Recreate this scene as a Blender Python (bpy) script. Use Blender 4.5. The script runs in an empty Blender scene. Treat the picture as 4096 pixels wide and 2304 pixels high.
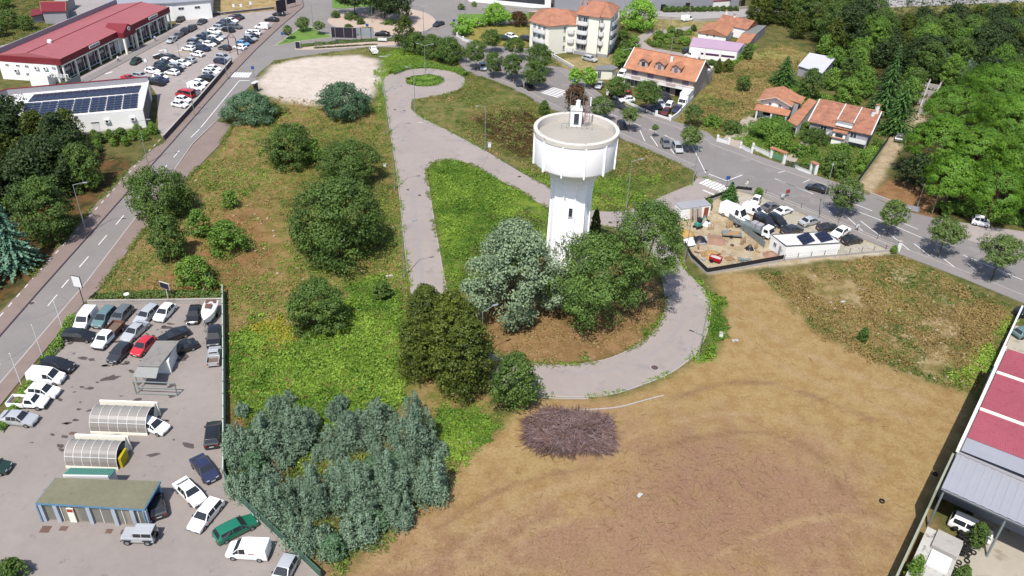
import bpy, bmesh, math, random
import numpy as np
from mathutils import Vector, Matrix
from mathutils.geometry import tessellate_polygon

# ------------------------------------------------------------------ camera
SC = bpy.context.scene
COL = SC.collection
PITCH, ROLL, CAM_H, FPX = math.radians(33.3), math.radians(2.2), 71.0, 2085.0   # surveyed from lamp posts and the tower
FW = Vector((0, math.cos(PITCH), -math.sin(PITCH)))
RT0 = Vector((1, 0, 0)); UP0 = RT0.cross(FW)
RT = RT0 * math.cos(ROLL) + UP0 * math.sin(ROLL)
UPV = UP0 * math.cos(ROLL) - RT0 * math.sin(ROLL)
cam_d = bpy.data.cameras.new('camera'); cam = bpy.data.objects.new('camera', cam_d); COL.objects.link(cam)
cam_d.sensor_width = 36; cam_d.lens = 36 * FPX / 2576; cam_d.clip_start = 0.5; cam_d.clip_end = 6000
M3 = Matrix((RT, UPV, -FW)).transposed()
cam.matrix_world = Matrix.Translation((0, 0, CAM_H)) @ M3.to_4x4()
SC.camera = cam

# ------------------------------------------------------------------ sky, sun, exposure
SUN_AZ, SUN_EL = math.radians(18.0), math.radians(58.5)      # direction the light travels (from +Y towards +X), height
w = bpy.data.worlds.new('World'); SC.world = w; w.use_nodes = True
nt = w.node_tree; bg = nt.nodes['Background']
sky = nt.nodes.new('ShaderNodeTexSky'); sky.sky_type = 'NISHITA'; sky.sun_disc = False
sky.sun_elevation = SUN_EL; sky.sun_rotation = SUN_AZ + math.pi; sky.air_density = 1.0; sky.dust_density = 1.5; sky.altitude = 300
nt.links.new(sky.outputs[0], bg.inputs[0]); bg.inputs[1].default_value = 0.125
sl = bpy.data.lights.new('sun', 'SUN'); sl.energy = 4.3; sl.angle = math.radians(0.53); sl.color = (1.0, 0.965, 0.91)
so = bpy.data.objects.new('sun', sl); COL.objects.link(so)
SUN_DIR = Vector((math.sin(SUN_AZ) * math.cos(SUN_EL), math.cos(SUN_AZ) * math.cos(SUN_EL), -math.sin(SUN_EL)))
so.rotation_euler = SUN_DIR.to_track_quat('-Z', 'Y').to_euler(); so.location = (0, -60, 150)
SC.view_settings.view_transform = 'Standard'; SC.view_settings.look = 'None'
SC.view_settings.exposure = 0.58; SC.view_settings.gamma = 1.0; SC.view_settings.use_curve_mapping = False
SC.render.engine = 'CYCLES'
SC.cycles.max_bounces = 5; SC.cycles.diffuse_bounces = 3; SC.cycles.glossy_bounces = 2
SC.cycles.transmission_bounces = 3; SC.cycles.transparent_max_bounces = 4
SC.cycles.caustics_reflective = False; SC.cycles.caustics_refractive = False
SC.cycles.use_adaptive_sampling = True; SC.cycles.adaptive_threshold = 0.02

# ------------------------------------------------------------------ helpers
def G(x, y, z=0.0):
    """world point at height z for a surveyed sight line (2576-wide plan sheet)"""
    d = FW * FPX + RT * (x - 1288.0) - UPV * (y - 724.5)
    t = (z - CAM_H) / d.z
    return Vector((d.x * t, d.y * t, z))
def G2(p, z=0.0):
    v = G(p[0], p[1], z); return (v.x, v.y)
def zz(ox, oy):          # enlarged survey sheets: origin in 4096-wide pixels
    return lambda x, y: (ox * 0.62891 + x * 0.25, oy * 0.62891 + y * 0.25)
ZA, ZB, ZC, ZD = zz(0, 0), zz(1024, 0), zz(2048, 0), zz(3072, 0)
ZE, ZF, ZG = zz(0, 1152), zz(0, 1728), zz(2600, 700)
ZH, ZI, ZJ, ZK = zz(0, 576), zz(1024, 576), zz(1800, 400), zz(3072, 500)
rnd = random.Random(7)
KAL = 2.05
def lin(c):
    c = c / 255.0
    return c / 12.92 if c <= 0.04045 else ((c + 0.055) / 1.055) ** 2.4
def C(r, g, b, k=1.0):
    return (min(.9, lin(r) / KAL * k), min(.9, lin(g) / KAL * k), min(.9, lin(b) / KAL * k), 1)

MATS = {}
def mat(name, col, rough=0.8, var=0.12, scale=1.5, metal=0.0, bump=0.0, bscale=20.0, spec=0.3, coords='pos', stain=None, coat=0.0):
    """procedural surface: colour broken up by two noises, optional bump and stains"""
    if name in MATS: return MATS[name]
    m = bpy.data.materials.new(name); m.use_nodes = True
    n = m.node_tree.nodes; l = m.node_tree.links; b = n['Principled BSDF']
    b.inputs['Roughness'].default_value = rough; b.inputs['Metallic'].default_value = metal
    b.inputs['Specular IOR Level'].default_value = spec
    if coat: b.inputs['Coat Weight'].default_value = coat; b.inputs['Coat Roughness'].default_value = .06
    if coords == 'pos':
        tc = n.new('ShaderNodeNewGeometry'); src = tc.outputs['Position']
    else:
        tc = n.new('ShaderNodeTexCoord'); src = tc.outputs['Object']
    if var > 0:
        n1 = n.new('ShaderNodeTexNoise'); n1.inputs['Scale'].default_value = scale; n1.inputs['Detail'].default_value = 8; n1.inputs['Roughness'].default_value = .7
        l.new(src, n1.inputs['Vector'])
        n2 = n.new('ShaderNodeTexNoise'); n2.inputs['Scale'].default_value = scale * .13; n2.inputs['Detail'].default_value = 3
        l.new(src, n2.inputs['Vector'])
        ad = n.new('ShaderNodeMath'); ad.operation = 'ADD'; l.new(n1.outputs['Fac'], ad.inputs[0]); l.new(n2.outputs['Fac'], ad.inputs[1])
        mr = n.new('ShaderNodeMapRange'); mr.inputs['From Min'].default_value = .65; mr.inputs['From Max'].default_value = 1.35
        mr.inputs['To Min'].default_value = 1 - var; mr.inputs['To Max'].default_value = 1 + var
        l.new(ad.outputs[0], mr.inputs['Value'])
        mx = n.new('ShaderNodeVectorMath'); mx.operation = 'SCALE'; mx.inputs[0].default_value = col[:3]
        l.new(mr.outputs[0], mx.inputs['Scale'])
        out = mx.outputs[0]
        if stain:
            n3 = n.new('ShaderNodeTexNoise'); n3.inputs['Scale'].default_value = stain[1]; n3.inputs['Detail'].default_value = 6; n3.inputs['Roughness'].default_value = .65
            l.new(src, n3.inputs['Vector'])
            m3 = n.new('ShaderNodeMapRange'); m3.inputs['From Min'].default_value = stain[2]; m3.inputs['From Max'].default_value = stain[2] + .12
            l.new(n3.outputs['Fac'], m3.inputs['Value'])
            mm = n.new('ShaderNodeMix'); mm.data_type = 'RGBA'; l.new(m3.outputs[0], mm.inputs['Factor'])
            l.new(out, mm.inputs['A']); mm.inputs['B'].default_value = stain[0]
            out = mm.outputs['Result']
        l.new(out, b.inputs['Base Color'])
    else:
        b.inputs['Base Color'].default_value = col
    if bump > 0:
        nb = n.new('ShaderNodeTexNoise'); nb.inputs['Scale'].default_value = bscale; nb.inputs['Detail'].default_value = 5
        l.new(src, nb.inputs['Vector'])
        bp = n.new('ShaderNodeBump'); bp.inputs['Strength'].default_value = bump; bp.inputs['Distance'].default_value = .05
        l.new(nb.outputs['Fac'], bp.inputs['Height']); l.new(bp.outputs[0], b.inputs['Normal'])
    MATS[name] = m
    return m

class MB:
    """collects polygons for ONE mesh object"""
    def __init__(s): s.v = []; s.f = []; s.mi = []
    def poly(s, pts, m=0):
        i = len(s.v); s.v += [tuple(p) for p in pts]; s.f.append(tuple(range(i, i + len(pts)))); s.mi.append(m); return s
    def box(s, x0, x1, y0, y1, z0, z1, m=0):
        i = len(s.v)
        s.v += [(x0, y0, z0), (x1, y0, z0), (x1, y1, z0), (x0, y1, z0), (x0, y0, z1), (x1, y0, z1), (x1, y1, z1), (x0, y1, z1)]
        for q in ((0, 3, 2, 1), (4, 5, 6, 7), (0, 1, 5, 4), (1, 2, 6, 5), (2, 3, 7, 6), (3, 0, 4, 7)):
            s.f.append(tuple(i + k for k in q)); s.mi.append(m)
        return s
    def bar(s, a, b, w, h, z0, m=0):
        """box along the plan line a-b, width w, from z0 to z0+h"""
        a = Vector((a[0], a[1])); b = Vector((b[0], b[1])); d = (b - a)
        if d.length < 1e-6: return s
        d.normalize(); n = Vector((-d.y, d.x)) * (w / 2)
        return s.prism([a - n, b - n, b + n, a + n], z0, z0 + h, m)
    def prism(s, pts, z0, z1, m=0, cap=True):
        k = len(pts)
        area = sum(pts[i][0] * pts[(i + 1) % k][1] - pts[(i + 1) % k][0] * pts[i][1] for i in range(k))
        if area < 0: pts = list(reversed(pts))
        i = len(s.v)
        s.v += [(p[0], p[1], z0) for p in pts] + [(p[0], p[1], z1) for p in pts]
        for j in range(k):
            s.f.append((i + j, i + (j + 1) % k, i + k + (j + 1) % k, i + k + j)); s.mi.append(m)
        if cap:
            s.f.append(tuple(i + k + j for j in range(k))); s.mi.append(m)
            s.f.append(tuple(i + j for j in reversed(range(k)))); s.mi.append(m)
        return s
    def tube(s, p0, p1, r0, r1=None, n=8, m=0, cap=True):
        r1 = r0 if r1 is None else r1
        p0 = Vector(p0); p1 = Vector(p1); d = (p1 - p0)
        if d.length < 1e-6: return s
        d.normalize(); a = d.orthogonal().normalized(); b = d.cross(a)
        i = len(s.v)
        for p, r in ((p0, r0), (p1, r1)):
            for k in range(n):
                t = 2 * math.pi * k / n; s.v.append(tuple(p + a * (r * math.cos(t)) + b * (r * math.sin(t))))
        for k in range(n):
            s.f.append((i + k, i + (k + 1) % n, i + n + (k + 1) % n, i + n + k)); s.mi.append(m)
        if cap:
            s.f.append(tuple(i + n + k for k in range(n))); s.mi.append(m)
            s.f.append(tuple(i + k for k in reversed(range(n)))); s.mi.append(m)
        return s
    def lathe(s, prof, n=32, c=(0, 0), m=0, a0=0.0, a1=2 * math.pi, close=True):
        full = abs(a1 - a0 - 2 * math.pi) < 1e-6; cnt = n if full else n + 1
        i = len(s.v)
        for r, z in prof:
            for k in range(cnt):
                t = a0 + (a1 - a0) * k / n; s.v.append((c[0] + r * math.cos(t), c[1] + r * math.sin(t), z))
        for j in range(len(prof) - 1):
            for k in range(n):
                k2 = (k + 1) % cnt if full else k + 1
                s.f.append((i + j * cnt + k, i + j * cnt + k2, i + (j + 1) * cnt + k2, i + (j + 1) * cnt + k)); s.mi.append(m)
        return s
    def build(s, name, mats, parent=None, loc=(0, 0, 0), smooth=False, bevel=0.0, rot=0.0):
        me = s.mesh(name, mats, smooth, bevel)
        return obj(name, me, parent, loc, rot)
    def mesh(s, name, mats, smooth=False, bevel=0.0):
        me = bpy.data.meshes.new(name); me.from_pydata([tuple(p) for p in s.v], [], s.f)
        mats = mats if isinstance(mats, (list, tuple)) else [mats]
        for m in mats: me.materials.append(m)
        if len(mats) > 1: me.polygons.foreach_set('material_index', s.mi)
        if bevel > 0:
            bm = bmesh.new(); bm.from_mesh(me); bmesh.ops.remove_doubles(bm, verts=bm.verts, dist=1e-4)
            ed = [e for e in bm.edges if len(e.link_faces) == 2 and e.calc_face_angle(0) > .5]
            bmesh.ops.bevel(bm, geom=ed, offset=bevel, segments=2, affect='EDGES', profile=.6, clamp_overlap=True)
            bm.to_mesh(me); bm.free()
        if smooth: me.shade_smooth()
        me.update(); return me

def obj(name, data, parent=None, loc=(0, 0, 0), rot=0.0):
    o = bpy.data.objects.new(name, data); COL.objects.link(o)
    o.location = loc; o.rotation_euler = (0, 0, rot)
    if parent: o.parent = parent
    return o
def tag(o, label=None, cat=None, group=None, kind=None):
    if label: o['label'] = label
    if cat: o['category'] = cat
    if group: o['group'] = group
    if kind: o['kind'] = kind
    return o
def thing(name, label, cat, loc=(0, 0, 0), rot=0.0, group=None):
    return tag(obj(name, None, None, loc, rot), label, cat, group)
def struct(o): o['kind'] = 'structure'; return o
def copy_tree(o, parent=None):
    c = o.copy(); COL.objects.link(c); c.parent = parent
    for ch in o.children: copy_tree(ch, c)
    return c
def inpoly(px, py, poly):
    inside = np.zeros(px.shape, bool); n = len(poly)
    for i in range(n):
        x0, y0 = poly[i]; x1, y1 = poly[(i + 1) % n]
        c = ((y0 > py) != (y1 > py)); t = (x1 - x0) * (py - y0) / ((y1 - y0) if y1 != y0 else 1e-9) + x0
        inside ^= c & (px < t)
    return inside
def sdist(px, py, poly):
    d = np.full(px.shape, 1e9); n = len(poly)
    for i in range(n):
        x0, y0 = poly[i]; x1, y1 = poly[(i + 1) % n]
        ex, ey = x1 - x0, y1 - y0; L = ex * ex + ey * ey + 1e-9
        t = np.clip(((px - x0) * ex + (py - y0) * ey) / L, 0, 1)
        d = np.minimum(d, np.hypot(px - x0 - t * ex, py - y0 - t * ey))
    return np.where(inpoly(px, py, poly), d, -d)
def vnoise(px, py, scale, seed):
    r = np.random.RandomState(seed); T = r.rand(128, 128)
    x = px * scale + 1000.3; y = py * scale + 1000.7
    xi = np.floor(x).astype(int); yi = np.floor(y).astype(int); fx = x - xi; fy = y - yi
    fx = fx * fx * (3 - 2 * fx); fy = fy * fy * (3 - 2 * fy)
    g = lambda a, b: T[a % 128, b % 128]
    return (g(xi, yi) * (1 - fx) + g(xi + 1, yi) * fx) * (1 - fy) + (g(xi, yi + 1) * (1 - fx) + g(xi + 1, yi + 1) * fx) * fy
def fnoise(px, py, scale, seed, o=4):
    s = 0; a = .5; t = 0
    for k in range(o): s = s + a * vnoise(px, py, scale * 2 ** k, seed + k); t += a; a *= .55
    return s / t
def W(pts): return [G2(p) for p in pts]
def smoothpath(pts, n=6, closed=False):
    """Catmull-Rom through plan points"""
    P_ = [Vector((p[0], p[1])) for p in pts]; k = len(P_); out = []
    rng = range(k) if closed else range(k - 1)
    for i in rng:
        p0 = P_[(i - 1) % k] if closed or i > 0 else P_[0]; p1 = P_[i]; p2 = P_[(i + 1) % k]
        p3 = P_[(i + 2) % k] if closed or i + 2 < k else P_[-1]
        for j in range(n):
            t = j / n
            out.append(.5 * ((2 * p1) + (p2 - p0) * t + (2 * p0 - 5 * p1 + 4 * p2 - p3) * t * t + (3 * p1 - p0 - 3 * p2 + p3) * t ** 3))
    if not closed: out.append(P_[-1])
    return [(p.x, p.y) for p in out]
def sheet(name, outer, holes, m, z, parent=None):
    loops = [[Vector((p[0], p[1], 0)) for p in q] for q in [outer] + holes]
    tris = tessellate_polygon(loops); flat = [v for q in loops for v in q]
    me = bpy.data.meshes.new(name)
    fs = []
    for t in tris:
        a, b, c = (flat[i] for i in t)
        fs.append(t if (b - a).cross(c - a).z > 0 else tuple(reversed(t)))
    me.from_pydata([(v.x, v.y, z) for v in flat], [], fs); me.materials.append(m)
    return obj(name, me, parent)
def ribbon(pts, w, z0, z1, mb=None, off=0.0, closed=False):
    """strip of width w along a plan path (a kerb, a wall, a painted line)"""
    mb = mb or MB(); P_ = [Vector((p[0], p[1])) for p in pts]; n = len(P_)
    L, R = [], []
    for i in range(n):
        a = P_[i - 1] if (i > 0 or closed) else P_[i]; b = P_[(i + 1) % n] if (i < n - 1 or closed) else P_[i]
        d = b - a
        d = d.normalized() if d.length > 1e-6 else Vector((1, 0))
        nn = Vector((-d.y, d.x)); c = P_[i] + nn * off
        L.append(c + nn * (w / 2)); R.append(c - nn * (w / 2))
    i0 = len(mb.v)
    for l_, r_ in zip(L, R):
        mb.v += [(r_.x, r_.y, z0), (l_.x, l_.y, z0), (l_.x, l_.y, z1), (r_.x, r_.y, z1)]
    for i in range(n if closed else n - 1):
        a = i0 + 4 * i; b = i0 + 4 * ((i + 1) % n)
        fl = [(a + 3, b + 3, b + 2, a + 2)]
        if z1 - z0 > .02: fl += [(a, b, b + 3, a + 3), (b + 1, a + 1, a + 2, b + 2)]
        for q in fl: mb.f.append(q); mb.mi.append(0)
    if not closed and z1 - z0 > .02:
        mb.f.append((i0, i0 + 3, i0 + 2, i0 + 1)); e = i0 + 4 * (n - 1); mb.f.append((e, e + 1, e + 2, e + 3)); mb.mi += [0, 0]
    return mb
def dashes(path, dash, gap, w, z, start=0.0):
    """list of plan quads along a path"""
    out = []; P_ = [Vector((p[0], p[1])) for p in path]; pos = -start
    for a, b in zip(P_[:-1], P_[1:]):
        d = b - a; L = d.length
        if L < 1e-6: continue
        d.normalize(); n = Vector((-d.y, d.x)) * (w / 2); s = pos
        while s < L:
            s0, s1 = max(s, 0), min(s + dash, L)
            if s1 > s0 + .05: out.append([a + d * s0 - n, a + d * s1 - n, a + d * s1 + n, a + d * s0 + n])
            s += dash + gap
        pos = s - L
    return out
# ------------------------------------------------------------------ ground zones (plan-sheet outlines, edge softness m, two colours)
ZONES = [
 ('leftwood', [(-260,330),(345,405),(220,537),(62,724),(-260,980)], 1.5, (128,96,62), (74,76,42)),
 ('topleft', [(-260,-60),(110,-60),(140,60),(60,140),(-260,190)], 2, (136,120,70), (74,92,48)),
 ('topdry', [(520,-60),(760,-60),(690,24),(560,37),(470,44)], 1.5, (205,180,132), (178,150,100)),
 ('plot', [(555,362),(640,240),(960,262),(985,345),(1010,560),(1034,740),(1100,890),(1250,1010),(1160,1190),(960,1380),(860,1480),(560,1230),(560,755),(240,755),(370,564)], 2, (172,144,96), (130,132,66)),
 ('plotgreen', [(700,330),(960,300),(1010,600),(960,700),(760,700),(700,480)], 5, (142,136,72), (108,122,54)),
 ('plotred', [(520,560),(640,520),(700,640),(560,760),(380,760),(330,730),(480,650)], 4, (168,126,86), (142,112,70)),
 ('fern', [(570,850),(640,800),(740,850),(860,760),(900,700),(960,690),(1020,740),(1035,800),(1000,860),(1012,960),(1010,1010),(800,1090),(600,1040)], 3, (112,140,50), (72,104,36)),
 ('fern2', [(1100,1020),(1290,1060),(1180,1150),(1090,1180)], 2.5, (128,146,56), (84,110,40)),
 ('eucfloor', [(566,1040),(800,1100),(1120,1150),(1130,1210),(960,1380),(860,1449),(566,1220)], 2, (150,112,74), (100,96,54)),
 ('green_top', [(955,125),(1010,120),(1120,165),(1180,182),(1165,192),(1067,166),(985,185),(965,250),(975,290),(955,290),(945,200)], 1.5, (132,150,62), (98,122,48)),
 ('field', [(1044,250),(1159,220),(1175,192),(1400,280),(1560,350),(1745,432),(1607,516),(1567,531),(1489,529),(1377,469),(1222,379),(1034,277)], 1.5, (146,136,84), (100,116,52)),
 ('fieldlow', [(1300,430),(1500,450),(1700,440),(1607,516),(1489,529),(1377,469)], 4, (118,138,58), (88,112,44)),
 ('burnt', [(1200,300),(1260,272),(1340,285),(1410,330),(1380,400),(1300,395),(1225,345)], 5, (96,74,46), (88,84,42)),
 ('triangle', [(1073,427),(1094,409),(1119,403),(1169,407),(1219,432),(1375,520),(1500,590),(1400,640),(1250,720),(1180,760),(1125,730)], 1.5, (136,160,58), (88,122,42)),
 ('trianglebrown', [(1200,560),(1300,520),(1380,560),(1380,640),(1180,760),(1125,720),(1180,640)], 4, (146,138,84), (112,122,60)),
 ('towersoil', [(1150,760),(1250,893),(1330,914),(1420,920),(1520,907),(1600,872),(1652,826),(1674,780),(1640,660),(1520,600),(1380,640)], 1.5, (174,138,96), (146,116,76)),
 ('gravel', [(650,200),(690,160),(770,146),(900,140),(955,152),(960,180),(945,215),(928,258),(800,266),(700,256),(655,232)], 1.6, (242,228,214), (232,214,198)),
 ('gravelrim', [(690,152),(900,118),(992,122),(962,150),(900,136),(760,142),(680,165)], .8, (150,140,90), (118,124,66)),
 ('clear', [(1790,690),(1905,688),(1960,740),(2050,830),(2190,900),(2330,960),(2445,988),(2400,1130),(2310,1330),(2290,1500),(780,1500),(960,1372),(1090,1240),(1150,1180),(1250,1080),(1340,1008),(1400,1002),(1540,1006),(1660,960),(1750,906),(1800,850),(1812,760)], 1.2, (194,165,114), (180,147,97)),
 ('clearlow', [(780,1500),(940,1420),(1150,1330),(1420,1270),(1650,1130),(1900,1110),(2080,1130),(2200,1260),(2260,1500)], 9, (184,149,118), (168,131,105)),
 ('clearred', [(1560,1080),(1800,1120),(1980,1180),(2000,1330),(1800,1420),(1500,1380)], 10, (174,135,110), (180,145,112)),
 ('scrub', [(1905,690),(2270,646),(2400,700),(2545,770),(2545,800),(2445,988),(2330,958),(2190,900),(2050,830),(1960,740)], 1.5, (180,156,108), (138,126,70)),
 ('scrubpale', [(2150,730),(2300,690),(2420,740),(2440,840),(2350,900),(2250,830)], 6, (204,184,144), (158,134,84)),
 ('scrubgreen', [(2545,800),(2450,985),(2370,950),(2460,880),(2500,820)], 2, (110,132,50), (80,104,40)),
 ('verge', [(1685,640),(1725,680),(1770,722),(1818,760),(1822,850),(1795,906),(1755,905),(1785,830),(1790,770)], 1.0, (112,138,54), (84,108,42)),
 ('yard', [(1690,552),(1800,503),(1850,478),(1920,494),(2258,636),(1778,690),(1722,620)], .5, (218,200,168), (196,172,136)),
 ('yardlot', [(1820,505),(1850,482),(1920,496),(2258,637),(2110,640),(1960,570)], 1.0, (216,208,192), (202,192,170)),
 ('aptlawn', [(1170,70),(1330,60),(1330,120),(1180,105)], 1, (176,158,88), (150,146,76)),
 ('aptyard', [(1400,150),(1540,135),(1560,180),(1430,178)], .8, (190,170,124), (160,148,96)),
 ('grassR', [(1690,300),(1800,200),(1870,140),(1960,110),(2060,140),(1960,210),(1880,300),(1810,340)], 1.5, (176,160,100), (128,132,66)),
 ('gardens', [(1830,350),(1890,290),(2000,210),(2230,290),(2160,470),(1950,400)], 1.5, (124,128,66), (84,104,46)),
 ('farfield', [(1640,50),(1780,40),(1880,60),(1760,110),(1600,100)], 1.5, (186,168,118), (140,136,80)),
 ('forestR', [(1890,-60),(2900,-60),(2900,545),(2580,560),(2350,545),(2240,450),(2290,300),(2210,260),(2040,120)], 3, (96,84,52), (58,66,34)),
 ('track', [(2150,472),(2200,410),(2240,340),(2290,290),(2340,230),(2365,240),(2330,300),(2285,340),(2262,380),(2225,440),(2195,486)], .8, (210,190,158), (188,166,130)),
 ('brownR', [(2190,490),(2230,455),(2300,462),(2370,500),(2345,545),(2270,525)], 1, (172,132,92), (150,112,76)),
 ('hillR', [(2200,40),(2580,30),(2580,0),(2150,10)], 2, (150,140,84), (110,112,62)),
]
def trk(pts, w):
    P_ = [Vector(p) for p in smoothpath(pts, 4)]; L, R = [], []
    for i, p in enumerate(P_):
        d = (P_[min(i + 1, len(P_) - 1)] - P_[max(i - 1, 0)]).normalized(); n = Vector((-d.y, d.x)) * w / 2; L.append(p + n); R.append(p - n)
    return [tuple(p) for p in L + R[::-1]]
TRK = [([(1100,1330),(1250,1240),(1400,1190),(1520,1180)], 9), ([(1150,1400),(1290,1270),(1450,1215),(1560,1205)], 9), ([(1560,1110),(1700,1060),(1900,1040),(2050,1090),(2130,1180)], 9), ([(1600,1150),(1760,1100),(1920,1090),(2050,1140),(2110,1230)], 9), ([(1850,760),(1950,850),(2120,930),(2330,1010)], 9), ([(1830,800),(1930,900),(2100,980),(2300,1060)], 9), ([(1700,1000),(1850,960),(2000,980),(2200,1060)], 9), ([(1800,1400),(1950,1330),(2100,1300),(2230,1330)], 9), ([(1200,1440),(1350,1330),(1540,1290)], 9)]
for k, (p, w_) in enumerate(TRK): ZONES.append(('tyretrack%d' % k, trk(p, w_), .5, (198, 168, 126) if k % 3 else (166, 132, 98), (190, 158, 116) if k % 3 else (154, 120, 90)))
ZP = {n: W(p) for n, p, *_ in ZONES}
xs = np.concatenate([[-2500, -1200, -600, -350, -240], np.arange(-200, 201, .85), [240, 350, 600, 1200, 2500]])
ys_in = [40.0]
while ys_in[-1] < 330: ys_in.append(ys_in[-1] + .55 + (ys_in[-1] - 40) * .0035)
ys = np.concatenate([[-2000, -800, -300, -100, 0, 25], np.array(ys_in), [380, 480, 700, 1300, 2600]])
GX, GY = np.meshgrid(xs, ys); gx = GX.ravel(); gy = GY.ravel()
c1 = np.tile(np.array(C(132, 122, 76)[:3]), (gx.size, 1)); c2 = np.tile(np.array(C(94, 104, 54)[:3]), (gx.size, 1))
warp = (fnoise(gx, gy, .35, 3) - .5) * 2
for zn, zpoly, soft, a, b in ZONES:
    poly = ZP[zn]; P_ = np.array(poly)
    sel = (gx > P_[:, 0].min() - 8) & (gx < P_[:, 0].max() + 8) & (gy > P_[:, 1].min() - 8) & (gy < P_[:, 1].max() + 8)
    d = sdist(gx[sel], gy[sel], poly) + warp[sel] * soft * .9
    mk = np.clip(d / soft * .5 + .5, 0, 1); mk = (mk * mk * (3 - 2 * mk))[:, None]
    c1[sel] = c1[sel] * (1 - mk) + np.array(C(*a)[:3]) * mk; c2[sel] = c2[sel] * (1 - mk) + np.array(C(*b)[:3]) * mk
# ragged bare and damp patches of soil (broad natural variation)
big = fnoise(gx, gy, .07, 11); c1 *= (0.9 + .2 * big)[:, None]; c2 *= (0.92 + .16 * big)[:, None]
nx, ny = len(xs), len(ys)
me = bpy.data.meshes.new('ground')
idx = np.arange(nx * ny).reshape(ny, nx)
fa = np.stack([idx[:-1, :-1], idx[:-1, 1:], idx[1:, 1:], idx[1:, :-1]], -1).reshape(-1, 4)
me.vertices.add(nx * ny); me.vertices.foreach_set('co', np.stack([gx, gy, np.zeros_like(gx)], 1).astype(np.float32).ravel())
me.loops.add(fa.size); me.loops.foreach_set('vertex_index', fa.astype(np.int32).ravel())
me.polygons.add(len(fa)); me.polygons.foreach_set('loop_start', np.arange(0, fa.size, 4, dtype=np.int32))
for nm, cc in (('soil', c1), ('growth', c2)):
    at = me.color_attributes.new(nm, 'FLOAT_COLOR', 'POINT')
    at.data.foreach_set('color', np.concatenate([cc, np.ones((len(cc), 1))], 1).astype(np.float32).ravel())
me.update(); me.validate()
def ground_material():
    m = bpy.data.materials.new('earth_and_scrub'); m.use_nodes = True; n = m.node_tree.nodes; l = m.node_tree.links; b = n['Principled BSDF']
    b.inputs['Roughness'].default_value = .95; b.inputs['Specular IOR Level'].default_value = .1
    a1 = n.new('ShaderNodeVertexColor'); a1.layer_name = 'soil'; a2 = n.new('ShaderNodeVertexColor'); a2.layer_name = 'growth'
    ge = n.new('ShaderNodeNewGeometry')
    def noise(s, d=6, r=.65):
        t = n.new('ShaderNodeTexNoise'); t.inputs['Scale'].default_value = s; t.inputs['Detail'].default_value = d; t.inputs['Roughness'].default_value = r
        l.new(ge.outputs['Position'], t.inputs['Vector']); return t.outputs['Fac']
    na = noise(.42, 8, .72)
    mr = n.new('ShaderNodeMapRange'); mr.inputs['From Min'].default_value = .44; mr.inputs['From Max'].default_value = .58; l.new(na, mr.inputs['Value'])
    mx = n.new('ShaderNodeMix'); mx.data_type = 'RGBA'; l.new(mr.outputs[0], mx.inputs['Factor']); l.new(a1.outputs['Color'], mx.inputs['A']); l.new(a2.outputs['Color'], mx.inputs['B'])
    nb = noise(3.2, 6, .75); m2 = n.new('ShaderNodeMapRange'); m2.inputs['From Min'].default_value = .3; m2.inputs['From Max'].default_value = .7
    m2.inputs['To Min'].default_value = .76; m2.inputs['To Max'].default_value = 1.22; l.new(nb, m2.inputs['Value'])
    sc_ = n.new('ShaderNodeVectorMath'); sc_.operation = 'SCALE'; l.new(mx.outputs['Result'], sc_.inputs[0]); l.new(m2.outputs[0], sc_.inputs['Scale'])
    l.new(sc_.outputs[0], b.inputs['Base Color'])
    bp = n.new('ShaderNodeBump'); bp.inputs['Strength'].default_value = .7; bp.inputs['Distance'].default_value = .18
    l.new(noise(2.2, 8, .75), bp.inputs['Height']); l.new(bp.outputs[0], b.inputs['Normal'])
    return m
me.materials.append(ground_material()); struct(obj('ground', me))

# ------------------------------------------------------------------ paved surfaces
M_AVE = mat('worn_asphalt', C(164, 157, 153), .92, .10, 1.2, bump=.12, bscale=30, spec=.2, stain=(C(156, 150, 148), .25, .56))
M_STREET = mat('street_asphalt', C(160, 153, 150), .92, .10, 1.0, bump=.12, bscale=30, spec=.2, stain=(C(176, 168, 164), .22, .56))
M_SERV = mat('pale_asphalt', C(190, 177, 170), .93, .09, .9, bump=.12, bscale=30, spec=.2, stain=(C(174, 164, 160), .35, .55))
M_LOT = mat('car_park_asphalt', C(192, 180, 175), .92, .10, .9, bump=.1, bscale=30, spec=.2, stain=(C(170, 159, 155), .3, .56))
M_LOT2 = mat('garage_forecourt_asphalt', C(178, 167, 160), .92, .11, .8, bump=.12, bscale=26, spec=.2, stain=(C(150, 138, 136), .6, .61))
M_BRICKP = mat('reddish_paving', C(164, 144, 135), .9, .12, 3.0, bump=.2, bscale=14)
M_SLAB = mat('grey_paving', C(166, 158, 155), .9, .10, 1.6, bump=.1)
M_KERB = mat('kerb_stone', C(206, 196, 190), .85, .12, 2.5)
M_KERBD = mat('dark_kerb_stone', C(98, 86, 96), .85, .12, 2.5)
M_PAINT = mat('road_paint', C(248, 246, 244, 1.25), .75, .10, 4.0)
M_CONC = mat('concrete', C(205, 198, 190), .9, .12, 1.4, bump=.15, stain=(C(170, 162, 150), .7, .58))
M_SANDP = mat('roundabout_sand', C(224, 200, 182), .95, .06, .8, bump=.2)
M_LAWN = mat('mown_lawn', C(122, 158, 70), .95, .22, 2.2, bump=.6, bscale=18)
AVE_L = [(-330,1190),(-130,990),(0,846),(107,724),(430,362),(572,200),(644,125),(700,72),(764,17),(757,-60)]
AVE_R = [(-330,1340),(-120,1100),(0,966),(217,712),(350,537),(440,425),(485,362),(545,305),(612,232),(642,204),(650,184)]
ave = W(AVE_L) + W([(1000,-60),(1330,-60),(1330,60),(1180,62),(1150,85),(1135,96),(1100,108),(1010,120),(930,118),(740,144),(690,152)]) + W(list(reversed(AVE_R)))
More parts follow.
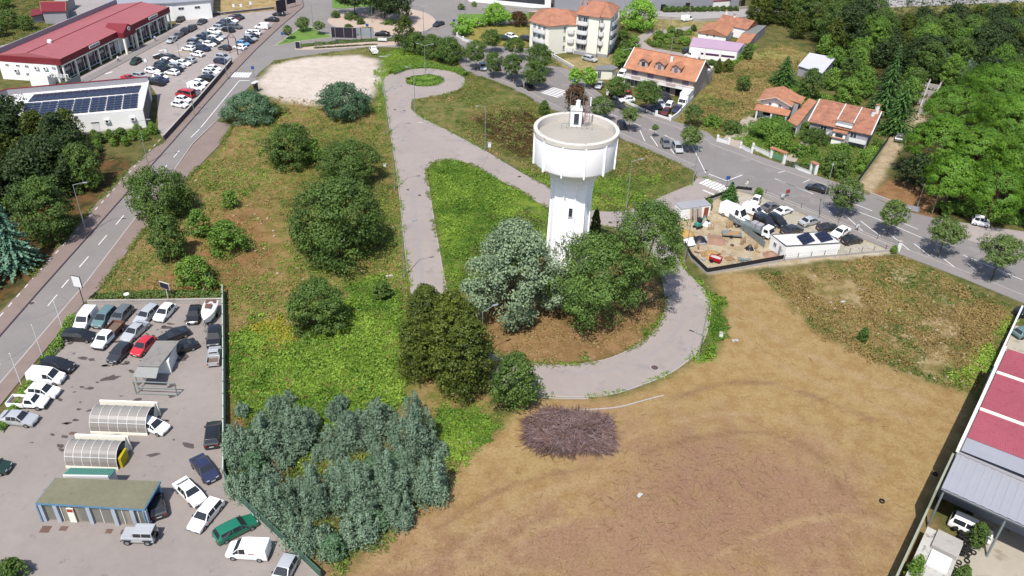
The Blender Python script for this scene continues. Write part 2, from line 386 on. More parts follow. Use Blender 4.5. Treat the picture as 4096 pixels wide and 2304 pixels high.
struct(sheet('avenue_road', ave, [], M_AVE, .012))
# the side street to the right, kerb to kerb with its bays
ST_LOW = [(1120,112),(1169,178),(1288,224),(1395,280),(1554,347),(1742,428),(1760,455),(1830,480),(1857,480),(1920,496),(2255,637),(2420,700),(2700,815)]
ST_UP = [(1150,84),(1190,104),(1215,118),(1290,172),(1390,166),(1428,173),(1528,250),(1688,303),(1778,333),(1808,356),(1932,402),(2052,442),(2152,476),(2267,529),(2352,549),(2457,566),(2700,600)]
street = W(ST_LOW) + W(list(reversed(ST_UP)))
struct(sheet('street_road', street, [], M_STREET, .022))
# light service road: turning circle, two arms and the loop round the water tower
SV = [(1067,172),(1010,178),(975,190),(964,206),(968,235),(976,280),(986,345),(998,420),(1008,500),(1018,600),(1028,690),(1034,740),(1050,800),(1085,870),(1150,930),(1240,975),(1345,992),(1450,998),(1540,990),(1620,965),(1690,935),(1745,895),(1775,840),(1785,770),(1765,722),(1725,682),(1700,640),(1668,592),(1655,562),(1675,545),(1776,499),(1835,474),(1764,446),(1739,463),(1670,492),(1607,517),(1567,531),(1489,529),(1430,500),(1377,469),(1307,431),(1222,379),(1132,331),(1060,295),(1036,277),(1034,266),(1044,250),(1119,238),(1159,221),(1170,205),(1159,187),(1119,177)]
SVI = [(1073,430),(1080,416),(1094,408),(1119,403),(1169,407),(1219,432),(1288,470),(1375,521),(1440,556),(1500,566),(1560,580),(1610,610),(1645,655),(1668,710),(1673,775),(1652,825),(1600,871),(1520,906),(1420,919),(1330,913),(1250,892),(1180,840),(1140,775),(1122,720),(1105,630),(1088,530),(1078,465)]
sv_o = smoothpath(W(SV), 4, True); sv_i = smoothpath(W(SVI), 4, True)
ic = G(1067, 204); ISL = [(ic.x + 4.75 * math.cos(t), ic.y + 4.4 * math.sin(t)) for t in np.linspace(0, 2 * math.pi, 28, endpoint=False)]
serv = struct(sheet('service_road', sv_o, [sv_i, ISL], M_SERV, .030))
def kerb_run(path, w=.16, h=.11, m=M_KERB, parent=None, name='kerb'):
    return ribbon(path, w, 0, h).build(name, m, parent)
kerb_run(ISL + ISL[:1], .2, .14, M_KERB, serv)
kerb_run(sv_i + sv_i[:1], .14, .09, M_KERB, serv)
ko = smoothpath(W([(1345,994),(1450,1000),(1540,992),(1620,967),(1690,937),(1745,897)]), 4); kerb_run(ko, .16, .10, M_KERB, serv)
kerb_run(smoothpath(W([(1747,895),(1777,840),(1787,770),(1767,724)]), 4), .16, .10, M_KERB, serv)
kerb_run(smoothpath(W([(962,206),(966,235),(974,280),(984,345),(996,420),(1006,500),(1016,600),(1026,690)]), 4), .14, .08, M_KERB, serv)
kerb_run(smoothpath(W([(1132,331),(1222,379),(1307,431),(1377,469),(1430,500)]), 4), .14, .08, M_KERBD, serv)
# supermarket car park, garage forecourt, pavements
LOTA = [(120,222),(164,212),(433,72),(452,46),(560,38),(690,26),(712,34),(700,50),(640,105),(582,158),(500,255),(413,352),(398,330),(395,240),(376,212),(250,225)]
carpark = struct(sheet('supermarket_car_park', W(LOTA), [], M_LOT, .024))
LOTB = [(205,768),(562,763),(566,1200),(580,1245),(640,1290),(700,1350),(800,1455),(860,1520),(-260,1520),(-260,1330),(0,1062),(60,1000),(110,905),(160,830)]
fore = struct(sheet('garage_forecourt', W(LOTB), [], M_LOT2, .026))
pave_l = W([(757,-60),(764,17),(700,72),(644,125),(572,200),(430,362),(107,724),(0,846),(-130,990)]) + W([(-190,990),(-60,850),(62,724),(220,537),(337,414),(415,354),(584,158),(702,46),(738,-60)])
def slab(name, poly, m, h=.12, parent=None):
    b = MB(); loops = [[Vector((p[0], p[1], 0)) for p in poly]]
    b.prism(poly, 0, h, cap=False)
    for t in tessellate_polygon(loops):
        a, c, d = (loops[0][i] for i in t)
        q = [a, c, d] if (c - a).cross(d - a).z > 0 else [a, d, c]
        b.poly([(p.x, p.y, h) for p in q])
    return struct(b.build(name, m, parent))
pv = slab('avenue_pavement', pave_l, M_BRICKP)
kerb_run(W([(757,-20),(764,17),(700,72),(644,125),(572,200),(430,362),(107,724),(0,846),(-130,990)]), .2, .135, M_KERBD, pv)
pr = slab('roadside_pavement', W([(-130,1100),(0,968),(217,714),(350,539),(440,427),(487,364),(545,307),(586,316),(552,366),(480,440),(372,566),(252,726),(207,768),(130,862),(0,1022),(-90,1130)]), M_BRICKP)
kerb_run(W([(-130,1098),(0,966),(217,712),(350,537),(440,425),(485,362),(543,306)]), .2, .135, M_KERB, pr)
def off_path(pts, d):
    P_ = [Vector(p) for p in pts]; out = []
    for i, p in enumerate(P_):
        a = P_[max(i - 1, 0)]; b = P_[min(i + 1, len(P_) - 1)]; t = (b - a).normalized(); out.append(p + Vector((-t.y, t.x)) * d)
    return [(p.x, p.y) for p in out]
def strip_slab(name, pts, w, m):
    p = W(pts); return slab(name, p + list(reversed(off_path(p, w))), m)
sw1 = strip_slab('street_pavement', [(1125,118),(1169,176),(1288,222),(1395,278),(1554,345),(1735,424)], 2.0, M_SLAB)
sw2 = strip_slab('street_pavement', [(1868,484),(1920,496),(2255,637),(2420,700),(2700,815)], 2.4, M_SLAB)
kerb_run(off_path(W([(1125,118),(1169,176),(1288,222),(1395,278),(1554,345),(1735,424)]), 2.05), .16, .135, M_KERB, sw1)
kerb_run(off_path(W([(1868,484),(1920,496),(2255,637),(2420,700),(2700,815)]), 2.45), .16, .135, M_KERB, sw2)
sw3p = [(1430,175),(1528,250),(1688,303),(1778,333),(1808,356),(1932,402),(2052,442),(2150,476)]
sw3 = strip_slab('house_side_pavement', sw3p, -2.6, M_SLAB)
kerb_run(off_path(W(sw3p), -2.65), .16, .135, M_KERB, sw3)
# dirt road bands behind: highway along the top edge
HW = W([(1330,30),(1560,42),(1640,44),(1760,52),(1880,46),(1930,40),(2140,22),(2300,16),(2640,2),(2640,-18),(2300,-4),(2140,2),(1930,18),(1860,24),(1640,24),(1560,24),(1330,8)])
struct(sheet('highway', HW, [], mat('highway_asphalt', C(196, 190, 188), .9, .08, .7), .034))
struct(sheet('garden_lane', W([(1600,95),(1625,80),(1740,66),(1745,74),(1640,88),(1618,104),(1640,120),(1740,138),(1736,146),(1620,130),(1596,112)]), [], M_LOT, .03))
struct(sheet('house_drive', W([(1808,358),(1840,330),(1876,290),(1905,300),(1895,320),(1868,352),(1862,376)]), [], mat('drive_paving', C(206, 190, 174), .9, .1, 1.2), .03))
struct(sheet('house_drive', W([(1964,412),(2000,372),(2048,330),(2056,334),(2020,380),(1992,422)]), [], MATS['drive_paving'], .03))
struct(sheet('parking_apron', W([(2352,549),(2457,566),(2700,600),(2700,690),(2560,640),(2420,600)]), [], M_LOT, .034))
struct(sheet('apartment_apron', W([(1180,112),(1330,122),(1385,150),(1310,175),(1215,130)]), [], M_SLAB, .03))
# roundabout islands
ri = W([(905,52),(925,40),(985,28),(1040,26),(1070,33),(1092,46),(1094,60),(1080,74),(1030,88),(960,90),(905,78),(830,62),(828,54)])
rc = smoothpath(W([(826,57),(836,44),(880,30),(960,22),(1030,24),(1075,36),(1094,52),(1090,66),(1064,80),(1000,89),(930,86),(860,74)]), 4, True)
isl = slab('roundabout_island', rc, M_SANDP, .16); kerb_run(rc + rc[:1], .35, .19, M_KERB, isl)
ti = W([(690,118),(755,70),(776,66),(800,78),(836,92),(832,95),(760,104)])
isl2 = slab('splitter_lawn', ti, M_LAWN, .15); kerb_run(ti + ti[:1], .3, .17, M_KERB, isl2)
md = W([(742,126),(748,118),(860,108),(1000,100),(1062,102),(1068,112),(930,118),(800,126)])
isl3 = slab('planted_median', md, M_SANDP, .14); kerb_run(md + md[:1], .3, .17, M_KERB, isl3)
tl = W([(836,20),(832,-40),(1000,-40),(1000,14),(900,18),(850,22)])
isl4 = slab('roadside_lawn', tl, M_LAWN, .13)
rl = W([(1150,36),(1190,36),(1330,34),(1330,50),(1200,56),(1160,60)])
slab('roadside_lawn', rl, M_LAWN, .13)

# ------------------------------------------------------------------ painted markings, each one a sheet of its own
def paint_quads(quads, name, parent, z):
    for q in quads:
        MB().poly([(p[0], p[1], z) for p in (q if (Vector(q[1]) - Vector(q[0])).cross(Vector(q[2]) - Vector(q[1])) > 0 else list(reversed(q)))]).build(name, M_PAINT, parent)
aveo = next(o for o in bpy.data.objects if o.name == 'avenue_road'); sto = bpy.data.objects['street_road']
paint_quads(dashes(W([(155,724),(460,369)]), 3.3, 3.6, .16, 0, 1.0), 'lane_dash', aveo, .018)
paint_quads(dashes(W([(480,346),(502,325)]), 9, 1, .16, 0), 'lane_line', aveo, .018)
paint_quads(dashes(W([(505,321),(602,203)]), 60, 1, .16, 0), 'lane_line', aveo, .018)
paint_quads(dashes(W([(-100,1040),(0,916),(150,730)]), 80, 1, .16, 0), 'lane_line', aveo, .018)
paint_quads(dashes(W([(120,770),(150,734)]), 3, 3, .12, 0), 'lane_dash', aveo, .0185)
paint_quads(dashes(W([(0,798),(85,700),(205,568),(355,402),(420,335)]), 1.0, 1.5, .14, 0), 'cycle_dash', pv, .126)
paint_quads(dashes(W([(602,203),(628,203)]), 9, 1, .3, 0), 'stop_line', aveo, .018)
def zebra(a, b, n, length, parent, z, w=.5):
    """n stripes between plan points a and b, each 'length' long along the traffic"""
    a = Vector(G2(a)); b = Vector(G2(b)); d = (b - a).normalized(); nn = Vector((-d.y, d.x)) * length / 2; L = (b - a).length
    for k in range(n):
        c = a + d * (L * (k + .5) / n)
        paint_quads([[c - d * w / 2 - nn, c + d * w / 2 - nn, c + d * w / 2 + nn, c - d * w / 2 + nn]], 'zebra_stripe', parent, z)
zebra((584,188), (630,189), 7, 3.6, aveo, .018)
zebra(ZG(530, 60), ZG(790, 165), 8, 3.0, sto, .038, .5)
paint_quads([[G2(ZG(535, 150)), G2(ZG(672, 205)), G2(ZG(665, 212)), G2(ZG(528, 156))]], 'stop_line', sto, .038)
zebra(ZC(500, 900), ZC(370, 960), 6, 5.0, sto, .029, .5)
# street centre lines
def line(parent, a, b, z, wd=.14, dash=None, name='lane_line'):
    paint_quads(dashes([G2(a), G2(b)], dash[0] if dash else 999, dash[1] if dash else 1, wd, 0), name, parent, z)
line(sto, ZC(940, 1130), ZC(1060, 1175), .028); line(sto, ZC(1225, 1240), ZC(1560, 1370), .028, .14, (2.2, 2.2), 'lane_dash')
line(sto, ZC(1530, 1360), ZC(1640, 1410), .028)
line(sto, ZJ(2440, 470), ZG(560, -20), .028); line(sto, ZG(1260, 40), ZG(1645, 190), .028)
line(sto, ZK(70, 540), ZK(455, 695), .028); line(sto, ZK(830, 845), ZK(1150, 965), .028); line(sto, ZK(1150, 965), ZK(1580, 1150), .028)
line(sto, ZK(870, 795), ZK(1050, 865), .028); line(sto, ZK(1300, 965), ZK(1510, 1050), .028)
line(sto, ZK(1690, 1195), ZK(2010, 1330), .028, .14, (2.4, 2.4), 'lane_dash')
line(sto, ZK(2040, 1340), ZK(2560, 1560), .028)
line(sto, ZG(590, -10), ZG(770, 60), .038, .2); line(sto, ZG(770, 60), ZG(930, 0), .038, .2)
for a, b in [((550, 810), (655, 905)), ((760, 895), (955, 1070)), ((930, 965), (1130, 1120)), ((1210, 1085), (1435, 1270)), ((1470, 1195), (1630, 1320)), ((1720, 1310), (1900, 1449)), ((2000, 1390), (2100, 1470))]:
    line(sto, ZK(*a), ZK(*b), .028, .16, name='bay_line')
for a, b in [((1910, 305), (1960, 415)), ((2020, 365), (2090, 465)), ((2200, 470), (2260, 545)), ((2440, 465), (2540, 505))]:
    line(sto, ZJ(*a), ZJ(*b), .028, .16, name='bay_line')
for a, b in [((350, 580), (425, 550)), ((100, 480), (220, 455))]: line(sto, ZK(*a), ZK(*b), .028, .14, name='bay_line')
for a, b in [((1880, 165), (1975, 168)), ((1795, 270), (1885, 272)), ((2170, -310), (2260, -315))]: line(aveo, ZH(*a), ZH(*b), .018, .14, name='bay_line')
# paint and arrows in the supermarket car park
for (x, y) in [(1600, 515), (1760, 525), (1060, 745), (2010, 205), (2080, 190), (1540, 560)]:
    line(carpark, ZA(x, y), ZA(x + 70, y - 22), .030, .5, name='arrow_mark')
yel = mat('yellow_paint', C(235, 205, 150), .8, .15, 3)
hb = MB()
for k in range(9):
    a = Vector(G2(ZA(1745 + k * 17, 527))); hb.poly([(p[0], p[1], .031) for p in (a, a + Vector((.55, 0)), a + Vector((.9, .9)), a + Vector((.35, .9)))])
hb.build('hatching', yel, carpark)
# manholes and drain covers
M_IRON = mat('cast_iron', C(110, 88, 84), .7, .2, 6)
for p, r in [((1647, 925), .5), (ZI(1528, 462), .35), (ZI(1645, 517), .35), (ZB(1398, 1104), .35), (ZB(1492, 1113), .35), (ZJ(698, 772), .4), (ZJ(1612, 1234), .4), (ZE(720, 155), .4), (ZE(320, 155), .4)]:
    q = G(*p); o = MB(); o.lathe([(r + .12, .032), (r + .12, .036), (r, .037)], 20); o.lathe([(r, .037), (.001, .039)], 20, m=1)
    tag(o.build('manhole_cover', [M_KERB, M_IRON], None, (q.x, q.y, .004)), 'round iron manhole cover set flush in the asphalt', 'manhole', 'manhole covers in the roads')
# ------------------------------------------------------------------ building materials
M_WHITE = mat('white_render', C(252, 250, 246, 1.45), .85, .05, .8, stain=(C(236, 232, 224, 1.3), .5, .66))
M_TOWER = mat('tower_white_paint', C(255, 252, 253, 1.8), .8, .03, .6, stain=(C(246, 234, 234, 1.6), .35, .63))
M_CREAM = mat('cream_render', C(252, 249, 232, 1.4), .85, .05, .7)
M_BEIGE = mat('beige_render', C(228, 206, 194), .85, .07, .7)
M_GREYW = mat('grey_render', C(190, 188, 194), .85, .08, .8)
M_GLASS = mat('window_glass', (.035, .04, .05, 1), .08, .25, .8, spec=.6)
M_SHUT = mat('shutter_mauve', C(150, 128, 150), .6, .05, 3)
M_FRAME = mat('white_frame', C(245, 244, 242, 1.3), .5, .03, 3)
M_TILE = mat('clay_tiles', C(206, 144, 116), .85, .34, 5, bump=.8, bscale=7, stain=(C(172, 112, 92), 1.3, .56))
M_TILEO = mat('new_clay_tiles', C(212, 148, 114), .85, .3, 5, bump=.8, bscale=7, stain=(C(186, 122, 94), 1.1, .58))
M_TILEB = mat('weathered_tiles', C(194, 134, 108), .88, .42, 6, bump=.9, bscale=7, stain=(C(150, 108, 92), 1.6, .55))
M_RED = mat('red_cladding', C(150, 52, 62), .6, .08, .8)
M_REDROOF = mat('salmon_roof', C(196, 116, 120), .7, .07, 1.0, bump=.15, bscale=6, stain=(C(180, 100, 106), .4, .58))
M_ZINC = mat('grey_sheet_metal', C(196, 196, 204), .5, .06, .6, metal=.1)
M_ROOFG = mat('grey_roof', C(150, 150, 148), .85, .12, 1.2)
M_STEEL = mat('galvanised_steel', C(168, 178, 178), .5, .08, 2, metal=.3)
M_DARK = mat('painted_dark', (.012, .011, .014, 1), .9, .2, 1)  # near-black colour standing in for shade inside openings; also on the hall doors
M_BLACK = mat('black_plastic', (.014, .013, .016, 1), .6, .15, 2)
M_PINK = mat('pink_sheet_roof', C(222, 186, 210), .6, .06, .8)
M_PURPLE = mat('purple_band', C(104, 50, 96), .6, .1, 1)
M_PV = mat('solar_cells', (.012, .013, .03, 1), .18, .12, 5, spec=.5, coords='obj')
M_ALU = mat('aluminium', C(220, 220, 225), .4, .04, 3, metal=.4)

def edge_frame(a, b):
    a = Vector((a[0], a[1])); b = Vector((b[0], b[1])); d = (b - a); L = d.length; d = d / L
    return a, d, Vector((d.y, -d.x)), L          # outward normal for counter-clockwise footprints
class Bld:
    def __init__(s, name, label, cat, pts, group=None):
        area = sum(pts[i][0] * pts[(i + 1) % len(pts)][1] - pts[(i + 1) % len(pts)][0] * pts[i][1] for i in range(len(pts)))
        s.rev = area < 0
        o = pts[0]; s.o = Vector((o[0], o[1], 0))
        s.p = [(p[0] - o[0], p[1] - o[1]) for p in pts]
        s.root = thing(name, label, cat, (o[0], o[1], 0), 0, group)
    def e(s, i):
        a, b = s.p[i], s.p[(i + 1) % len(s.p)]
        A, d, n, L = edge_frame(a, b)
        return A, d, (-n if s.rev else n), L
    def walls(s, h, m, z0=0, name='wall'):
        return MB().prism(s.p, z0, h).build(name, m, s.root)
    def slab(s, name, grow, z0, z1, m):
        c = Vector((sum(p[0] for p in s.p), sum(p[1] for p in s.p))) / len(s.p)
        q = [Vector(p) + (Vector(p) - c).normalized() * grow for p in s.p]
        return MB().prism(q, z0, z1).build(name, m, s.root)
    def onwall(s, i, u0, u1, z0, z1, d0, d1, mb=None, m=0):
        """box on facade i from u0 to u1 along it, standing d0..d1 proud"""
        A, d, n, L = s.e(i); mb = mb or MB()
        a = A + d * u0; b = A + d * u1
        return mb.prism([a + n * d0, b + n * d0, b + n * d1, a + n * d1], z0, z1, m)
    def window(s, i, u, z, w, h, pane=None, frame=None, sill=True, name='window'):
        fr = MB(); t = .07
        for (u0, u1, z0, z1) in ((u - w / 2, u + w / 2, z, z + t), (u - w / 2, u + w / 2, z + h - t, z + h), (u - w / 2, u - w / 2 + t, z + t, z + h - t), (u + w / 2 - t, u + w / 2, z + t, z + h - t), (u - .03, u + .03, z + t, z + h - t)):
            s.onwall(i, u0, u1, z0, z1, .003, .06, fr)
        f = fr.build(name, frame or M_FRAME, s.root)
        s.onwall(i, u - w / 2 + t, u + w / 2 - t, z + t, z + h - t, .004, .025).build('pane', pane or M_GLASS, f)
        if sill: s.onwall(i, u - w / 2 - .08, u + w / 2 + .08, z - .08, z - .004, .003, .14).build('sill', M_CONC, f)
        return f
    def shutter(s, i, u, z, w, h, m=None, name='shutter'):
        b = MB(); k = max(3, int(h / .28))
        for j in range(k): s.onwall(i, u - w / 2, u + w / 2, z + h * j / k, z + h * (j + .86) / k, .004, .05, b)
        return b.build(name, m or M_SHUT, s.root)
    def balcony(s, i, u, z, w, d, m=None, rail=.95):
        A, dd, n, L = s.e(i); c = A + dd * u; pts = []
        for k in range(9):
            t = math.pi * k / 8; pts.append(c + dd * (w / 2 * math.cos(t)) + n * (.004 + d * math.sin(t) ** .6))
        o = MB().prism(pts, z - .18, z).build('balcony', m or M_FRAME, s.root)
        ribbon(pts, .1, z, z + rail).build('parapet', m or M_FRAME, o)
        return o
    def roof(s, eave_z, ridge_z, r0, r1, assign, m, over=.45, name='roof', thick=.14, zs=None):
        """hipped or gabled roof: every corner runs to ridge end 0 or 1"""
        c = Vector((sum(p[0] for p in s.p), sum(p[1] for p in s.p))) / len(s.p)
        q = [Vector(p) + (Vector(p) - c).normalized() * over for p in s.p]
        R = [Vector((r[0] - s.o.x, r[1] - s.o.y, ridge_z)) for r in (r0, r1)]
        b = MB(); k = len(q)
        for i in range(k):
            j = (i + 1) % k; A = Vector((q[i].x, q[i].y, eave_z)); B_ = Vector((q[j].x, q[j].y, eave_z))
            f = [A, B_, R[assign[j]]] + ([R[assign[i]]] if assign[i] != assign[j] else [])
            if s.rev: f = list(reversed(f))
            b.poly(f)
        b.prism(q, eave_z - thick, eave_z)
        o = b.build(name, m, s.root)
        rb = MB(); rb.tube(R[0] + Vector((0, 0, .02)), R[1] + Vector((0, 0, .02)), .11, n=6)
        for i in range(k): rb.tube(Vector((q[i].x, q[i].y, eave_z + .02)), R[assign[i]] + Vector((0, 0, .02)), .08, n=5)
        rb.build('ridge_tiles', M_TILEO, o)
        return o
    def chimney(s, x, y, z0, z1, w=.6, m=None):
        o = MB().box(x - w / 2, x + w / 2, y - w / 2, y + w / 2, z0, z1).build('chimney', m or M_BEIGE, s.root)
        MB().box(x - w / 2 - .1, x + w / 2 + .1, y - w / 2 - .1, y + w / 2 + .1, z1, z1 + .12).build('chimney_cap', M_TILE, o)
    def ac_unit(s, i, u, z):
        o = s.onwall(i, u - .5, u + .5, z, z + .75, .05, .42).build('air_conditioner', M_FRAME, s.root)
        A, d, n, L = s.e(i); c = A + d * u + n * .43; b = MB(); b.tube((c.x, c.y, z + .38), (c.x + n.x * .02, c.y + n.y * .02, z + .38), .26, n=14); b.build('fan_grille', M_BLACK, o)
def tiled_plane(name, corners, m, parent, origin, thick=.12):
    """one roof pitch given by its corners"""
    b = MB(); q = [Vector(c) - origin for c in corners]
    n = (q[1] - q[0]).cross(q[2] - q[0]).normalized()
    if n.z < 0: q.reverse(); n = -n
    b.poly(q); lo = [p - Vector((0, 0, thick)) for p in q]; b.poly(list(reversed(lo)))
    for i in range(len(q)):
        j = (i + 1) % len(q); b.poly([q[i], lo[i], lo[j], q[j]])
    return b.build(name, m, parent)

# ------------------------------------------------------------------ water tower
TX, TY = 8.0, 107.0
tw = thing('water_tower', 'tall white concrete water tower with a broad round tank on a ribbed shaft', 'water tower', (TX, TY, 0))
NR = 12
prof = [(3.3, 0), (3.1, 6), (2.97, 12), (2.92, 17.6), (2.98, 19.0), (3.2, 20.0), (3.65, 20.9), (4.35, 21.6), (4.85, 21.95)]
MB().lathe(prof, 12, a0=.131, a1=.131 + 2 * math.pi).build('shaft', M_TOWER, tw)
tank = MB(); tank.lathe([(4.85, 21.95), (5.6, 22.4), (5.74, 22.7), (5.78, 26.3), (5.78, 26.9)], 96)
tko = tank.build('tank', M_TOWER, tw, smooth=True)
rimm = mat('stained_rim_concrete', C(240, 232, 222, 1.15), .9, .10, 1.6, stain=(C(166, 152, 138), 1.5, .58))
rim = MB(); rim.lathe([(5.78, 26.72), (5.9, 26.74), (5.9, 27.28), (5.82, 27.36), (5.42, 27.36), (5.34, 27.28), (5.3, 26.2)], 96)
rim.build('rim', rimm, tko, smooth=False)
rf = MB(); rf.lathe([(5.32, 26.25), (3.2, 26.5), (1.0, 26.78), (.001, 26.82)], 72)
rf.build('tank_roof', mat('gravelled_roof', C(206, 198, 186), .95, .07, 2.2, bump=.3, bscale=12), tw)
for k in range(NR):
    t = 2 * math.pi * (k + .35) / NR; ct, st = math.cos(t), math.sin(t)
    def radial(r0, r1, z0, z1, wd, mb):
        px, py = -st * wd / 2, ct * wd / 2
        a = [(r0[0] * ct - px, r0[0] * st - py), (r0[1] * ct - px, r0[1] * st - py), (r0[1] * ct + px, r0[1] * st + py), (r0[0] * ct + px, r0[0] * st + py)]
        b_ = [(r1[0] * ct - px, r1[0] * st - py), (r1[1] * ct - px, r1[1] * st - py), (r1[1] * ct + px, r1[1] * st + py), (r1[0] * ct + px, r1[0] * st + py)]
        i = len(mb.v); mb.v += [(p[0], p[1], z0) for p in a] + [(p[0], p[1], z1) for p in b_]
        for q in ((0, 3, 2, 1), (4, 5, 6, 7), (0, 1, 5, 4), (1, 2, 6, 5), (2, 3, 7, 6), (3, 0, 4, 7)): mb.f.append(tuple(i + z for z in q)); mb.mi.append(0)
        return mb
    radial((5.5, 5.92), (5.6, 5.95), 22.3, 26.74, .17, MB()).build('tank_rib', M_TOWER, tko)
for k in range(12):
    t = 2 * math.pi * (k + .25) / 12; ct, st = math.cos(t), math.sin(t)
    m_ = MB(); radial((3.2, 3.42), (2.8, 3.02), .0, 17.4, .13, m_); radial((2.8, 3.02), (2.9, 3.2), 17.4, 19.8, .13, m_)
    m_.build('shaft_rib', M_TOWER, tw)
def shaft_window(az, z):
    r = 3.0 + max(0, (12 - z)) * .03
    u = Vector((math.cos(az), math.sin(az))); p = Vector((-u.y, u.x))
    c = u * (r - .1)
    f = MB().prism([c - p * .34, c + u * .2 - p * .34, c + u * .2 + p * .34, c + p * .34], z - .08, z + 1.42).build('window', M_TOWER, tw)
    c2 = u * (r + .1)
    MB().prism([c2 - p * .26, c2 + u * .025 - p * .26, c2 + u * .025 + p * .26, c2 + p * .26], z, z + 1.34).build('pane', M_GLASS, f)
for az, z in ((-1.62, 15.2), (-1.62, 8.4), (-1.62, 2.5)): shaft_window(az, z)
hut = MB(); hut.prism([(-.75, 2.2), (.75, 2.2), (.75, 3.9), (-.75, 3.9)], 26.5, 28.9); ho = hut.build('roof_hut', M_TOWER, tw)
MB().box(-.32, .38, 2.165, 2.19, 26.9, 28.5).build('hut_door', M_GLASS, ho)
MB().box(-.85, .85, 2.1, 4.0, 28.9, 29.0).build('hut_roof', rimm, ho)
MB().tube((.2, 3.0, 29.0), (.2, 3.0, 30.1), .32, .28, n=12).build('mast_drum', M_TOWER, ho)
M_REDP = mat('red_white_mast', C(214, 164, 168), .6, .3, 2.5)
mm = MB()
for (a, b) in ((1.15, 2.5), (1.55, 2.5), (1.35, 2.85)): mm.tube((a, b, 26.6), (a, b, 30.2), .035, n=5)
for k in range(7): z = 26.9 + k * .46; mm.tube((1.15, 2.5, z), (1.55, 2.5, z + .24), .03, n=4).tube((1.55, 2.5, z), (1.35, 2.85, z + .24), .03, n=4)
mm.build('lattice_mast', M_REDP, tw)
for (x, y, z1, r) in ((-.95, 2.3, 31.6, .035), (.95, 3.6, 34.2, .035), (1.9, 3.0, 29.6, .04)): MB().tube((x, y, 26.4), (x, y, z1), r, n=6).build('antenna', M_STEEL, tw)
MB().tube((1.9, 3.0, 29.4), (1.9, 3.0, 30.6), .12, n=8).build('panel_antenna', M_FRAME, tw)
ra = MB()
for k in range(7):
    x = -2.0 + k * .7; ra.tube((x, 1.2, 26.6), (x, 1.2, 27.4), .03, n=4)
ra.tube((-2.0, 1.2, 27.4), (2.2, 1.2, 27.4), .03, n=4); ra.build('guard_rail', M_STEEL, tw)
for s_ in (-1, 1):
    h_ = MB(); pts = [(s_ * (1.3 + .9 * k / 5) , 5.4, 27.3 + .7 * math.sin(math.pi * k / 5)) for k in range(6)]
    for a, b in zip(pts[:-1], pts[1:]): h_.tube(a, b, .04, n=5)
    h_.build('ladder_hoop', M_STEEL, tw)

# ------------------------------------------------------------------ supermarket
N_, F_, FB_, NB_ = (-107.9, 189.4), (-99.7, 237.0), (-114.9, 238.0), (-123.5, 190.6)
sb = Bld('supermarket', 'long supermarket with salmon roof, dark red fascia and glazed front bays', 'shop', [N_, F_, FB_, NB_])
fd = Vector((F_[0] - N_[0], F_[1] - N_[1])).normalized(); fn = Vector((fd.y, -fd.x))
core = [Vector(p) for p in sb.p]; core[0] = core[0] - fn * 1.4; core[1] = core[1] - fn * 1.4
MB().prism(core, 0, 4.4).build('wall', M_WHITE, sb.root)
fas = MB(); q0 = [Vector(p) for p in sb.p]
fas.prism(q0, 4.3, 5.75); fas.build('fascia', M_RED, sb.root)
c0 = sum(q0, Vector((0, 0))) / 4
qi = [p + (c0 - p).normalized() * .25 for p in q0]
rfb = MB(); rg0 = (qi[0] + qi[3]) / 2; rg1 = (qi[1] + qi[2]) / 2; zr = 6.75
E3 = lambda p, z: Vector((p.x, p.y, z))
rfb.poly([E3(qi[0], 5.76), E3(qi[1], 5.76), E3(rg1, zr), E3(rg0, zr)]); rfb.poly([E3(qi[2], 5.76), E3(qi[3], 5.76), E3(rg0, zr), E3(rg1, zr)])
rfb.poly([E3(qi[3], 5.76), E3(qi[0], 5.76), E3(rg0, zr)]); rfb.poly([E3(qi[1], 5.76), E3(qi[2], 5.76), E3(rg1, zr)])
ro = rfb.build('roof', M_REDROOF, sb.root)
MB().tube(E3(rg0, zr), E3(rg1, zr), .12, n=6).build('ridge_cap', M_RED, ro)
v = rg0.lerp(rg1, .17); MB().lathe([(.55, zr - .1), (.55, zr + .5), (.35, zr + .75), (.001, zr + .8)], 14, (v.x, v.y)).build('roof_vent', M_WHITE, ro)
ribbon([q0[2], q0[3]], .25, 5.75, 7.0).build('parapet', M_GREYW, sb.root)
L_ = Vector((F_[0] - N_[0], F_[1] - N_[1])).length
bays = [0.4, 5.0, 9.5, 14.0, 18.4, 22.6] + [28.6, 32.8, 37.0, 41.2, 45.0, 47.6]
M_PANEL = mat('mauve_panel', C(132, 84, 112), .6, .1, .8); M_SIGN = mat('pale_shop_sign', C(214, 218, 210), .5, .25, 2.5)
for u in bays: sb.onwall(0, u, u + .38, 0, 4.3, -.35, -.02).build('column', M_CREAM, sb.root)
sb.onwall(0, .2, L_ - .2, 4.02, 4.3, -.3, .04).build('lintel', M_CREAM, sb.root)
for k, (a, b) in enumerate(zip(bays[:-1], bays[1:])):
    if k == 5: continue
    w_ = sb.onwall(0, a + .4, b - .02, .3, 4.0, -1.39, -1.3).build('shop_window', M_GLASS, sb.root)
    sb.onwall(0, a + .5, b - .12, 1.9, 3.0, -1.29, -1.22).build('shop_panel', M_PANEL, w_)
    sb.onwall(0, a + .9, b - .8, 2.1 + .3 * (k % 3), 2.8 + .35 * (k % 3), -1.2, -1.1).build('shop_sign', M_SIGN, w_)
    for t in (.33, .66): sb.onwall(0, a + (b - a) * t, a + (b - a) * t + .06, .3, 4.0, -1.2, -1.14).build('mullion', M_FRAME, w_)
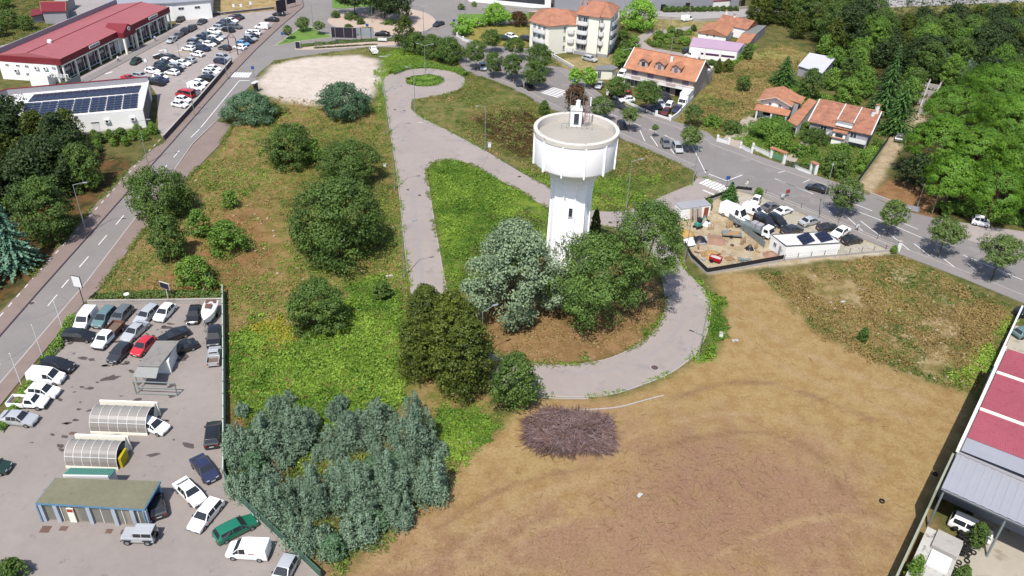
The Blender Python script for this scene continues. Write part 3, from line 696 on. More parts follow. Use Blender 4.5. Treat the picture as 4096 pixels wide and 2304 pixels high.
# gabled entrance porch
A, d, n, L = sb.e(0)
pp = [A + d * 22.9, A + d * 28.4, A + d * 28.4 + n * 1.7, A + d * 22.9 + n * 1.7]
MB().prism(pp, 4.25, 5.6).build('porch_fascia', M_RED, sb.root)
apx = (A + d * 25.6)
pg = MB(); f0, f1 = A + d * 22.9 + n * 1.72, A + d * 28.4 + n * 1.72; fm = apx + n * 1.72; bm_ = apx - n * 4
pg.poly([E3(f0, 5.6), E3(f1, 5.6), E3(fm, 7.3)]); pg.poly([E3(f1, 5.6), E3(f1 - n * 5.7, 5.6), E3(bm_, 7.0), E3(fm, 7.3)]); pg.poly([E3(f0, 5.6), E3(fm, 7.3), E3(bm_, 7.0), E3(f0 - n * 5.7, 5.6)])
pgo = pg.build('porch_gable', [M_RED], sb.root)
ck = MB(); ck.tube(E3(fm + n * .02, 6.1), E3(fm + n * .1, 6.1), .55, n=20); co = ck.build('round_emblem', M_FRAME, pgo)
MB().tube(E3(fm + n * .1, 6.1), E3(fm + n * .13, 6.1), .2, n=14).build('emblem_mark', M_BLACK, co)
for u in (23.0, 28.0): sb.onwall(0, u, u + .5, 0, 4.25, 1.15, 1.65).build('porch_pillar', M_CREAM, sb.root)
for u, ln in ((11.0, 4.2), (37.5, 4.4)):
    sg = sb.onwall(0, u, u + ln, 4.85, 5.6, .004, .14).build('fascia_sign', M_FRAME, sb.root)
    for k in range(7): sb.onwall(0, u + .35 + k * ln / 8, u + .35 + k * ln / 8 + .3, 5.02, 5.35 + .08 * (k % 2), .145, .17).build('sign_letter', M_BLACK, sg)
for u in (2.2, 4.4, 6.6, 8.8, 11.0, 13.6): sb.window(3, 15.65 - u, 3.3, .9, .5, sill=False)
for u in (4.2, 6.4): sb.ac_unit(3, 15.65 - u, 3.0)
sb.ac_unit(3, 15.65 - 11.6, 2.0); sb.window(3, 6.6, 1.3, .8, .6, sill=False)
sb.onwall(3, 9, 13.5, 0, 2.6, .6, 3.2).build('service_annex', M_WHITE, sb.root)
tr_ = sb.onwall(0, -4.4, 1.4, .3, 1.9, 3.0, 3.1); tr_.build('trolley_shelter', M_STEEL, sb.root)
sb.onwall(0, 1.2, 46, .0, .14, 1.9, 4.4).build('front_walkway', M_SLAB, sb.root)
# ------------------------------------------------------------------ shop with solar roof
zs = 4.0
SP = [G2((113, 297), zs), G2((359, 276), zs), G2((374, 206), zs), G2((20, 238), zs), G2((-40, 262), zs), G2((0, 292), zs)]
so_ = Bld('solar_roof_store', 'white store whose flat roof is covered with dark solar panels', 'shop', SP)
so_.walls(zs - .1, M_WHITE)
MB().prism(so_.p, zs - .1, zs).build('roof', mat('white_roof_membrane', C(246, 242, 240, 1.2), .7, .04, .8), so_.root)
cp = MB()
ribbon([so_.p[1], so_.p[2]], .25, zs, zs + .35, cp); cp.build('parapet', M_FRAME, so_.root)
bp_ = ribbon([so_.p[2], so_.p[3], so_.p[4]], .3, zs, zs + 1.15).build('back_parapet', M_GREYW, so_.root)
ribbon([so_.p[2], so_.p[3], so_.p[4]], .36, zs + 1.151, zs + 1.3).build('parapet_cap', M_RED, bp_)
sidew = mat('grey_brown_wall', C(140, 130, 130), .9, .15, 1); so_.onwall(1, .1, 14.0, 0, zs - .15, .01, .12).build('side_cladding', sidew, so_.root)
pvm = MB().box(-.5, .5, -.84, .84, 0, .04).mesh('solar_panel', M_PV)
def P3(x, y, z): q = G(x, y, z); return q - so_.o
def pv_patch(c00, c10, c11, c01, nu, nv, gapu, gapv, zoff):
    """grid of panels between four roof corners; corners are local"""
    for i in range(nu):
        for j in range(nv):
            def at(u, v): return (c00 * (1 - u) + c10 * u) * (1 - v) + (c01 * (1 - u) + c11 * u) * v
            u0, u1 = (i + gapu) / nu, (i + 1 - gapu) / nu; v0, v1 = (j + gapv) / nv, (j + 1 - gapv) / nv
            q = [at(u0, v0), at(u1, v0), at(u1, v1), at(u0, v1)]
            n_ = (q[1] - q[0]).cross(q[3] - q[0]).normalized()
            if n_.z < 0: n_ = -n_
            b = MB(); lo = [p + n_ * zoff for p in q]; hi = [p + n_ * .05 for p in lo]
            b.poly(hi)
            for k in range(4): kk = (k + 1) % 4; b.poly([lo[k], lo[kk], hi[kk], hi[k]])
            b.build('solar_panel', M_PV, so_.root)
rackm = MB(); 
za = lambda x, y: P3(*ZA(x, y), zs + .02)
pv_patch(za(280, 1030), za(1395, 935), za(1425, 862), za(345, 955), 14, 1, .03, .02, .12)
gx0 = [(215, 1195, 375, 1182, 420, 1035, 262, 1045), (380, 1182, 540, 1168, 588, 1020, 428, 1033), (552, 1166, 710, 1152, 750, 1006, 596, 1019), (722, 1150, 880, 1137, 915, 992, 760, 1005), (893, 1136, 1050, 1121, 1078, 978, 925, 991), (1062, 1120, 1215, 1106, 1238, 963, 1088, 977), (1228, 1105, 1380, 1090, 1393, 945, 1248, 962)]
for g_ in gx0:
    c = [za(g_[0], g_[1]), za(g_[2], g_[3]), za(g_[4], g_[5]), za(g_[6], g_[7])]
    pv_patch(c[0], c[1], c[2], c[3], 2, 6, .02, .09, .18)
so_.ac_unit(0, 16.3, 1.9); so_.ac_unit(0, 11.3, 1.9)
dr_ = so_.onwall(0, 8.2, 9.6, 0, 2.2, .005, .06).build('door', M_FRAME, so_.root)
so_.onwall(0, 8.15, 9.65, 2.2, 2.3, .005, .2).build('door_hood', M_GREYW, dr_)
so_.onwall(0, 0, 17, .0, .5, .3, .9).build('loading_kerb', M_CONC, so_.root)
# the store's roadside name sign, seen from behind (letters read backwards)
def text_thing(body, size, m, loc, rot, name, parent=None, ext=.03):
    cu = bpy.data.curves.new(name, 'FONT'); cu.body = body; cu.size = size; cu.extrude = ext; cu.align_x = 'CENTER'
    tmp = bpy.data.objects.new(name, cu); COL.objects.link(tmp)
    dg = bpy.context.evaluated_depsgraph_get(); me_ = bpy.data.meshes.new_from_object(tmp.evaluated_get(dg))
    bpy.data.objects.remove(tmp); me_.materials.clear(); me_.materials.append(m)
    o = obj(name, me_, parent, loc); o.rotation_euler = rot; return o
sgp = G(*ZA(600, 870)); sgr = thing('store_name_sign', 'free-standing lettered store sign behind the solar roof, its letters read backwards', 'sign', (sgp.x, sgp.y, 0))
MB().box(-3.4, 3.4, -.06, .06, 2.0, 2.15).tube((-3, 0, 0), (-3, 0, 2), .06).tube((3, 0, 0), (3, 0, 2), .06).build('sign_frame', M_STEEL, sgr)
text_thing('marché', 1.9, M_FRAME, (0, 0, 2.2), (math.radians(90), 0, math.radians(180)), 'lettering', sgr, .08)
hutp = [G2((62, 335)), G2((112, 330)), G2((116, 312)), G2((68, 316))]
hb_ = Bld('store_outbuilding', 'small lean-to with dark red roof beside the solar-roofed store', 'shed', hutp); hb_.walls(2.2, M_GREYW)
hb_.slab('roof', .4, 2.2, 2.4, M_RED)

# ------------------------------------------------------------------ barns and warehouse at the top left
def simple_gable(name, label, cat, eave_pts, ez, rz, wallm, roofm, over=.4, ridge_along=0, group=None):
    """eave_pts: four plan corners; the ridge runs parallel to edge 0 (ridge_along 0) or edge 1"""
    b = Bld(name, label, cat, eave_pts, group); b.walls(ez, wallm)
    P_ = [Vector(p) for p in eave_pts]
    if ridge_along == 0: r0, r1 = (P_[0] + P_[3]) / 2, (P_[1] + P_[2]) / 2; asg = [0, 1, 1, 0]
    else: r0, r1 = (P_[0] + P_[1]) / 2, (P_[2] + P_[3]) / 2; asg = [0, 0, 1, 1]
    # gable walls under the roof ends
    gw = MB(); L = lambda p, z: Vector((p.x - b.o.x, p.y - b.o.y, z))
    if ridge_along == 0: ends = ((P_[0], P_[3], r0), (P_[1], P_[2], r1))
    else: ends = ((P_[0], P_[1], r0), (P_[2], P_[3], r1))
    for e0, e1, rr in ends: gw.poly([L(e0, ez), L(e1, ez), L(rr, rz - .03)])
    gw.build('gable_wall', wallm, b.root)
    dr = (r1 - r0).normalized() * over
    b.roof(ez + .1, rz + .05, r0 - dr, r1 + dr, asg, roofm, over)
    return b
zb = lambda x, y, z: G2((x * .125, y * .125), z)
b1 = simple_gable('barn', 'white barn with plum-red roof behind the supermarket', 'barn', [zb(850, 235, 3.4), zb(1310, 225, 3.4), zb(1325, 30, 3.4), zb(860, 30, 3.4)], 3.4, 4.6, M_GREYW, M_RED)
b2 = Bld('lean_to', 'low lean-to with plum-red roof against the white barn', 'shed', [zb(640, 335, 2), zb(845, 290, 2), zb(840, 190, 2), zb(650, 210, 2)]); b2.walls(2, M_GREYW); b2.slab('roof', .3, 2, 2.25, M_RED)
b3 = Bld('flat_barn', 'pale green-roofed barn beyond the white barn', 'barn', [zb(1110, 20, 3), zb(1330, 40, 3), zb(1480, -60, 3), zb(1180, -80, 3)]); b3.walls(3, M_GREYW); b3.slab('roof', .3, 3, 3.2, mat('mint_roof', C(186, 214, 206), .7, .1, 1))
wl = [G2((272, 14), 5.0), G2((430, 9), 5.0), G2((528, 2), 5.0), G2((532, -60), 5.0), G2((280, -60), 5.0)]
wh = Bld('warehouse', 'long white warehouse beyond the supermarket car park', 'warehouse', wl); wh.walls(5.0, M_WHITE); wh.slab('roof', .4, 5.0, 5.35, M_ZINC)
for i_, us in ((0, (3, 12)), (1, (2.5, 7))):
    for u in us: wh.window(i_, u, 3.0, 1.6, .8, sill=False)
struct(sheet('back_yard', W([(-60,180),(60,108),(160,62),(280,10),(380,-60),(180,-60),(150,52),(95,92),(-60,130)]), [], mat('gravel_yard', C(188, 180, 178), .95, .1, 1), .015))

# ------------------------------------------------------------------ apartment block: two joined wings
zc = lambda x, y: (1308.1 + x * .125, y * .125)
a0, a1, a2, a3 = G2((1331, 124)), G2((1378, 139)), G2((1421, 133)), G2((1447, 135))
bk = Vector((2.5, 11.0))
a2n = (a2[0] + .4, a2[1] - 1.2)
lw_ = [a0, a1, a2, a3, (a3[0] + bk.x, a3[1] + bk.y), (a0[0] + bk.x, a0[1] + bk.y)]
ab = Bld('apartment_wing', 'lower cream apartment wing with terracotta hipped roof and bowed balconies', 'apartments', lw_)
ab.walls(7.9, M_CREAM)
m0 = Vector(a0).lerp(Vector(a3), .33) + bk * .5; m1 = Vector(a0).lerp(Vector(a3), .72) + bk * .5
ab.roof(7.9, 10.1, m0, m1, [0, 0, 1, 1, 1, 0], M_TILE, .55)
l0 = ab.e(0)[3]; l1 = ab.e(1)[3]
for fl in range(3):
    z = .6 + 2.5 * fl
    ab.balcony(0, l0 * .5, z, l0 * .66, .8)
    for t in (.24, .5, .76): ab.window(0, l0 * t, z + .1, .95, 1.75, M_SHUT if fl == 2 else M_GLASS, sill=False)
    ab.window(1, l1 * .9, z + .4, .7, 1.2); ab.balcony(2, 1.3, z, 1.9, .6)
b0, b1_, b2_, b3_ = G2((1444, 135)), G2((1466, 137.5)), G2((1499, 144.5)), G2((1527, 146))
b4 = G2((1546, 118)); bk2 = Vector((2.5, 12.5))
rw_ = [b0, b2_, (b2_[0] + .3, b2_[1] + 1.0), b3_, b4, (b4[0] - 1.0, b4[1] + 4), (b0[0] + bk2.x, b0[1] + bk2.y)]
rb_ = Bld('apartment_block', 'four-storey cream apartment block with terracotta hipped roof and stacked balconies', 'apartments', rw_)
rb_.walls(10.9, M_CREAM); 
pl = MB().prism([Vector(p) * 1.0 for p in rb_.p], 0, .9)
plo = rb_.slab('plinth', .06, 0, .9, M_GREYW)
r0_ = Vector(b0).lerp(Vector(b3_), .3) + Vector((1.5, 6.5)); r1_ = Vector(b0).lerp(Vector(b3_), .75) + Vector((1.5, 7))
rb_.roof(10.9, 13.0, r0_, r1_, [0, 1, 1, 1, 1, 1, 0], M_TILE, .6)
L0 = rb_.e(0)[3]; L2 = rb_.e(2)[3]; L3 = rb_.e(3)[3]
for fl in range(4):
    z = 1.0 + 2.45 * fl
    if fl: rb_.balcony(0, L0 * .3, z, L0 * .5, 1.0)
    rb_.window(0, L0 * .16, z + .3, .9, 1.6, sill=False); rb_.window(0, L0 * .4, z + .3, 1.3, 1.6, sill=False)
    rb_.onwall(0, L0 * .06, L0 * .54, z + .05, z + 2.2, .003, .015).build('loggia_wall', M_GREYW, rb_.root)
    if fl: rb_.balcony(2, .7, z, 1.5, .7)
    rb_.window(2, .7, z + .4, .7, 1.4, sill=False)
    if fl: rb_.balcony(3, L3 * .5, z, L3 * .75, .9)
    rb_.window(3, L3 * .35, z + .3, 1.1, 1.5); rb_.window(3, L3 * .7, z + .3, 1.1, 1.5)
cx_, cy_ = Vector(b0).lerp(Vector(b3_), .12) + Vector((1.2, 4.0)) - rb_.o.to_2d()
rb_.chimney(cx_, cy_, 10.5, 14.0, .9, M_GREYW); rb_.chimney(cx_ - 1, cy_ + 5, 10.5, 13.6, .7, M_GREYW)
wr = thing('balustrade_wall', 'low white balustraded wall beside the apartment forecourt', 'wall', G(*ZC(400, 570)))
pa, pb = Vector(G2(ZC(400, 570))), Vector(G2(ZC(620, 700)))
dd_ = (pb - pa); k_ = 14
ribbon([(0, 0), dd_], .3, 0, .35).build('base', M_GREYW, wr); ribbon([(0, 0), dd_], .22, .85, .97).build('top_rail', M_FRAME, wr)
for k in range(k_): q = dd_ * ((k + .5) / k_); MB().lathe([(.05, .35), (.09, .5), (.05, .7), (.08, .85)], 6, (q.x, q.y)).build('baluster', M_FRAME, wr)
gb = Bld('flat_garage', 'small cream garage with grey flat roof beside the orange-roofed villa', 'garage', [G2(ZC(835, 800)), G2(ZC(1000, 800)), G2(ZC(1045, 780)), G2(ZC(1000, 752)), G2(ZC(850, 760))])
gb.walls(2.4, M_CREAM); gb.slab('roof', .35, 2.4, 2.6, M_ROOFG); gb.window(0, 1.0, .2, .9, 2.0, sill=False)

# ------------------------------------------------------------------ commercial villa with dormers
v0, v1 = Vector((26.4, 202.8)), Vector((41.9, 194.7)); vd = (v1 - v0).normalized(); vb = Vector((-vd.y, vd.x))
VL = (v1 - v0).length; VD = 10.5
vp = [v0, v1, v1 + vb * VD, v0 + vb * VD]
vi = Bld('commercial_villa', 'two-storey beige villa with orange tiled roof, three dormers and a long balcony', 'house', [tuple(p) for p in vp])
vi.walls(4.9, M_BEIGE)
L = lambda p, z: Vector((p.x - v0.x, p.y - v0.y, z))
gw = MB()
for e0, e1 in ((vp[0], vp[3]), (vp[1], vp[2])): gw.poly([L(e0, 4.9), L(e1, 4.9), L((e0 + e1) / 2, 8.0)])
gw.build('gable_wall', M_BEIGE, vi.root)
rm0, rm1 = (vp[0] + vp[3]) / 2 - vd * .5, (vp[1] + vp[2]) / 2 + vd * .5
ov = .75
vr = tiled_plane('roof', [L(vp[0] - vd * .5 - vb * ov, 4.65), L(vp[1] + vd * .5 - vb * ov, 4.65), L(rm1, 8.15), L(rm0, 8.15)], M_TILEO, vi.root, Vector((0, 0, 0)))
tiled_plane('roof', [L(vp[3] - vd * .5 + vb * ov, 4.65), L(vp[2] + vd * .5 + vb * ov, 4.65), L(rm1, 8.15), L(rm0, 8.15)], M_TILEO, vi.root, Vector((0, 0, 0)))
MB().tube(L(rm0, 8.2), L(rm1, 8.2), .12, n=6).build('ridge_tiles', M_TILE, vr)
for s_ in (0, 1):
    e = (vp[s_] + vd * (.55 if s_ else -.55)); rr = (rm1 if s_ else rm0)
    MB().tube(L(e - vb * ov, 4.72), L(rr, 8.24), .14, n=5).tube(L(e + vb * (VD + ov), 4.72), L(rr, 8.24), .14, n=5).build('barge_board', M_FRAME, vr)
def dormer(bl, u, dpt, wd, zb_, zt, wall, tile, shut):
    """dormer on the front pitch, u along the front, dpt metres behind the front wall"""
    o2 = bl.p[0]; o2 = Vector(o2); f = o2 + vd * u + vb * dpt; hw = wd / 2
    E = lambda p, z: Vector((p.x, p.y, z))
    b = MB().prism([f - vd * hw, f + vd * hw, f + vd * hw + vb * 2.6, f - vd * hw + vb * 2.6], zb_, zt); do = b.build('dormer', wall, bl.root)
    g = MB().poly([E(f - vd * hw, zt), E(f + vd * hw, zt), E(f, zt + .55)]); g.build('dormer_gable', wall, do)
    t = MB(); ap0 = f - vb * .35; ap1 = f + vb * 3.4; wd2 = hw + .35
    for s_ in (-1, 1):
        q = [E(ap0, zt + .75), E(ap0 + vd * (wd2 * s_), zt - .05), E(ap1 + vd * (wd2 * s_), zt - .05), E(ap1, zt + .75)]
        t.poly(q if s_ < 0 else list(reversed(q))); lo = [p - Vector((0, 0, .12)) for p in q]; t.poly(lo); t.poly([q[0], lo[0], lo[1], q[1]]); t.poly([q[1], lo[1], lo[2], q[2]])
    t.build('dormer_roof', tile, do)
    MB().prism([f - vd * .42 - vb * .04, f + vd * .42 - vb * .04, f + vd * .42 - vb * .01, f - vd * .42 - vb * .01], zb_ + .45, zt - .15).build('dormer_window', shut, do)
for u, sh in ((4.0, M_GLASS), (8.2, M_SHUT), (12.4, M_SHUT)): dormer(vi, u, .55, 2.2, 5.1, 6.85, M_BEIGE, M_TILEO, sh)
vi.chimney(*(vd * 10.0 + vb * 3.6), 6.5, 8.6, .7, M_FRAME)
bal = vi.onwall(0, -.3, VL + .3, 2.35, 2.55, .004, 1.3).build('balcony', M_FRAME, vi.root)
vi.onwall(0, -.3, VL + .3, 3.3, 3.42, 1.15, 1.3).build('handrail', M_FRAME, bal)
for k in range(48):
    u = -.2 + (VL + .4) * k / 47
    if (k // 6) % 2 == 0: vi.onwall(0, u - .06, u + .06, 2.55, 3.3, 1.18, 1.27).build('baluster', M_FRAME, bal)
for k in range(4):
    u = -.2 + (VL + .4) * (6 + 12 * k) / 47; u1 = -.2 + (VL + .4) * (11.4 + 12 * k) / 47; vi.onwall(0, u - .15, u1 + .1, 2.55, 3.3, 1.18, 1.28).build('balcony_panel', M_BEIGE, bal)
for u in (2.2, 6.4, 11.2, 15.4): vi.shutter(0, u, 2.6, 1.6, 1.95)
for u in (.9, 1.9, 2.9): vi.window(0, u, .1, .8, 2.0, sill=False, name='door')
vi.window(0, 10.6, .3, 2.6, 1.7, sill=False); vi.onwall(0, 13.2, 16.2, .05, 2.1, .004, .05).build('garage_shade_panel', M_DARK, vi.root)  # dark panel on the solid wall: shade inside the garage painted as colour
for u in (.2, 5.2, 9.0, 17.2): vi.onwall(0, u - .15, u + .15, 0, 2.35, 1.0, 1.25).build('column', M_FRAME, vi.root)
for u, z in ((2.5, .9), (4.4, 1.2), (6.2, 1.4)): vi.window(1, u, z, .5, .7, sill=False)
ve = [vp[1] + vb * (VD + .02), vp[1] + vb * (VD + 5.0), vp[1] + vb * (VD + 5.0) - vd * 9, vp[1] + vb * (VD + .02) - vd * 9]
ex = MB().prism([L(p, 0).to_2d() for p in ve], 0, 3.0); ex.build('rear_annex', M_BEIGE, vi.root)
ribbon([L(p, 0).to_2d() for p in ve[:3]], .2, 3.0, 3.9).build('terrace_parapet', M_FRAME, vi.root)
bw = thing('boundary_wall', 'white boundary wall along the villa car yard beside the grass slope', 'wall', G(1740, 252))
w0 = Vector(G2((1740, 252))); ribbon([Vector(G2(p)) - w0 for p in [(1742, 250), (1705, 292), (1686, 306)]], .25, 0, 1.0).build('wall', M_FRAME, bw)
bw2 = thing('boundary_wall', 'white wall with low pillars between villa car yard and street', 'wall', G(1572, 247))
w0 = Vector(G2((1572, 247))); pts = [Vector(G2(p)) - w0 for p in [(1528, 238), (1572, 258), (1650, 292), (1684, 303)]]
ribbon(pts, .22, 0, .55).build('wall', M_FRAME, bw2)
for q in pts: MB().box(q.x - .3, q.x + .3, q.y - .3, q.y + .3, 0, 1.3).build('pillar', M_FRAME, bw2)

# ------------------------------------------------------------------ houses on the right
zd = lambda x, y: (1861.6 + x * .15625, 188.7 + y * .15625)
# house D: gable roof with cat-slide dormer
ez, rz_ = 3.5, 6.0
e0, e1 = G(*zd(1095, 745), ez), G(*zd(2110, 968), ez); g0, g1 = G(*zd(1278, 395), rz_), G(*zd(2290, 600), rz_)
xd = (e1 - e0).normalized(); yd = Vector((-xd.y, xd.x, 0)); run = max(3.2, ((g0 - e0).dot(yd) + (g1 - e1).dot(yd)) / 2)
LN = (e1 - e0).length
g0 = Vector((e0.x, e0.y, rz_)) + yd * run; g1 = Vector((e1.x, e1.y, rz_)) + yd * run
ctr = [e0 + xd * .5 + yd * .5, e1 - xd * .5 + yd * .5, e1 - xd * .5 + yd * (2 * run - .5), e0 + xd * .5 + yd * (2 * run - .5)]
hd = Bld('tiled_house', 'white house with wide weathered terracotta roof, roof terrace and ivy-framed porch', 'house', [(p.x, p.y) for p in ctr])
hd.walls(3.5, M_GREYW)
gw = MB()
for a, b in ((0, 3), (1, 2)): gw.poly([ctr[a] - hd.o + Vector((0, 0, 0)), ctr[b] - hd.o, (ctr[a] + ctr[b]) / 2 - hd.o + Vector((0, 0, 2.2))])
gw.build('gable_wall', M_GREYW, hd.root)
hr = tiled_plane('roof', [e0, e1, g1, g0], M_TILEB, hd.root, hd.o)
tiled_plane('roof', [e0 + yd * 2 * run, e1 + yd * 2 * run, g1, g0], M_TILEB, hd.root, hd.o)
MB().tube(g0 - hd.o, g1 - hd.o, .13, n=6).build('ridge_tiles', M_TILE, hr)
for p, q in ((e0, g0), (e1, g1)): MB().tube(p - hd.o + Vector((0, 0, .06)), q - hd.o + Vector((0, 0, .06)), .14, n=5).build('barge_board', M_FRAME, hr)
ts0, ts1 = LN * .43, LN * .69
tp = [e0 + xd * ts0 + yd * .9, e0 + xd * ts1 + yd * .9, e0 + xd * ts1 + yd * (run + .0), e0 + xd * ts0 + yd * (run + .0)]
tr = MB().prism([(p - hd.o).to_2d() for p in tp], 3.6, 4.75).build('roof_dormer', M_GREYW, hd.root)
tiled_plane('dormer_roof', [tp[0] + Vector((0, 0, 1.45)), tp[1] + Vector((0, 0, 1.45)), Vector((tp[2].x, tp[2].y, 6.12)), Vector((tp[3].x, tp[3].y, 6.12))], M_TILEB, tr, hd.o)
for a, b in ((tp[0], tp[3]), (tp[1], tp[2])): MB().tube(Vector((a.x, a.y, 4.98)) - hd.o, Vector((b.x, b.y, 6.2)) - hd.o, .13, n=5).build('verge', M_FRAME, tr)
MB().prism([(p - hd.o).to_2d() for p in (tp[0] - yd * .8, tp[1] - yd * .8, tp[1] - yd * .05, tp[0] - yd * .05)], 3.9, 4.15).build('awning', M_FRAME, tr)
hd.balcony(0, 2.5, 1.2, 4.0, 1.0); 
bl_ = hd.onwall(0, LN * .66, LN - 1.1, 1.35, 1.5, .004, 1.3).build('balcony', M_FRAME, hd.root); hd.onwall(0, LN * .66, LN - 1.1, 1.5, 2.3, 1.22, 1.3).build('parapet', M_FRAME, bl_)
po = hd.onwall(0, LN * .4, LN * .6, 0, 2.9, .004, 1.4).build('porch', M_WHITE, hd.root); hd.onwall(0, LN * .385, LN * .615, 2.9, 3.1, .004, 1.7).build('porch_roof', M_TILEO, po)
hd.onwall(0, LN * .385, LN * .6, 1.55, 1.72, 1.41, 1.75).build('porch_band', M_TILEO, po)
hd.onwall(0, LN * .44, LN * .56, 1.85, 2.6, 1.41, 1.44).build('porch_window', M_GLASS, po)
for u in (3.0, LN - 4.0): hd.window(0, u, 1.6, 1.4, 1.5)
cx = (e1 - xd * 1.0 + yd * (run - .6) - hd.o); hd.chimney(cx.x, cx.y, 5, 7.6, .7, M_FRAME); hd.chimney(cx.x - 1.0, cx.y - .8, 4.6, 6.6, .6, M_FRAME)
# house C: front gable, porch roof, annexe
ez, rz_ = 3.9, 5.2
fl_, fr_, ap, rbk, br_, blk = G(*zd(305, 405), ez), G(*zd(822, 503), ez), G(*zd(580, 372), rz_), G(*zd(745, 170), rz_), G(*zd(1125, 322), ez), G(*zd(320, 292), ez)
xd2 = (fr_ - fl_).normalized(); yd2 = Vector((-xd2.y, xd2.x, 0)); W2 = (fr_ - fl_).length; D2 = 8.2
fr_ = fl_ + xd2 * W2; cp_ = [fl_ + xd2 * .4 + yd2 * .4, fr_ - xd2 * .4 + yd2 * .4, fr_ - xd2 * .4 + yd2 * D2, fl_ + xd2 * .4 + yd2 * D2]
hc = Bld('gabled_house', 'white house with orange tiled front gable, pillared porch and low tiled annexe', 'house', [(p.x, p.y) for p in cp_])
hc.walls(3.9, M_WHITE)
mid0 = fl_ + xd2 * (W2 * .5); apz = Vector((0, 0, rz_ - ez + .15)); 
gw = MB(); gw.poly([Vector((p.x, p.y, 3.9)) - hc.o for p in (cp_[0], cp_[1])] + [Vector(((cp_[0].x + cp_[1].x) / 2, (cp_[0].y + cp_[1].y) / 2, 5.1)) - hc.o]); gw.build('gable_wall', M_WHITE, hc.root)
for s_ in (0, 1):
    e = fl_ if s_ == 0 else fr_; ex_ = -xd2 * .3 if s_ == 0 else xd2 * .3
    tiled_plane('roof', [e + ex_ - yd2 * .4, mid0 + apz - yd2 * .4, mid0 + apz + yd2 * (D2 + .4), e + ex_ + yd2 * (D2 + .4)], M_TILEO, hc.root, hc.o)
    MB().tube(e + ex_ - yd2 * .42 - hc.o, mid0 + apz - yd2 * .42 - hc.o, .12, n=5).build('barge_board', M_BEIGE, hc.root)
MB().tube(mid0 + apz - yd2 * .4 - hc.o, mid0 + apz + yd2 * (D2 + .4) - hc.o, .12, n=5).build('ridge_tiles', M_TILE, hc.root)
sl0 = fl_ + xd2 * (W2 * .55) + yd2 * 2.5; tiled_plane('side_roof', [sl0 + Vector((0, 0, .9)), sl0 + xd2 * 5.2 + Vector((0, 0, .15)), sl0 + xd2 * 5.2 + yd2 * 5 + Vector((0, 0, .15)), sl0 + yd2 * 5 + Vector((0, 0, .95))], M_TILEO, hc.root, hc.o)
MB().prism([(p - hc.o).to_2d() for p in (cp_[1] + yd2 * 2.3, cp_[1] + xd2 * 1.6 + yd2 * 2.3, cp_[1] + xd2 * 1.6 + yd2 * 6.6, cp_[1] + yd2 * 6.6)], 0, 3.9).build('side_wing', M_GREYW, hc.root)
hc.window(0, W2 * .3, 3.0, .7, .7, sill=False); hc.window(0, W2 * .6, 3.0, .7, .7, sill=False)
pf = [fl_ - xd2 * .3 - yd2 * 2.4 + Vector((0, 0, -1.5)), fr_ + xd2 * .2 - yd2 * 2.4 + Vector((0, 0, -1.5)), fr_ + xd2 * .2 + yd2 * .4 + Vector((0, 0, -.95)), fl_ - xd2 * .3 + yd2 * .4 + Vector((0, 0, -.95))]
por = tiled_plane('porch_roof', pf, M_TILEO, hc.root, hc.o)
for t in (.05, .5, .95):
    q = fl_ + xd2 * (W2 * t) - yd2 * 2.1 - hc.o; MB().box(q.x - .18, q.x + .18, q.y - .18, q.y + .18, 0, 2.35).build('porch_pillar', M_FRAME, por)
for t in (.28, .72): hc.onwall(0, W2 * t - 1.0, W2 * t + .9, .6, 2.2, .004, .05).build('porch_shade_panel', M_DARK, por)  # dark panels on the solid wall: shade under the porch painted as colour
an = [G2(zd(765, 745), 2.5), G2(zd(925, 822), 2.5), G2(zd(1235, 432), 2.5), G2(zd(1110, 385), 2.5)]
ah = Bld('tiled_annexe', 'low annexe with orange mono-pitch roof between the two white houses', 'annexe', an); ah.walls(2.4, M_WHITE); ah.slab('roof', .25, 2.4, 2.62, M_TILEO)
ah.onwall(0, .2, ah.e(0)[3] - .2, .05, 1.9, .004, .03).build('garage_shade_panel', M_DARK, ah.root)  # annexe garage: its inner shade is painted as a dark panel on the wall
# garden walls and gates along the street
def wall_run(label, pts, h, m, cat='wall', w=.25, pillars=0, name='garden_wall'):
    p = W(pts); o = thing(name, label, cat, (p[0][0], p[0][1], 0)); q = [(x - p[0][0], y - p[0][1]) for x, y in p]
    ribbon(q, w, 0, h).build('wall', m, o); ribbon(q, w + .08, h + .003, h + .06).build('coping', M_CONC, o)
    if pillars:
        for x, y in q: MB().box(x - .22, x + .22, y - .22, y + .22, 0, h + .5).build('pillar', M_FRAME, o)
    return o
wall_run('low white garden wall with lattice below the gabled house', [zd(200, 1195), zd(480, 1320)], .9, M_FRAME, pillars=1)
wall_run('garden wall with dark hedge in front of the tiled house', [zd(740, 1410), (2008, 428), (2040, 440)], .7, M_FRAME)
wall_run('white balustraded garden wall at the end of the house drive', [(1804, 356), (1832, 364)], 1.0, M_FRAME, pillars=1)
wall_run('white pillar wall beside the house drive', [(1862, 372), (1890, 386)], .8, M_FRAME, pillars=1)
def gate(label, a, b, hgt=2.1):
    a = Vector(G2(a)); b = Vector(G2(b)); d = b - a; o = thing('garden_gate', label, 'gate', (a.x, a.y, 0))
    for q in (Vector((0, 0)), d): MB().box(q.x - .28, q.x + .28, q.y - .28, q.y + .28, 0, hgt).build('gate_pillar', M_FRAME, o)
    MB().bar(-d * .12, d * 1.12, .9, .22, hgt).build('tiled_hood', M_TILEO, o)
    gm = mat('green_gate', C(120, 168, 128), .5, .2, 2); MB().bar(d * .1, d * .9, .05, 1.2, .1).build('gate_leaf', gm, o)
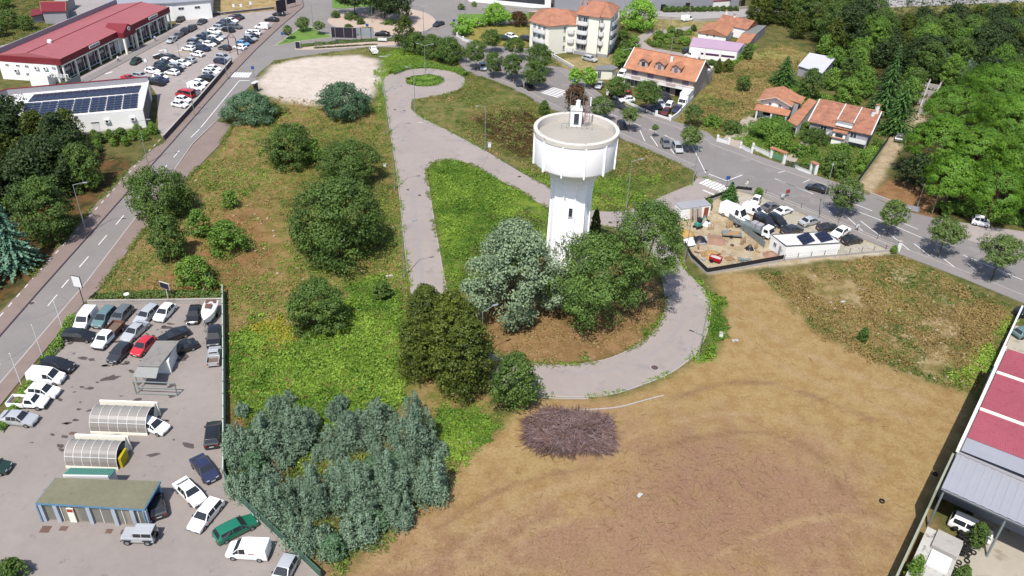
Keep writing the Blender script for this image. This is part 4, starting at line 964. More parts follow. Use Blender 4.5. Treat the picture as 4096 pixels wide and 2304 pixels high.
gate('wide green gate under a tiled hood at the gabled house drive', zd(490, 1330), zd(700, 1410)); gate('narrow green gate under a tiled hood in front of the tiled house', (2038, 432), (2050, 438))
# garage with pink roof, houses behind
zp = lambda x, y: (1610 + x * .125, y * .125)
pk = [G2(zp(1000, 930), 3.1), G2(zp(1965, 1035), 3.1), G2(zp(2095, 875), 3.1), G2(zp(1075, 750), 3.1)]
pb_ = Bld('pink_roof_workshop', 'white workshop with pale pink roof and purple bands between white piers', 'workshop', pk); pb_.walls(3.0, M_WHITE); pb_.slab('roof', .1, 3.0, 3.15, M_PINK)
LL = pb_.e(0)[3]
for k in range(3): pb_.onwall(0, LL * (.03 + .325 * k), LL * (.31 + .325 * k), 1.2, 1.75, .004, .04).build('band', M_PURPLE, pb_.root)
for k in range(4): pb_.onwall(0, LL * (.325 * k) if k < 3 else LL - .3, LL * .325 * k + .35 if k < 3 else LL - .004, 0, 2.95, .004, .09).build('pier', M_FRAME, pb_.root)
def gable_from(name, label, fl, fr, ez, rz, depth, wallm, tile, ridge_along=0):
    a = Vector(G2(fl, ez)); b = Vector(G2(fr, ez)); d = (b - a).normalized(); n = Vector((-d.y, d.x))
    return simple_gable(name, label, 'house', [tuple(a), tuple(b), tuple(b + n * depth), tuple(a + n * depth)], ez, rz, wallm, tile, .4, ridge_along)
h5 = gable_from('orange_gable_house', 'white house with bright orange gable roof behind the pink-roofed workshop', zp(1180, 650), zp(1735, 735), 2.7, 4.2, 9, M_WHITE, M_TILEO, 1)
h5.window(0, 2.6, 2.0, .7, .7, sill=False); h5.window(0, 4.6, 2.0, .7, .7, sill=False)
h6 = gable_from('red_tile_house', 'house with dark red tiled roof beside the tall wood', zp(1565, 475), zp(2150, 595), 2.9, 4.6, 8, M_WHITE, M_TILEB, 0)
h6.chimney(5, 1.5, 3.8, 5.3, .6, M_FRAME); h6.chimney(3.2, 5.0, 4.2, 5.5, .6, M_FRAME)
ln_ = [G2(zp(1930, 850), 2.6), G2(zp(2195, 880), 2.6), G2(zp(2340, 690), 2.6), G2(zp(2060, 670), 2.6)]
h7 = Bld('orange_annexe', 'low annexe with flat orange tiled roof beside the pink-roofed workshop', 'annexe', ln_); h7.walls(2.5, M_GREYW); h7.slab('roof', .1, 2.5, 2.7, M_TILEO)
ln2 = [G2(zp(2065, 665), 2.6), G2(zp(2345, 688), 2.6), G2(zp(2540, 520), 2.6), G2(zp(2350, 508), 2.6)]
h8 = Bld('grey_long_shed', 'long shed with grey flat roof and rendered side wall by the grass slope', 'shed', ln2); h8.walls(2.5, M_GREYW); h8.slab('roof', .1, 2.5, 2.68, M_ROOFG)
ws = Bld('white_roof_shed', 'shed with broad white sheet roof below the wood', 'shed', [G2((2010, 165), 2.6), G2((2068, 184), 2.6), G2((2101, 146), 2.6), G2((2037, 134), 2.6)])
ws.walls(2.5, M_GREYW); ws.slab('roof', .35, 2.5, 2.68, mat('white_sheet_roof', C(236, 234, 246, 1.1), .5, .06, .7))
ru = Bld('roofless_ruin', 'long roofless masonry ruin beside the stone pines', 'ruin', [G2((2308, 284)), G2((2330, 290)), G2((2374, 206)), G2((2340, 198))])
for i in range(4): ru.onwall(i, 0, ru.e(i)[3], 0, 1.6, -.35, -.004).build('wall', M_CONC, ru.root)
for t in (.25, .5, .7): 
    A, d, n, L_e = ru.e(1); q = A + d * (L_e * t); MB().bar(q, q - n * 5.2, .3, 1.5, 0).build('cross_wall', M_CONC, ru.root)
gi = Bld('metal_industrial_hall', 'huge grey metal-clad industrial hall beyond the highway', 'industrial hall', [G2((1395, 30)), G2((1640, 30)), G2((1858, 16)), (75, 360), (5, 360)])
gi.walls(9.5, M_ZINC); gi.slab('roof', .3, 9.5, 9.9, M_ROOFG)
for u in (3, 12, 24, 33): gi.onwall(1, u, u + 1.6, .2, 2.2, .004, .05).build('dark_door', M_DARK, gi.root)
gj = Bld('glazed_hall', 'white and dark glazed hall beyond the highway', 'industrial hall', [G2((1180, 4)), G2((1385, 24)), (-2, 345), (-40, 345)]); gj.walls(5.5, M_WHITE); gj.slab('roof', .2, 5.5, 5.8, M_ZINC)
gj.onwall(0, 2, gj.e(0)[3] - 2, 1.4, 3.6, .004, .08).build('glazing', M_GLASS, gj.root)
sh_ = Bld('roadside_hut', 'small white hut with dull red roof beyond the highway', 'hut', [G2((1792, 22)), G2((1834, 18)), G2((1838, 8)), G2((1796, 12))]); sh_.walls(2.2, M_WHITE); sh_.slab('roof', .2, 2.2, 2.4, M_RED)
# highway parapets
for lab, pts in (('long low wall along the near side of the highway', [(1560, 44), (1640, 46), (1760, 54), (1880, 48)]), ('long low wall along the far side of the highway', [(1200, 22), (1330, 27), (1560, 24), (1640, 24), (1860, 24), (1930, 18)])):
    wall_run(lab, pts, .8, M_CONC, w=.3, name='highway_parapet')

# ------------------------------------------------------------------ office with solar panels in the builder's yard
off = [(45.4, 119.8), (55.3, 122.6), (53.6, 125.9), (43.9, 123.9)]
zo = 2.55
off = [G2((1971, 656)), G2((2107, 639)), G2((2107, 639)), G2((1935, 623))]
o0, o1, o3 = Vector(G2(ZG(1340, 850))), Vector(G2(ZG(1885, 815))), Vector(G2(ZG(1190, 735)))
o2 = o1 + (o3 - o0)
of_ = Bld('site_office', 'flat-roofed white site office with two groups of solar panels', 'office', [tuple(o0), tuple(o1), tuple(o2), tuple(o3)])
of_.walls(zo, M_WHITE); MB().prism([Vector(p) for p in of_.p], zo, zo + .02).build('roof', MATS['white_roof_membrane'], of_.root)
ribbon([of_.p[0], of_.p[1], of_.p[2], of_.p[3], of_.p[0]], .16, zo, zo + .12).build('roof_edge', mat('dark_grey_trim', C(110, 106, 110), .6, .1, 2), of_.root)
L3_ = of_.e(3)[3]; of_.window(3, L3_ * .35, 1.0, .8, .9, sill=False); of_.window(3, L3_ * .82, 1.2, .4, .5, sill=False); of_.onwall(3, L3_ * .62, L3_ * .75, .02, 1.9, .004, .05).build('door', M_GREYW, of_.root)
def office_pv(c):
    q = [G(*ZG(*p), zo + .12) - of_.o for p in c]
    for i in range(3):
        for j in range(2):
            at = lambda u, v_: (q[0] * (1 - u) + q[1] * u) * (1 - v_) + (q[3] * (1 - u) + q[2] * u) * v_
            u0, u1, v0_, v1_ = (j + .02) / 2, (j + .98) / 2, (i + .04) / 3, (i + .96) / 3
            f = [at(u0, v0_), at(u1, v0_), at(u1, v1_), at(u0, v1_)]
            f = [p + Vector((0, 0, .02 + .30 * (p - q[0]).length / 9)) for p in f]
            b = MB(); lo = [p - Vector((0, 0, .05)) for p in f]; b.poly(f)
            for k in range(4): b.poly([lo[k], lo[(k + 1) % 4], f[(k + 1) % 4], f[k]])
            b.build('solar_panel', M_PV, of_.root)
office_pv([(1545, 705), (1665, 665), (1590, 580), (1470, 618)]); office_pv([(1725, 680), (1848, 652), (1765, 565), (1650, 595)])

# ------------------------------------------------------------------ long industrial building at the right
ZI_ = 7.4; ia = Vector(G2((2415, 1120), ZI_)); idr = (Vector(G2((2530, 870), ZI_)) - ia).normalized(); irt = Vector((idr.y, -idr.x))
def sq(p): return (Vector(G2(p, ZI_)) - ia).dot(idr)
zr2 = lambda x, y: (1932 + x * .479, 754.7 + y * .479)
s_g0, s_g1 = sq(zr2(915, 940)), sq(zr2(985, 780)); s_r0, s_r1 = sq(zr2(1045, 722)), sq(zr2(1225, 245))
s_b = [sq(zr2(1185, 375)), sq(zr2(1105, 570))]
at_ = lambda s, r: ia + idr * s + irt * r
base_i = at_(s_g1, 0)
iw = [at_(s_g1, 0), at_(s_g1, 26), at_(s_r1, 26), at_(s_r1, 0)]
ib = Bld('industrial_building', 'industrial building with pinkish red ribbed roof and white roof bands', 'industrial building', [tuple(p) for p in iw]); ib.root.scale.z = ZI_ / 6
ib.walls(5.7, M_GREYW)
M_RIB = mat('pinkish_red_roof_sheet', C(210, 116, 132), .6, .1, 1.2, stain=(C(190, 98, 114), .8, .58))
def lr(s, r, z): p = at_(s, r) - base_i; return Vector((p.x, p.y, z))
segs = [(s_r0, s_b[1] - .25), (s_b[1] + .25, s_b[0] - .25), (s_b[0] + .25, s_r1)]
for (u0, u1) in segs:
    n_ = max(6, int((u1 - u0) / .34)); b = MB()
    for k in range(n_):
        a, c = u0 + (u1 - u0) * k / n_, u0 + (u1 - u0) * (k + 1) / n_
        for r0, r1 in ((.3, 25.6),):
            z0_, z1_ = 5.95, 6.03
            b.poly([lr(a, r0, z1_), lr(a, r1, z1_ + .9), lr(c, r1, z0_ + .9), lr(c, r0, z0_)])
            b.poly([lr(c, r0, z0_), lr(c, r1, z0_ + .9), lr(c, r1, z1_ + .9), lr(c, r0, z1_)])
    b.build('red_roof', M_RIB, ib.root)
for u in s_b: 
    b = MB(); q = [lr(u - .24, .3, 6.0), lr(u - .24, 25.6, 6.9), lr(u + .24, 25.6, 6.9), lr(u + .24, .3, 6.0)]; b.poly(q); h = [p + Vector((0, 0, .12)) for p in q]; b.poly(list(reversed(h)))
    for k in range(4): b.poly([q[k], q[(k + 1) % 4], h[(k + 1) % 4], h[k]])
    b.build('roof_band', M_CREAM, ib.root)
ribbon([lr(s_g1, 0, 0).to_2d(), lr(s_r1, 0, 0).to_2d()], .3, 5.7, 6.25).build('parapet', M_CREAM, ib.root)
b = MB(); q = [lr(s_g1, .3, 6.05), lr(s_g1, 25.6, 6.95), lr(s_r0, 25.6, 6.9), lr(s_r0, .3, 6.0)]; b.poly(q); b.build('grey_roof', M_ZINC, ib.root)
# open-fronted shed with ribbed grey roof
shp = at_(s_g0, 0); sh2 = thing('open_shed', 'open-fronted shed with ribbed light grey roof on steel posts', 'shed', (shp.x, shp.y, 0)); sh2.scale.z = ZI_ / 6
def l2(s, r, z): p = at_(s, r) - shp; return Vector((p.x, p.y, z))
b = MB(); n_ = 60
for k in range(n_):
    r0, r1 = .1 + 25.5 * k / n_, .1 + 25.5 * (k + 1) / n_; z_ = 5.55 + .045 * (k % 2)
    b.poly([l2(s_g0 - .2, r0, z_ - .35), l2(s_g0 - .2, r1, z_ - .35 + .01), l2(s_g1 - .06, r1, z_ + .01), l2(s_g1 - .06, r0, z_)])
b.poly([l2(s_g0 - .2, .1, 5.05), l2(s_g1 - .06, .1, 5.4), l2(s_g1 - .06, 25.5, 5.4), l2(s_g0 - .2, 25.5, 5.05)])
b.build('shed_roof', M_ZINC, sh2)
for r in (.4, 6.5, 12.5, 18.5, 25): p = l2(s_g0 + .2, r, 0); MB().tube(p, p + Vector((0, 0, 5.1)), .12, n=8).build('post', M_STEEL, sh2)
MB().tube(l2(s_g0, .4, 4.9), l2(s_g0, 25, 4.9), .1, n=6).build('beam', M_STEEL, sh2)

M_STW = mat('stained_white_concrete', C(222, 218, 210), .9, .16, 1.2, stain=(C(150, 144, 136), 1.1, .52)); M_WALLG = mat('mossy_wall', C(186, 190, 168), .9, .14, 1.5)
bws = at_(s_g1 - 22, -.25); bwo = thing('boundary_wall', 'long rendered boundary wall between cleared field and industrial yard', 'wall', (bws.x, bws.y, 0)); bwo.scale.z = ZI_ / 6
def l3(s, r): return (at_(s, r) - bws).to_tuple()
ribbon([l3(s_g1 - 26, -.25), l3(s_g0 - 1, -.25)], .22, 0, 3.0).build('wall', M_WALLG, bwo); ribbon([l3(s_g0 - .99, -.25), l3(s_g1 + .2, -.25)], .22, 0, 5.3).build('wall', M_WALLG, bwo)
ribbon([l3(s_r1 - .5, -.2), l3(s_r1 + 22, -.2)], .25, 0, 2.0).build('wall', M_FRAME, bwo)
# concrete tank block with hut inside the yard
tk = at_(s_g0 - 3.5, .5); tko_ = thing('concrete_platform', 'long stained white concrete platform beside the tyre heap', 'platform', (tk.x, tk.y, 0))
def l4(s, r): return at_(s, r) - tk
MB().prism([l4(s_g0 - 20, .4), l4(s_g0 - 20, 4.0), l4(s_g0 - 2.2, 4.0), l4(s_g0 - 2.2, .4)], 0, 2.4).build('block', M_STW, tko_)
MB().prism([l4(s_g0 - 5.0, 1.4), l4(s_g0 - 5.0, 3.9), l4(s_g0 - 2.4, 3.9), l4(s_g0 - 2.4, 1.4)], 2.4, 2.9).build('hut_roof', M_CONC, tko_)
MB().prism([l4(s_g0 - 7.6, 1.6), l4(s_g0 - 7.6, 3.6), l4(s_g0 - 5.4, 3.6), l4(s_g0 - 5.4, 1.6)], 2.4, 2.75).build('white_hatch', M_FRAME, tko_)
yd_ = [at_(s_g0 - 24, 4), at_(s_g0 - 24, 30), at_(s_g1, 30), at_(s_g1, 4)]
struct(sheet('industrial_yard', [tuple(p) for p in yd_], [], mat('yard_concrete', C(206, 196, 178), .92, .12, .8, stain=(C(170, 158, 138), .4, .55)), .02))
yd2_ = [at_(s_r1, 0), at_(s_r1, 30), at_(s_r1 + 20, 30), at_(s_r1 + 20, 0)]
struct(sheet('industrial_yard', [tuple(p) for p in yd2_], [], MATS['yard_concrete'], .02))

# ------------------------------------------------------------------ garage forecourt buildings
M_PIER = mat('pale_blue_pier', C(206, 216, 230), .7, .12, 2); M_BLUE = mat('blue_painted_trim', C(120, 168, 204), .6, .12, 2, stain=(C(90, 120, 150), 1.5, .6)); M_GREENR = mat('green_sheet_roof', C(96, 158, 142), .6, .1, 2)
M_MOSS = mat('mossy_flat_roof', C(148, 144, 118), .95, .14, 2.0, bump=.3, bscale=9, stain=(C(108, 98, 80), 1.8, .62))
k0, k1, k2, k3 = (-49.1, 59.2), (-37.5, 58.9), (-37.3, 62.9), (-48.8, 62.8)
ki = Bld('wash_kiosk', 'blue and white striped wash kiosk with mossy flat roof', 'kiosk', [k0, k1, k2, k3])
core = [(p[0] + (.35 if i in (0, 3) else -1.6), p[1] + (.3 if i < 2 else -.2)) for i, p in enumerate(ki.p)]
MB().prism(core, 0, 2.55).build('wall', mat('kiosk_wall', C(176, 166, 150), .85, .15, 1.2), ki.root)
rfk = MB().prism([Vector(p) for p in ki.p], 2.6, 2.86).build('roof_slab', M_BLUE, ki.root)
MB().prism([Vector(p) * .985 + Vector((.08, .03)) for p in ki.p], 2.86, 2.9).build('roof', M_MOSS, ki.root)
LK = 11.6
for u in (.1, 1.7, 5.2, 7.9, 9.9, 11.25): ki.onwall(0, u, u + .42, 0, 2.6, -.32, .0).build('white_pier', M_PIER, ki.root)
for u in (0, 11.35): ki.onwall(0, u, u + .14, 0, 2.6, .004, .1).build('blue_post', M_BLUE, ki.root)
for u in (2.3, 3.3, 6.6, 8.9, 10.6): ki.onwall(0, u, u + .07, .1, 2.55, -.31, -.2).build('mullion', M_FRAME, ki.root)
for u in (.7, 4.2, 5.8, 6.8, 8.4, 10.4): ki.onwall(0, u, u + .8, .3, 2.3, -.304, -.25).build('glazing', mat('dusty_glass', C(150, 148, 138), .3, .2, 1.5), ki.root)
sgn = ki.onwall(0, 3.05, 3.75, .1, 2.2, -.19, -.05).build('vending_panel', M_CREAM, ki.root); ki.onwall(0, 3.1, 3.7, 1.7, 2.15, -.045, -.03).build('red_sticker', mat('red_sticker', C(200, 80, 60), .6, .1, 3), sgn)
MB().prism([(10.1, 3.6), (11.5, 3.6), (11.5, 3.9), (10.1, 3.9)], 0, 2.6).build('blue_post', M_BLUE, ki.root)
gr = Bld('green_roof_shelter', 'small shelter with green ribbed roof behind the wash kiosk', 'shelter', [G2((158, 1195), 2.6), G2((272, 1197), 2.6), G2((288, 1178), 2.6), G2((178, 1176), 2.6)])
gr.walls(2.4, M_FRAME); 
gb_ = MB(); e_ = [Vector(p) for p in gr.p]
for k in range(22):
    a, c = e_[0].lerp(e_[1], k / 22), e_[0].lerp(e_[1], (k + .8) / 22); d_, f_ = e_[3].lerp(e_[2], (k + .8) / 22), e_[3].lerp(e_[2], k / 22); gb_.prism([a, c, d_, f_], 2.5, 2.56)
gb_.build('ribs', M_GREENR, gr.root); gr.slab('roof', .15, 2.4, 2.5, M_GREENR); ribbon([e_[0], e_[1]], .15, 2.3, 2.62, None).build('white_edge', M_FRAME, gr.root)
M_POLY = mat('polycarbonate_sheet', C(176, 168, 160), .25, .10, 1.0, spec=.6)
def vault(label, xa, xb, y0, R_, hgt, ribs, yellow=False):
    o = thing('vault_canopy', label, 'canopy', (xa, y0, 0))
    Lx = xb - xa; pr_ = []
    for k in range(13):
        t = math.pi * .98 * k / 12; pr_.append((R_ - R_ * math.cos(t), .35 + hgt * math.sin(t) ** .8))
    for i in range(ribs):
        x0_, x1_ = Lx * i / ribs + .03, Lx * (i + 1) / ribs - .03; b = MB()
        for (ya, za_), (yb_, zb2) in zip(pr_[:-1], pr_[1:]): b.poly([(x0_, ya, za_), (x1_, ya, za_), (x1_, yb_, zb2), (x0_, yb_, zb2)]); b.poly([(x0_, yb_, zb2 - .02), (x1_, yb_, zb2 - .02), (x1_, ya, za_ - .02), (x0_, ya, za_ - .02)])
        b.build('curved_pane', M_POLY, o, smooth=False)
    for i in range(ribs + 1):
        b = MB(); x0_ = Lx * i / ribs
        for (ya, za_), (yb_, zb2) in zip(pr_[:-1], pr_[1:]): b.tube((x0_, ya, za_ + .02), (x0_, yb_, zb2 + .02), .035, n=5)
        b.build('rib', M_FRAME, o)
    MB().box(-.06, Lx + .06, -.08, .06, 0, .36).build('front_sill', M_CREAM, o)
    MB().tube((0, pr_[2][0], pr_[2][1] + .05), (Lx, pr_[2][0], pr_[2][1] + .05), .03, n=5).build('highlight_bar', M_FRAME, o)  # white bar standing in for the highlight line along the curved sheet
    MB().box(-.05, Lx + .3, 2 * R_ - .1, 2 * R_ + .12, 0, 2.2).build('back_wall', M_CREAM, o)
    e = MB().poly([(Lx + .06, R_ * .9, .3), (Lx + .06, 2 * R_ - .12, .3), (Lx + .06, 2 * R_ - .12, 2.3)]); e.poly([(Lx + .09, R_ * .9, .3), (Lx + .09, 2 * R_ - .12, 2.3), (Lx + .09, 2 * R_ - .12, .3)]); e.build('end_panel', M_FRAME, o)
    if yellow: MB().prism([(Lx + .15, .3), (Lx + .45, .3), (Lx + .45, 2.0), (Lx + .15, 2.0)], 0, 1.5).build('yellow_brush_guard', mat('yellow_paint_gloss', C(226, 206, 30), .5, .1, 2), o)
    return o
q0_, q1_ = G(228, 1087, .3), G(372, 1087, .3)
vault('barrel-vaulted wash bay canopy with a clear sheet roof, behind the empty pipe rail', q0_.x, q1_.x, q0_.y + .1, 1.75, 2.1, 6)
q0_, q1_ = G(166, 1174, .3), G(298, 1174, .3)
vault('barrel-vaulted wash bay canopy with yellow guard beside the green-roofed shelter', q0_.x, q1_.x, q0_.y + .1, 1.6, 2.1, 6, True)
# flat canopy on a white kiosk, and the empty pipe rail
fc = [G(*ZE(1570, 530), 2.5), G(*ZE(1805, 530), 2.5), G(*ZE(1600, 790), 2.5), G(*ZE(1385, 782), 2.5)]
fo = thing('flat_canopy', 'weathered grey flat canopy with a white panelled support', 'canopy', (fc[3].x, fc[3].y, 0)); fo_ = Vector((fc[3].x, fc[3].y, 0))
M_CANOPY = mat('weathered_sheet', C(168, 162, 156), .9, .12, 1.5, stain=(C(140, 130, 116), 1.2, .56))
MB().prism([(p - fo_).to_2d() for p in fc], 2.4, 2.5).build('upper_sheet', M_CANOPY, fo)
fl2 = [G(*ZE(1388, 785), 2.3), G(*ZE(1600, 792), 2.3), G(*ZE(1570, 905), 2.3), G(*ZE(1338, 892), 2.3)]
MB().prism([(p - fo_).to_2d() for p in fl2], 2.2, 2.28).build('lower_sheet', mat('pale_sheet', C(192, 192, 186), .85, .08, 1.5), fo)
ks = [G(*ZE(1585, 858)), G(*ZE(1728, 862)), G(*ZE(1735, 820)), G(*ZE(1680, 705))]
MB().prism([(p - fo_).to_2d() for p in (ks[0], ks[1], ks[2], ks[2] + Vector((-.3, 3.4, 0)), ks[0] + Vector((.6, 3.8, 0)))], 0, 2.1).build('support_kiosk', M_WHITE, fo)
for p in (fc[0], fc[3] + Vector((.2, .2, 0)), fl2[3] + Vector((.2, .2, 0))): q = p - fo_; MB().tube((q.x, q.y, 0), (q.x, q.y, 2.2), .06, n=6).build('post', M_STEEL, fo)
pr0, pr1 = G(*ZE(1375, 1068)), G(*ZE(1785, 1085)); po_ = thing('pipe_rail', 'empty steel pipe rail frame standing on the forecourt', 'rail', (pr0.x, pr0.y, 0)); dv = pr1 - pr0
for q in (Vector((0, 0, 0)), dv): MB().tube(q, q + Vector((0, 0, 2.1)), .08, n=8).build('post', M_STEEL, po_)
for z in (.12, 1.15, 2.1): MB().tube(Vector((0, 0, z)), dv + Vector((0, 0, z)), .07, n=8).build('crossbar', M_STEEL, po_)
# ------------------------------------------------------------------ vehicles
PAINT = {}
def paint(c):
    if c in PAINT: return PAINT[c]
    rgb = {'white': (.80, .80, .80), 'black': (.012, .012, .014), 'charcoal': (.035, .037, .042), 'grey': (.13, .135, .14), 'silver': (.42, .43, .44), 'red': (.42, .02, .03), 'navy': (.02, .026, .06), 'blue': (.05, .11, .28), 'green': (.01, .13, .075), 'teal': (.12, .2, .2), 'dark green': (.015, .035, .025), 'maroon': (.10, .02, .025), 'sky blue': (.12, .28, .48), 'cream': (.6, .57, .5)}[c]
    PAINT[c] = mat('car_paint_' + c.replace(' ', '_'), rgb + (1,), .32, .06, 2.0, metal=.25 if c in ('silver', 'grey', 'teal', 'charcoal') else 0, spec=.45, coords='obj', coat=.6); return PAINT[c]
M_TYRE = mat('tyre_rubber', (.012, .012, .012, 1), .85, .15, 4, coords='obj'); M_RIMW = mat('wheel_rim', C(190, 190, 194), .4, .1, 4, metal=.5, coords='obj'); M_CGLASS = mat('car_glass', (.02, .022, .026, 1), .06, .1, 2, spec=.6, coords='obj')
M_LAMP = mat('headlamp_glass', C(225, 228, 232), .15, .05, 3, spec=.6, coords='obj'); M_TAIL = mat('tail_lamp_red', (.30, .01, .012, 1), .2, .05, 3, coords='obj'); M_PLATE = mat('number_plate', C(240, 240, 240), .5, .04, 3, coords='obj'); M_TRIM = mat('dark_trim', (.03, .03, .032, 1), .7, .1, 3, coords='obj')
# stations: (fraction of length from the nose, top height, belt height, roof?)
CT = {
 'hatchback': (4.0, 1.74, [(0, .60), (.03, .70), (.25, .96), (.43, 1.43), (.62, 1.47), (.86, 1.38), (.96, .98), (1, .86)], 3, 5, .93, 2),
 'city car': (2.75, 1.56, [(0, .62), (.04, .78), (.2, 1.0), (.4, 1.5), (.62, 1.54), (.9, 1.46), (.97, 1.0), (1, .86)], 3, 5, .98, 2),
 'saloon': (4.5, 1.78, [(0, .58), (.03, .70), (.27, .95), (.42, 1.40), (.56, 1.43), (.72, 1.36), (.86, 1.0), (.97, .97), (1, .84)], 3, 5, .93, 2),
 'estate car': (4.55, 1.78, [(0, .58), (.03, .70), (.26, .96), (.41, 1.42), (.62, 1.46), (.90, 1.40), (.97, .98), (1, .84)], 3, 5, .93, 2),
 'people carrier': (4.4, 1.80, [(0, .64), (.03, .80), (.2, 1.05), (.40, 1.56), (.62, 1.62), (.92, 1.54), (.98, 1.02), (1, .88)], 3, 5, 1.0, 2),
 'suv': (4.4, 1.86, [(0, .74), (.03, .92), (.25, 1.08), (.41, 1.60), (.62, 1.66), (.88, 1.60), (.96, 1.08), (1, .92)], 3, 5, 1.05, 2),
 'coupe': (4.2, 1.75, [(0, .54), (.03, .66), (.3, .88), (.47, 1.28), (.58, 1.30), (.68, 1.25), (.90, .95), (.98, .92), (1, .8)], 3, 5, .86, 2),
 'van': (4.4, 1.82, [(0, .66), (.03, .84), (.19, 1.08), (.34, 1.72), (.5, 1.82), (.975, 1.80), (.995, 1.0), (1, .9)], 3, 4, 1.06, 2),
 'minibus': (4.9, 1.92, [(0, .74), (.03, .96), (.13, 1.15), (.26, 1.88), (.5, 1.96), (.97, 1.94), (.99, 1.05), (1, .9)], 3, 5, 1.15, 2),
 'long van': (5.9, 2.02, [(0, .78), (.03, 1.02), (.15, 1.28), (.27, 2.4), (.42, 2.52), (.985, 2.5), (.995, 1.1), (1, 1.0)], 3, 4, 1.3, 2),
}
CARM = {}
def car_meshes(t):
    if t in CARM: return CARM[t]
    L, Wd, st, ra, rb, belt, cw = CT[t]; hw = Wd / 2
    S = []
    for i, (f, zt) in enumerate(st):
        x = L / 2 - f * L; cab = ra <= i <= rb; nose = .86 if i == 0 else (.95 if i == 1 else (.9 if i == len(st) - 1 else 1.0)); w_ = hw * nose
        zb_ = belt if cab else zt; rw = hw * (.74 if t not in ('van', 'long van', 'minibus') else .86) if cab else w_ * .93
        S.append([(x, w_ * .93, .22), (x, w_, .46), (x, w_ * .97, min(zb_, zt)), (x, rw, zt)])
    b = MB(); n = len(S); side = lambda p, s: (p[0], p[1] * s, p[2])
    for i in range(n - 1):
        for s in (1, -1):
            for k in range(3):
                q = [side(S[i][k], s), side(S[i + 1][k], s), side(S[i + 1][k + 1], s), side(S[i][k + 1], s)]
                b.poly(q if s < 0 else list(reversed(q)))
        b.poly([side(S[i][3], 1), side(S[i][3], -1), side(S[i + 1][3], -1), side(S[i + 1][3], 1)][::-1])
        b.poly([side(S[i][0], 1), side(S[i][0], -1), side(S[i + 1][0], -1), side(S[i + 1][0], 1)])
    for i, rv in ((0, False), (n - 1, True)):
        q = [side(S[i][k], 1) for k in range(4)] + [side(S[i][k], -1) for k in (3, 2, 1, 0)]; b.poly(list(reversed(q)) if rv else q)
    me = bpy.data.meshes.new('body'); me.from_pydata(b.v, [], b.f)
    bm = bmesh.new(); bm.from_mesh(me); bmesh.ops.remove_doubles(bm, verts=bm.verts, dist=.002); bmesh.ops.dissolve_degenerate(bm, edges=bm.edges, dist=.001); bmesh.ops.recalc_face_normals(bm, faces=bm.faces)
    ed = [e for e in bm.edges if len(e.link_faces) == 2 and e.calc_face_angle(0) > .35]; bmesh.ops.bevel(bm, geom=ed, offset=.055, segments=2, affect='EDGES', profile=.6, clamp_overlap=True)
    for f in bm.faces: f.smooth = True
    bm.to_mesh(me); bm.free(); me.materials.append(paint('white')); me.set_sharp_from_angle(angle=.9)
    R = {'body': me}
    def glass(name, quads, off):
        g = MB()
        for q in quads:
            q = [Vector(p) for p in q]; nn = (q[1] - q[0]).cross(q[2] - q[0]).normalized(); c = sum(q, Vector()) / len(q)
            if nn.dot(c - Vector((0, 0, .7))) < 0: q.reverse(); nn = -nn
            q = [p.lerp(c, .09) + nn * off for p in q]; g.poly(q)
        return g.mesh(name, M_CGLASS)
    ws = [side(S[ra - 1][3], 1), side(S[ra - 1][3], -1), side(S[ra][3], -1), side(S[ra][3], 1)]; R['windscreen'] = glass('windscreen', [ws], .02)
    if t not in ('van', 'long van'): R['rear_window'] = glass('rear_window', [[side(S[rb][3], 1), side(S[rb][3], -1), side(S[rb + 1][3], -1), side(S[rb + 1][3], 1)]], .02)
    for s, nm in ((1, 'side_window_l'), (-1, 'side_window_r')):
        qs = [[side(S[ra - 1][2], s), side(S[ra][2], s), side(S[ra][3], s)]] if t not in ('long van',) else []
        for i in range(ra, rb): qs.append([side(S[i][2], s), side(S[i + 1][2], s), side(S[i + 1][3], s), side(S[i][3], s)])
        if t not in ('van', 'long van', 'saloon', 'coupe') : pass
        R[nm] = glass('side_window', qs, .02)
    wr = .31 if L < 4.8 else .35
    if t == 'suv': wr = .36
    tb = MB(); tb.lathe([(wr * .62, -.1), (wr * .97, -.1), (wr, -.06), (wr, .06), (wr * .97, .1), (wr * .62, .1)], 18); rm = MB(); rm.lathe([(.001, .085), (wr * .3, .10), (wr * .55, .075), (wr * .64, .095)], 14); rm.lathe([(wr * .64, -.095), (wr * .55, -.075), (.001, -.085)], 14)
    R['tyre'] = tb.mesh('wheel', M_TYRE, True); R['rim'] = rm.mesh('rim', M_RIMW, True)
    ax, ay = (L / 2 - .185 * L, -L / 2 + .19 * L), hw - .085
    R['wheels'] = [(x, y * ay, wr) for x in ax for y in (1, -1)]
    z = st[1][1] - .1; R['headlight'] = MB().box(-.05, .03, -.17, .17, -.08, .08).mesh('headlight', M_LAMP); R['taillight'] = MB().box(-.03, .04, -.11, .11, -.12, .12).mesh('taillight', M_TAIL); R['plate'] = MB().box(-.012, .012, -.26, .26, -.06, .06).mesh('number_plate', M_PLATE)
    R['lights'] = ((L / 2 - .06, hw * .62, z), (-L / 2 + .02, hw * .72, st[-1][1] - .12)); R['dim'] = (L, Wd)
    R['bumper'] = MB().box(L / 2 - .1, L / 2 + .015, -hw * .8, hw * .8, .26, .44).mesh('bumper', M_TRIM, bevel=.02); R['bumper2'] = MB().box(-L / 2 - .02, -L / 2 + .1, -hw * .84, hw * .84, .28, .46).mesh('bumper', M_TRIM, bevel=.02)
    mxx = L / 2 - CT[t][2][ra - 1][0] * L - .19; R['mirror'] = MB().box(-.09, .09, -.07, .07, 0, .14).mesh('mirror', M_TRIM); R['mpos'] = [(mxx, s * (hw + .02), belt + .02) for s in (1, -1)]
    CARM[t] = R; return R
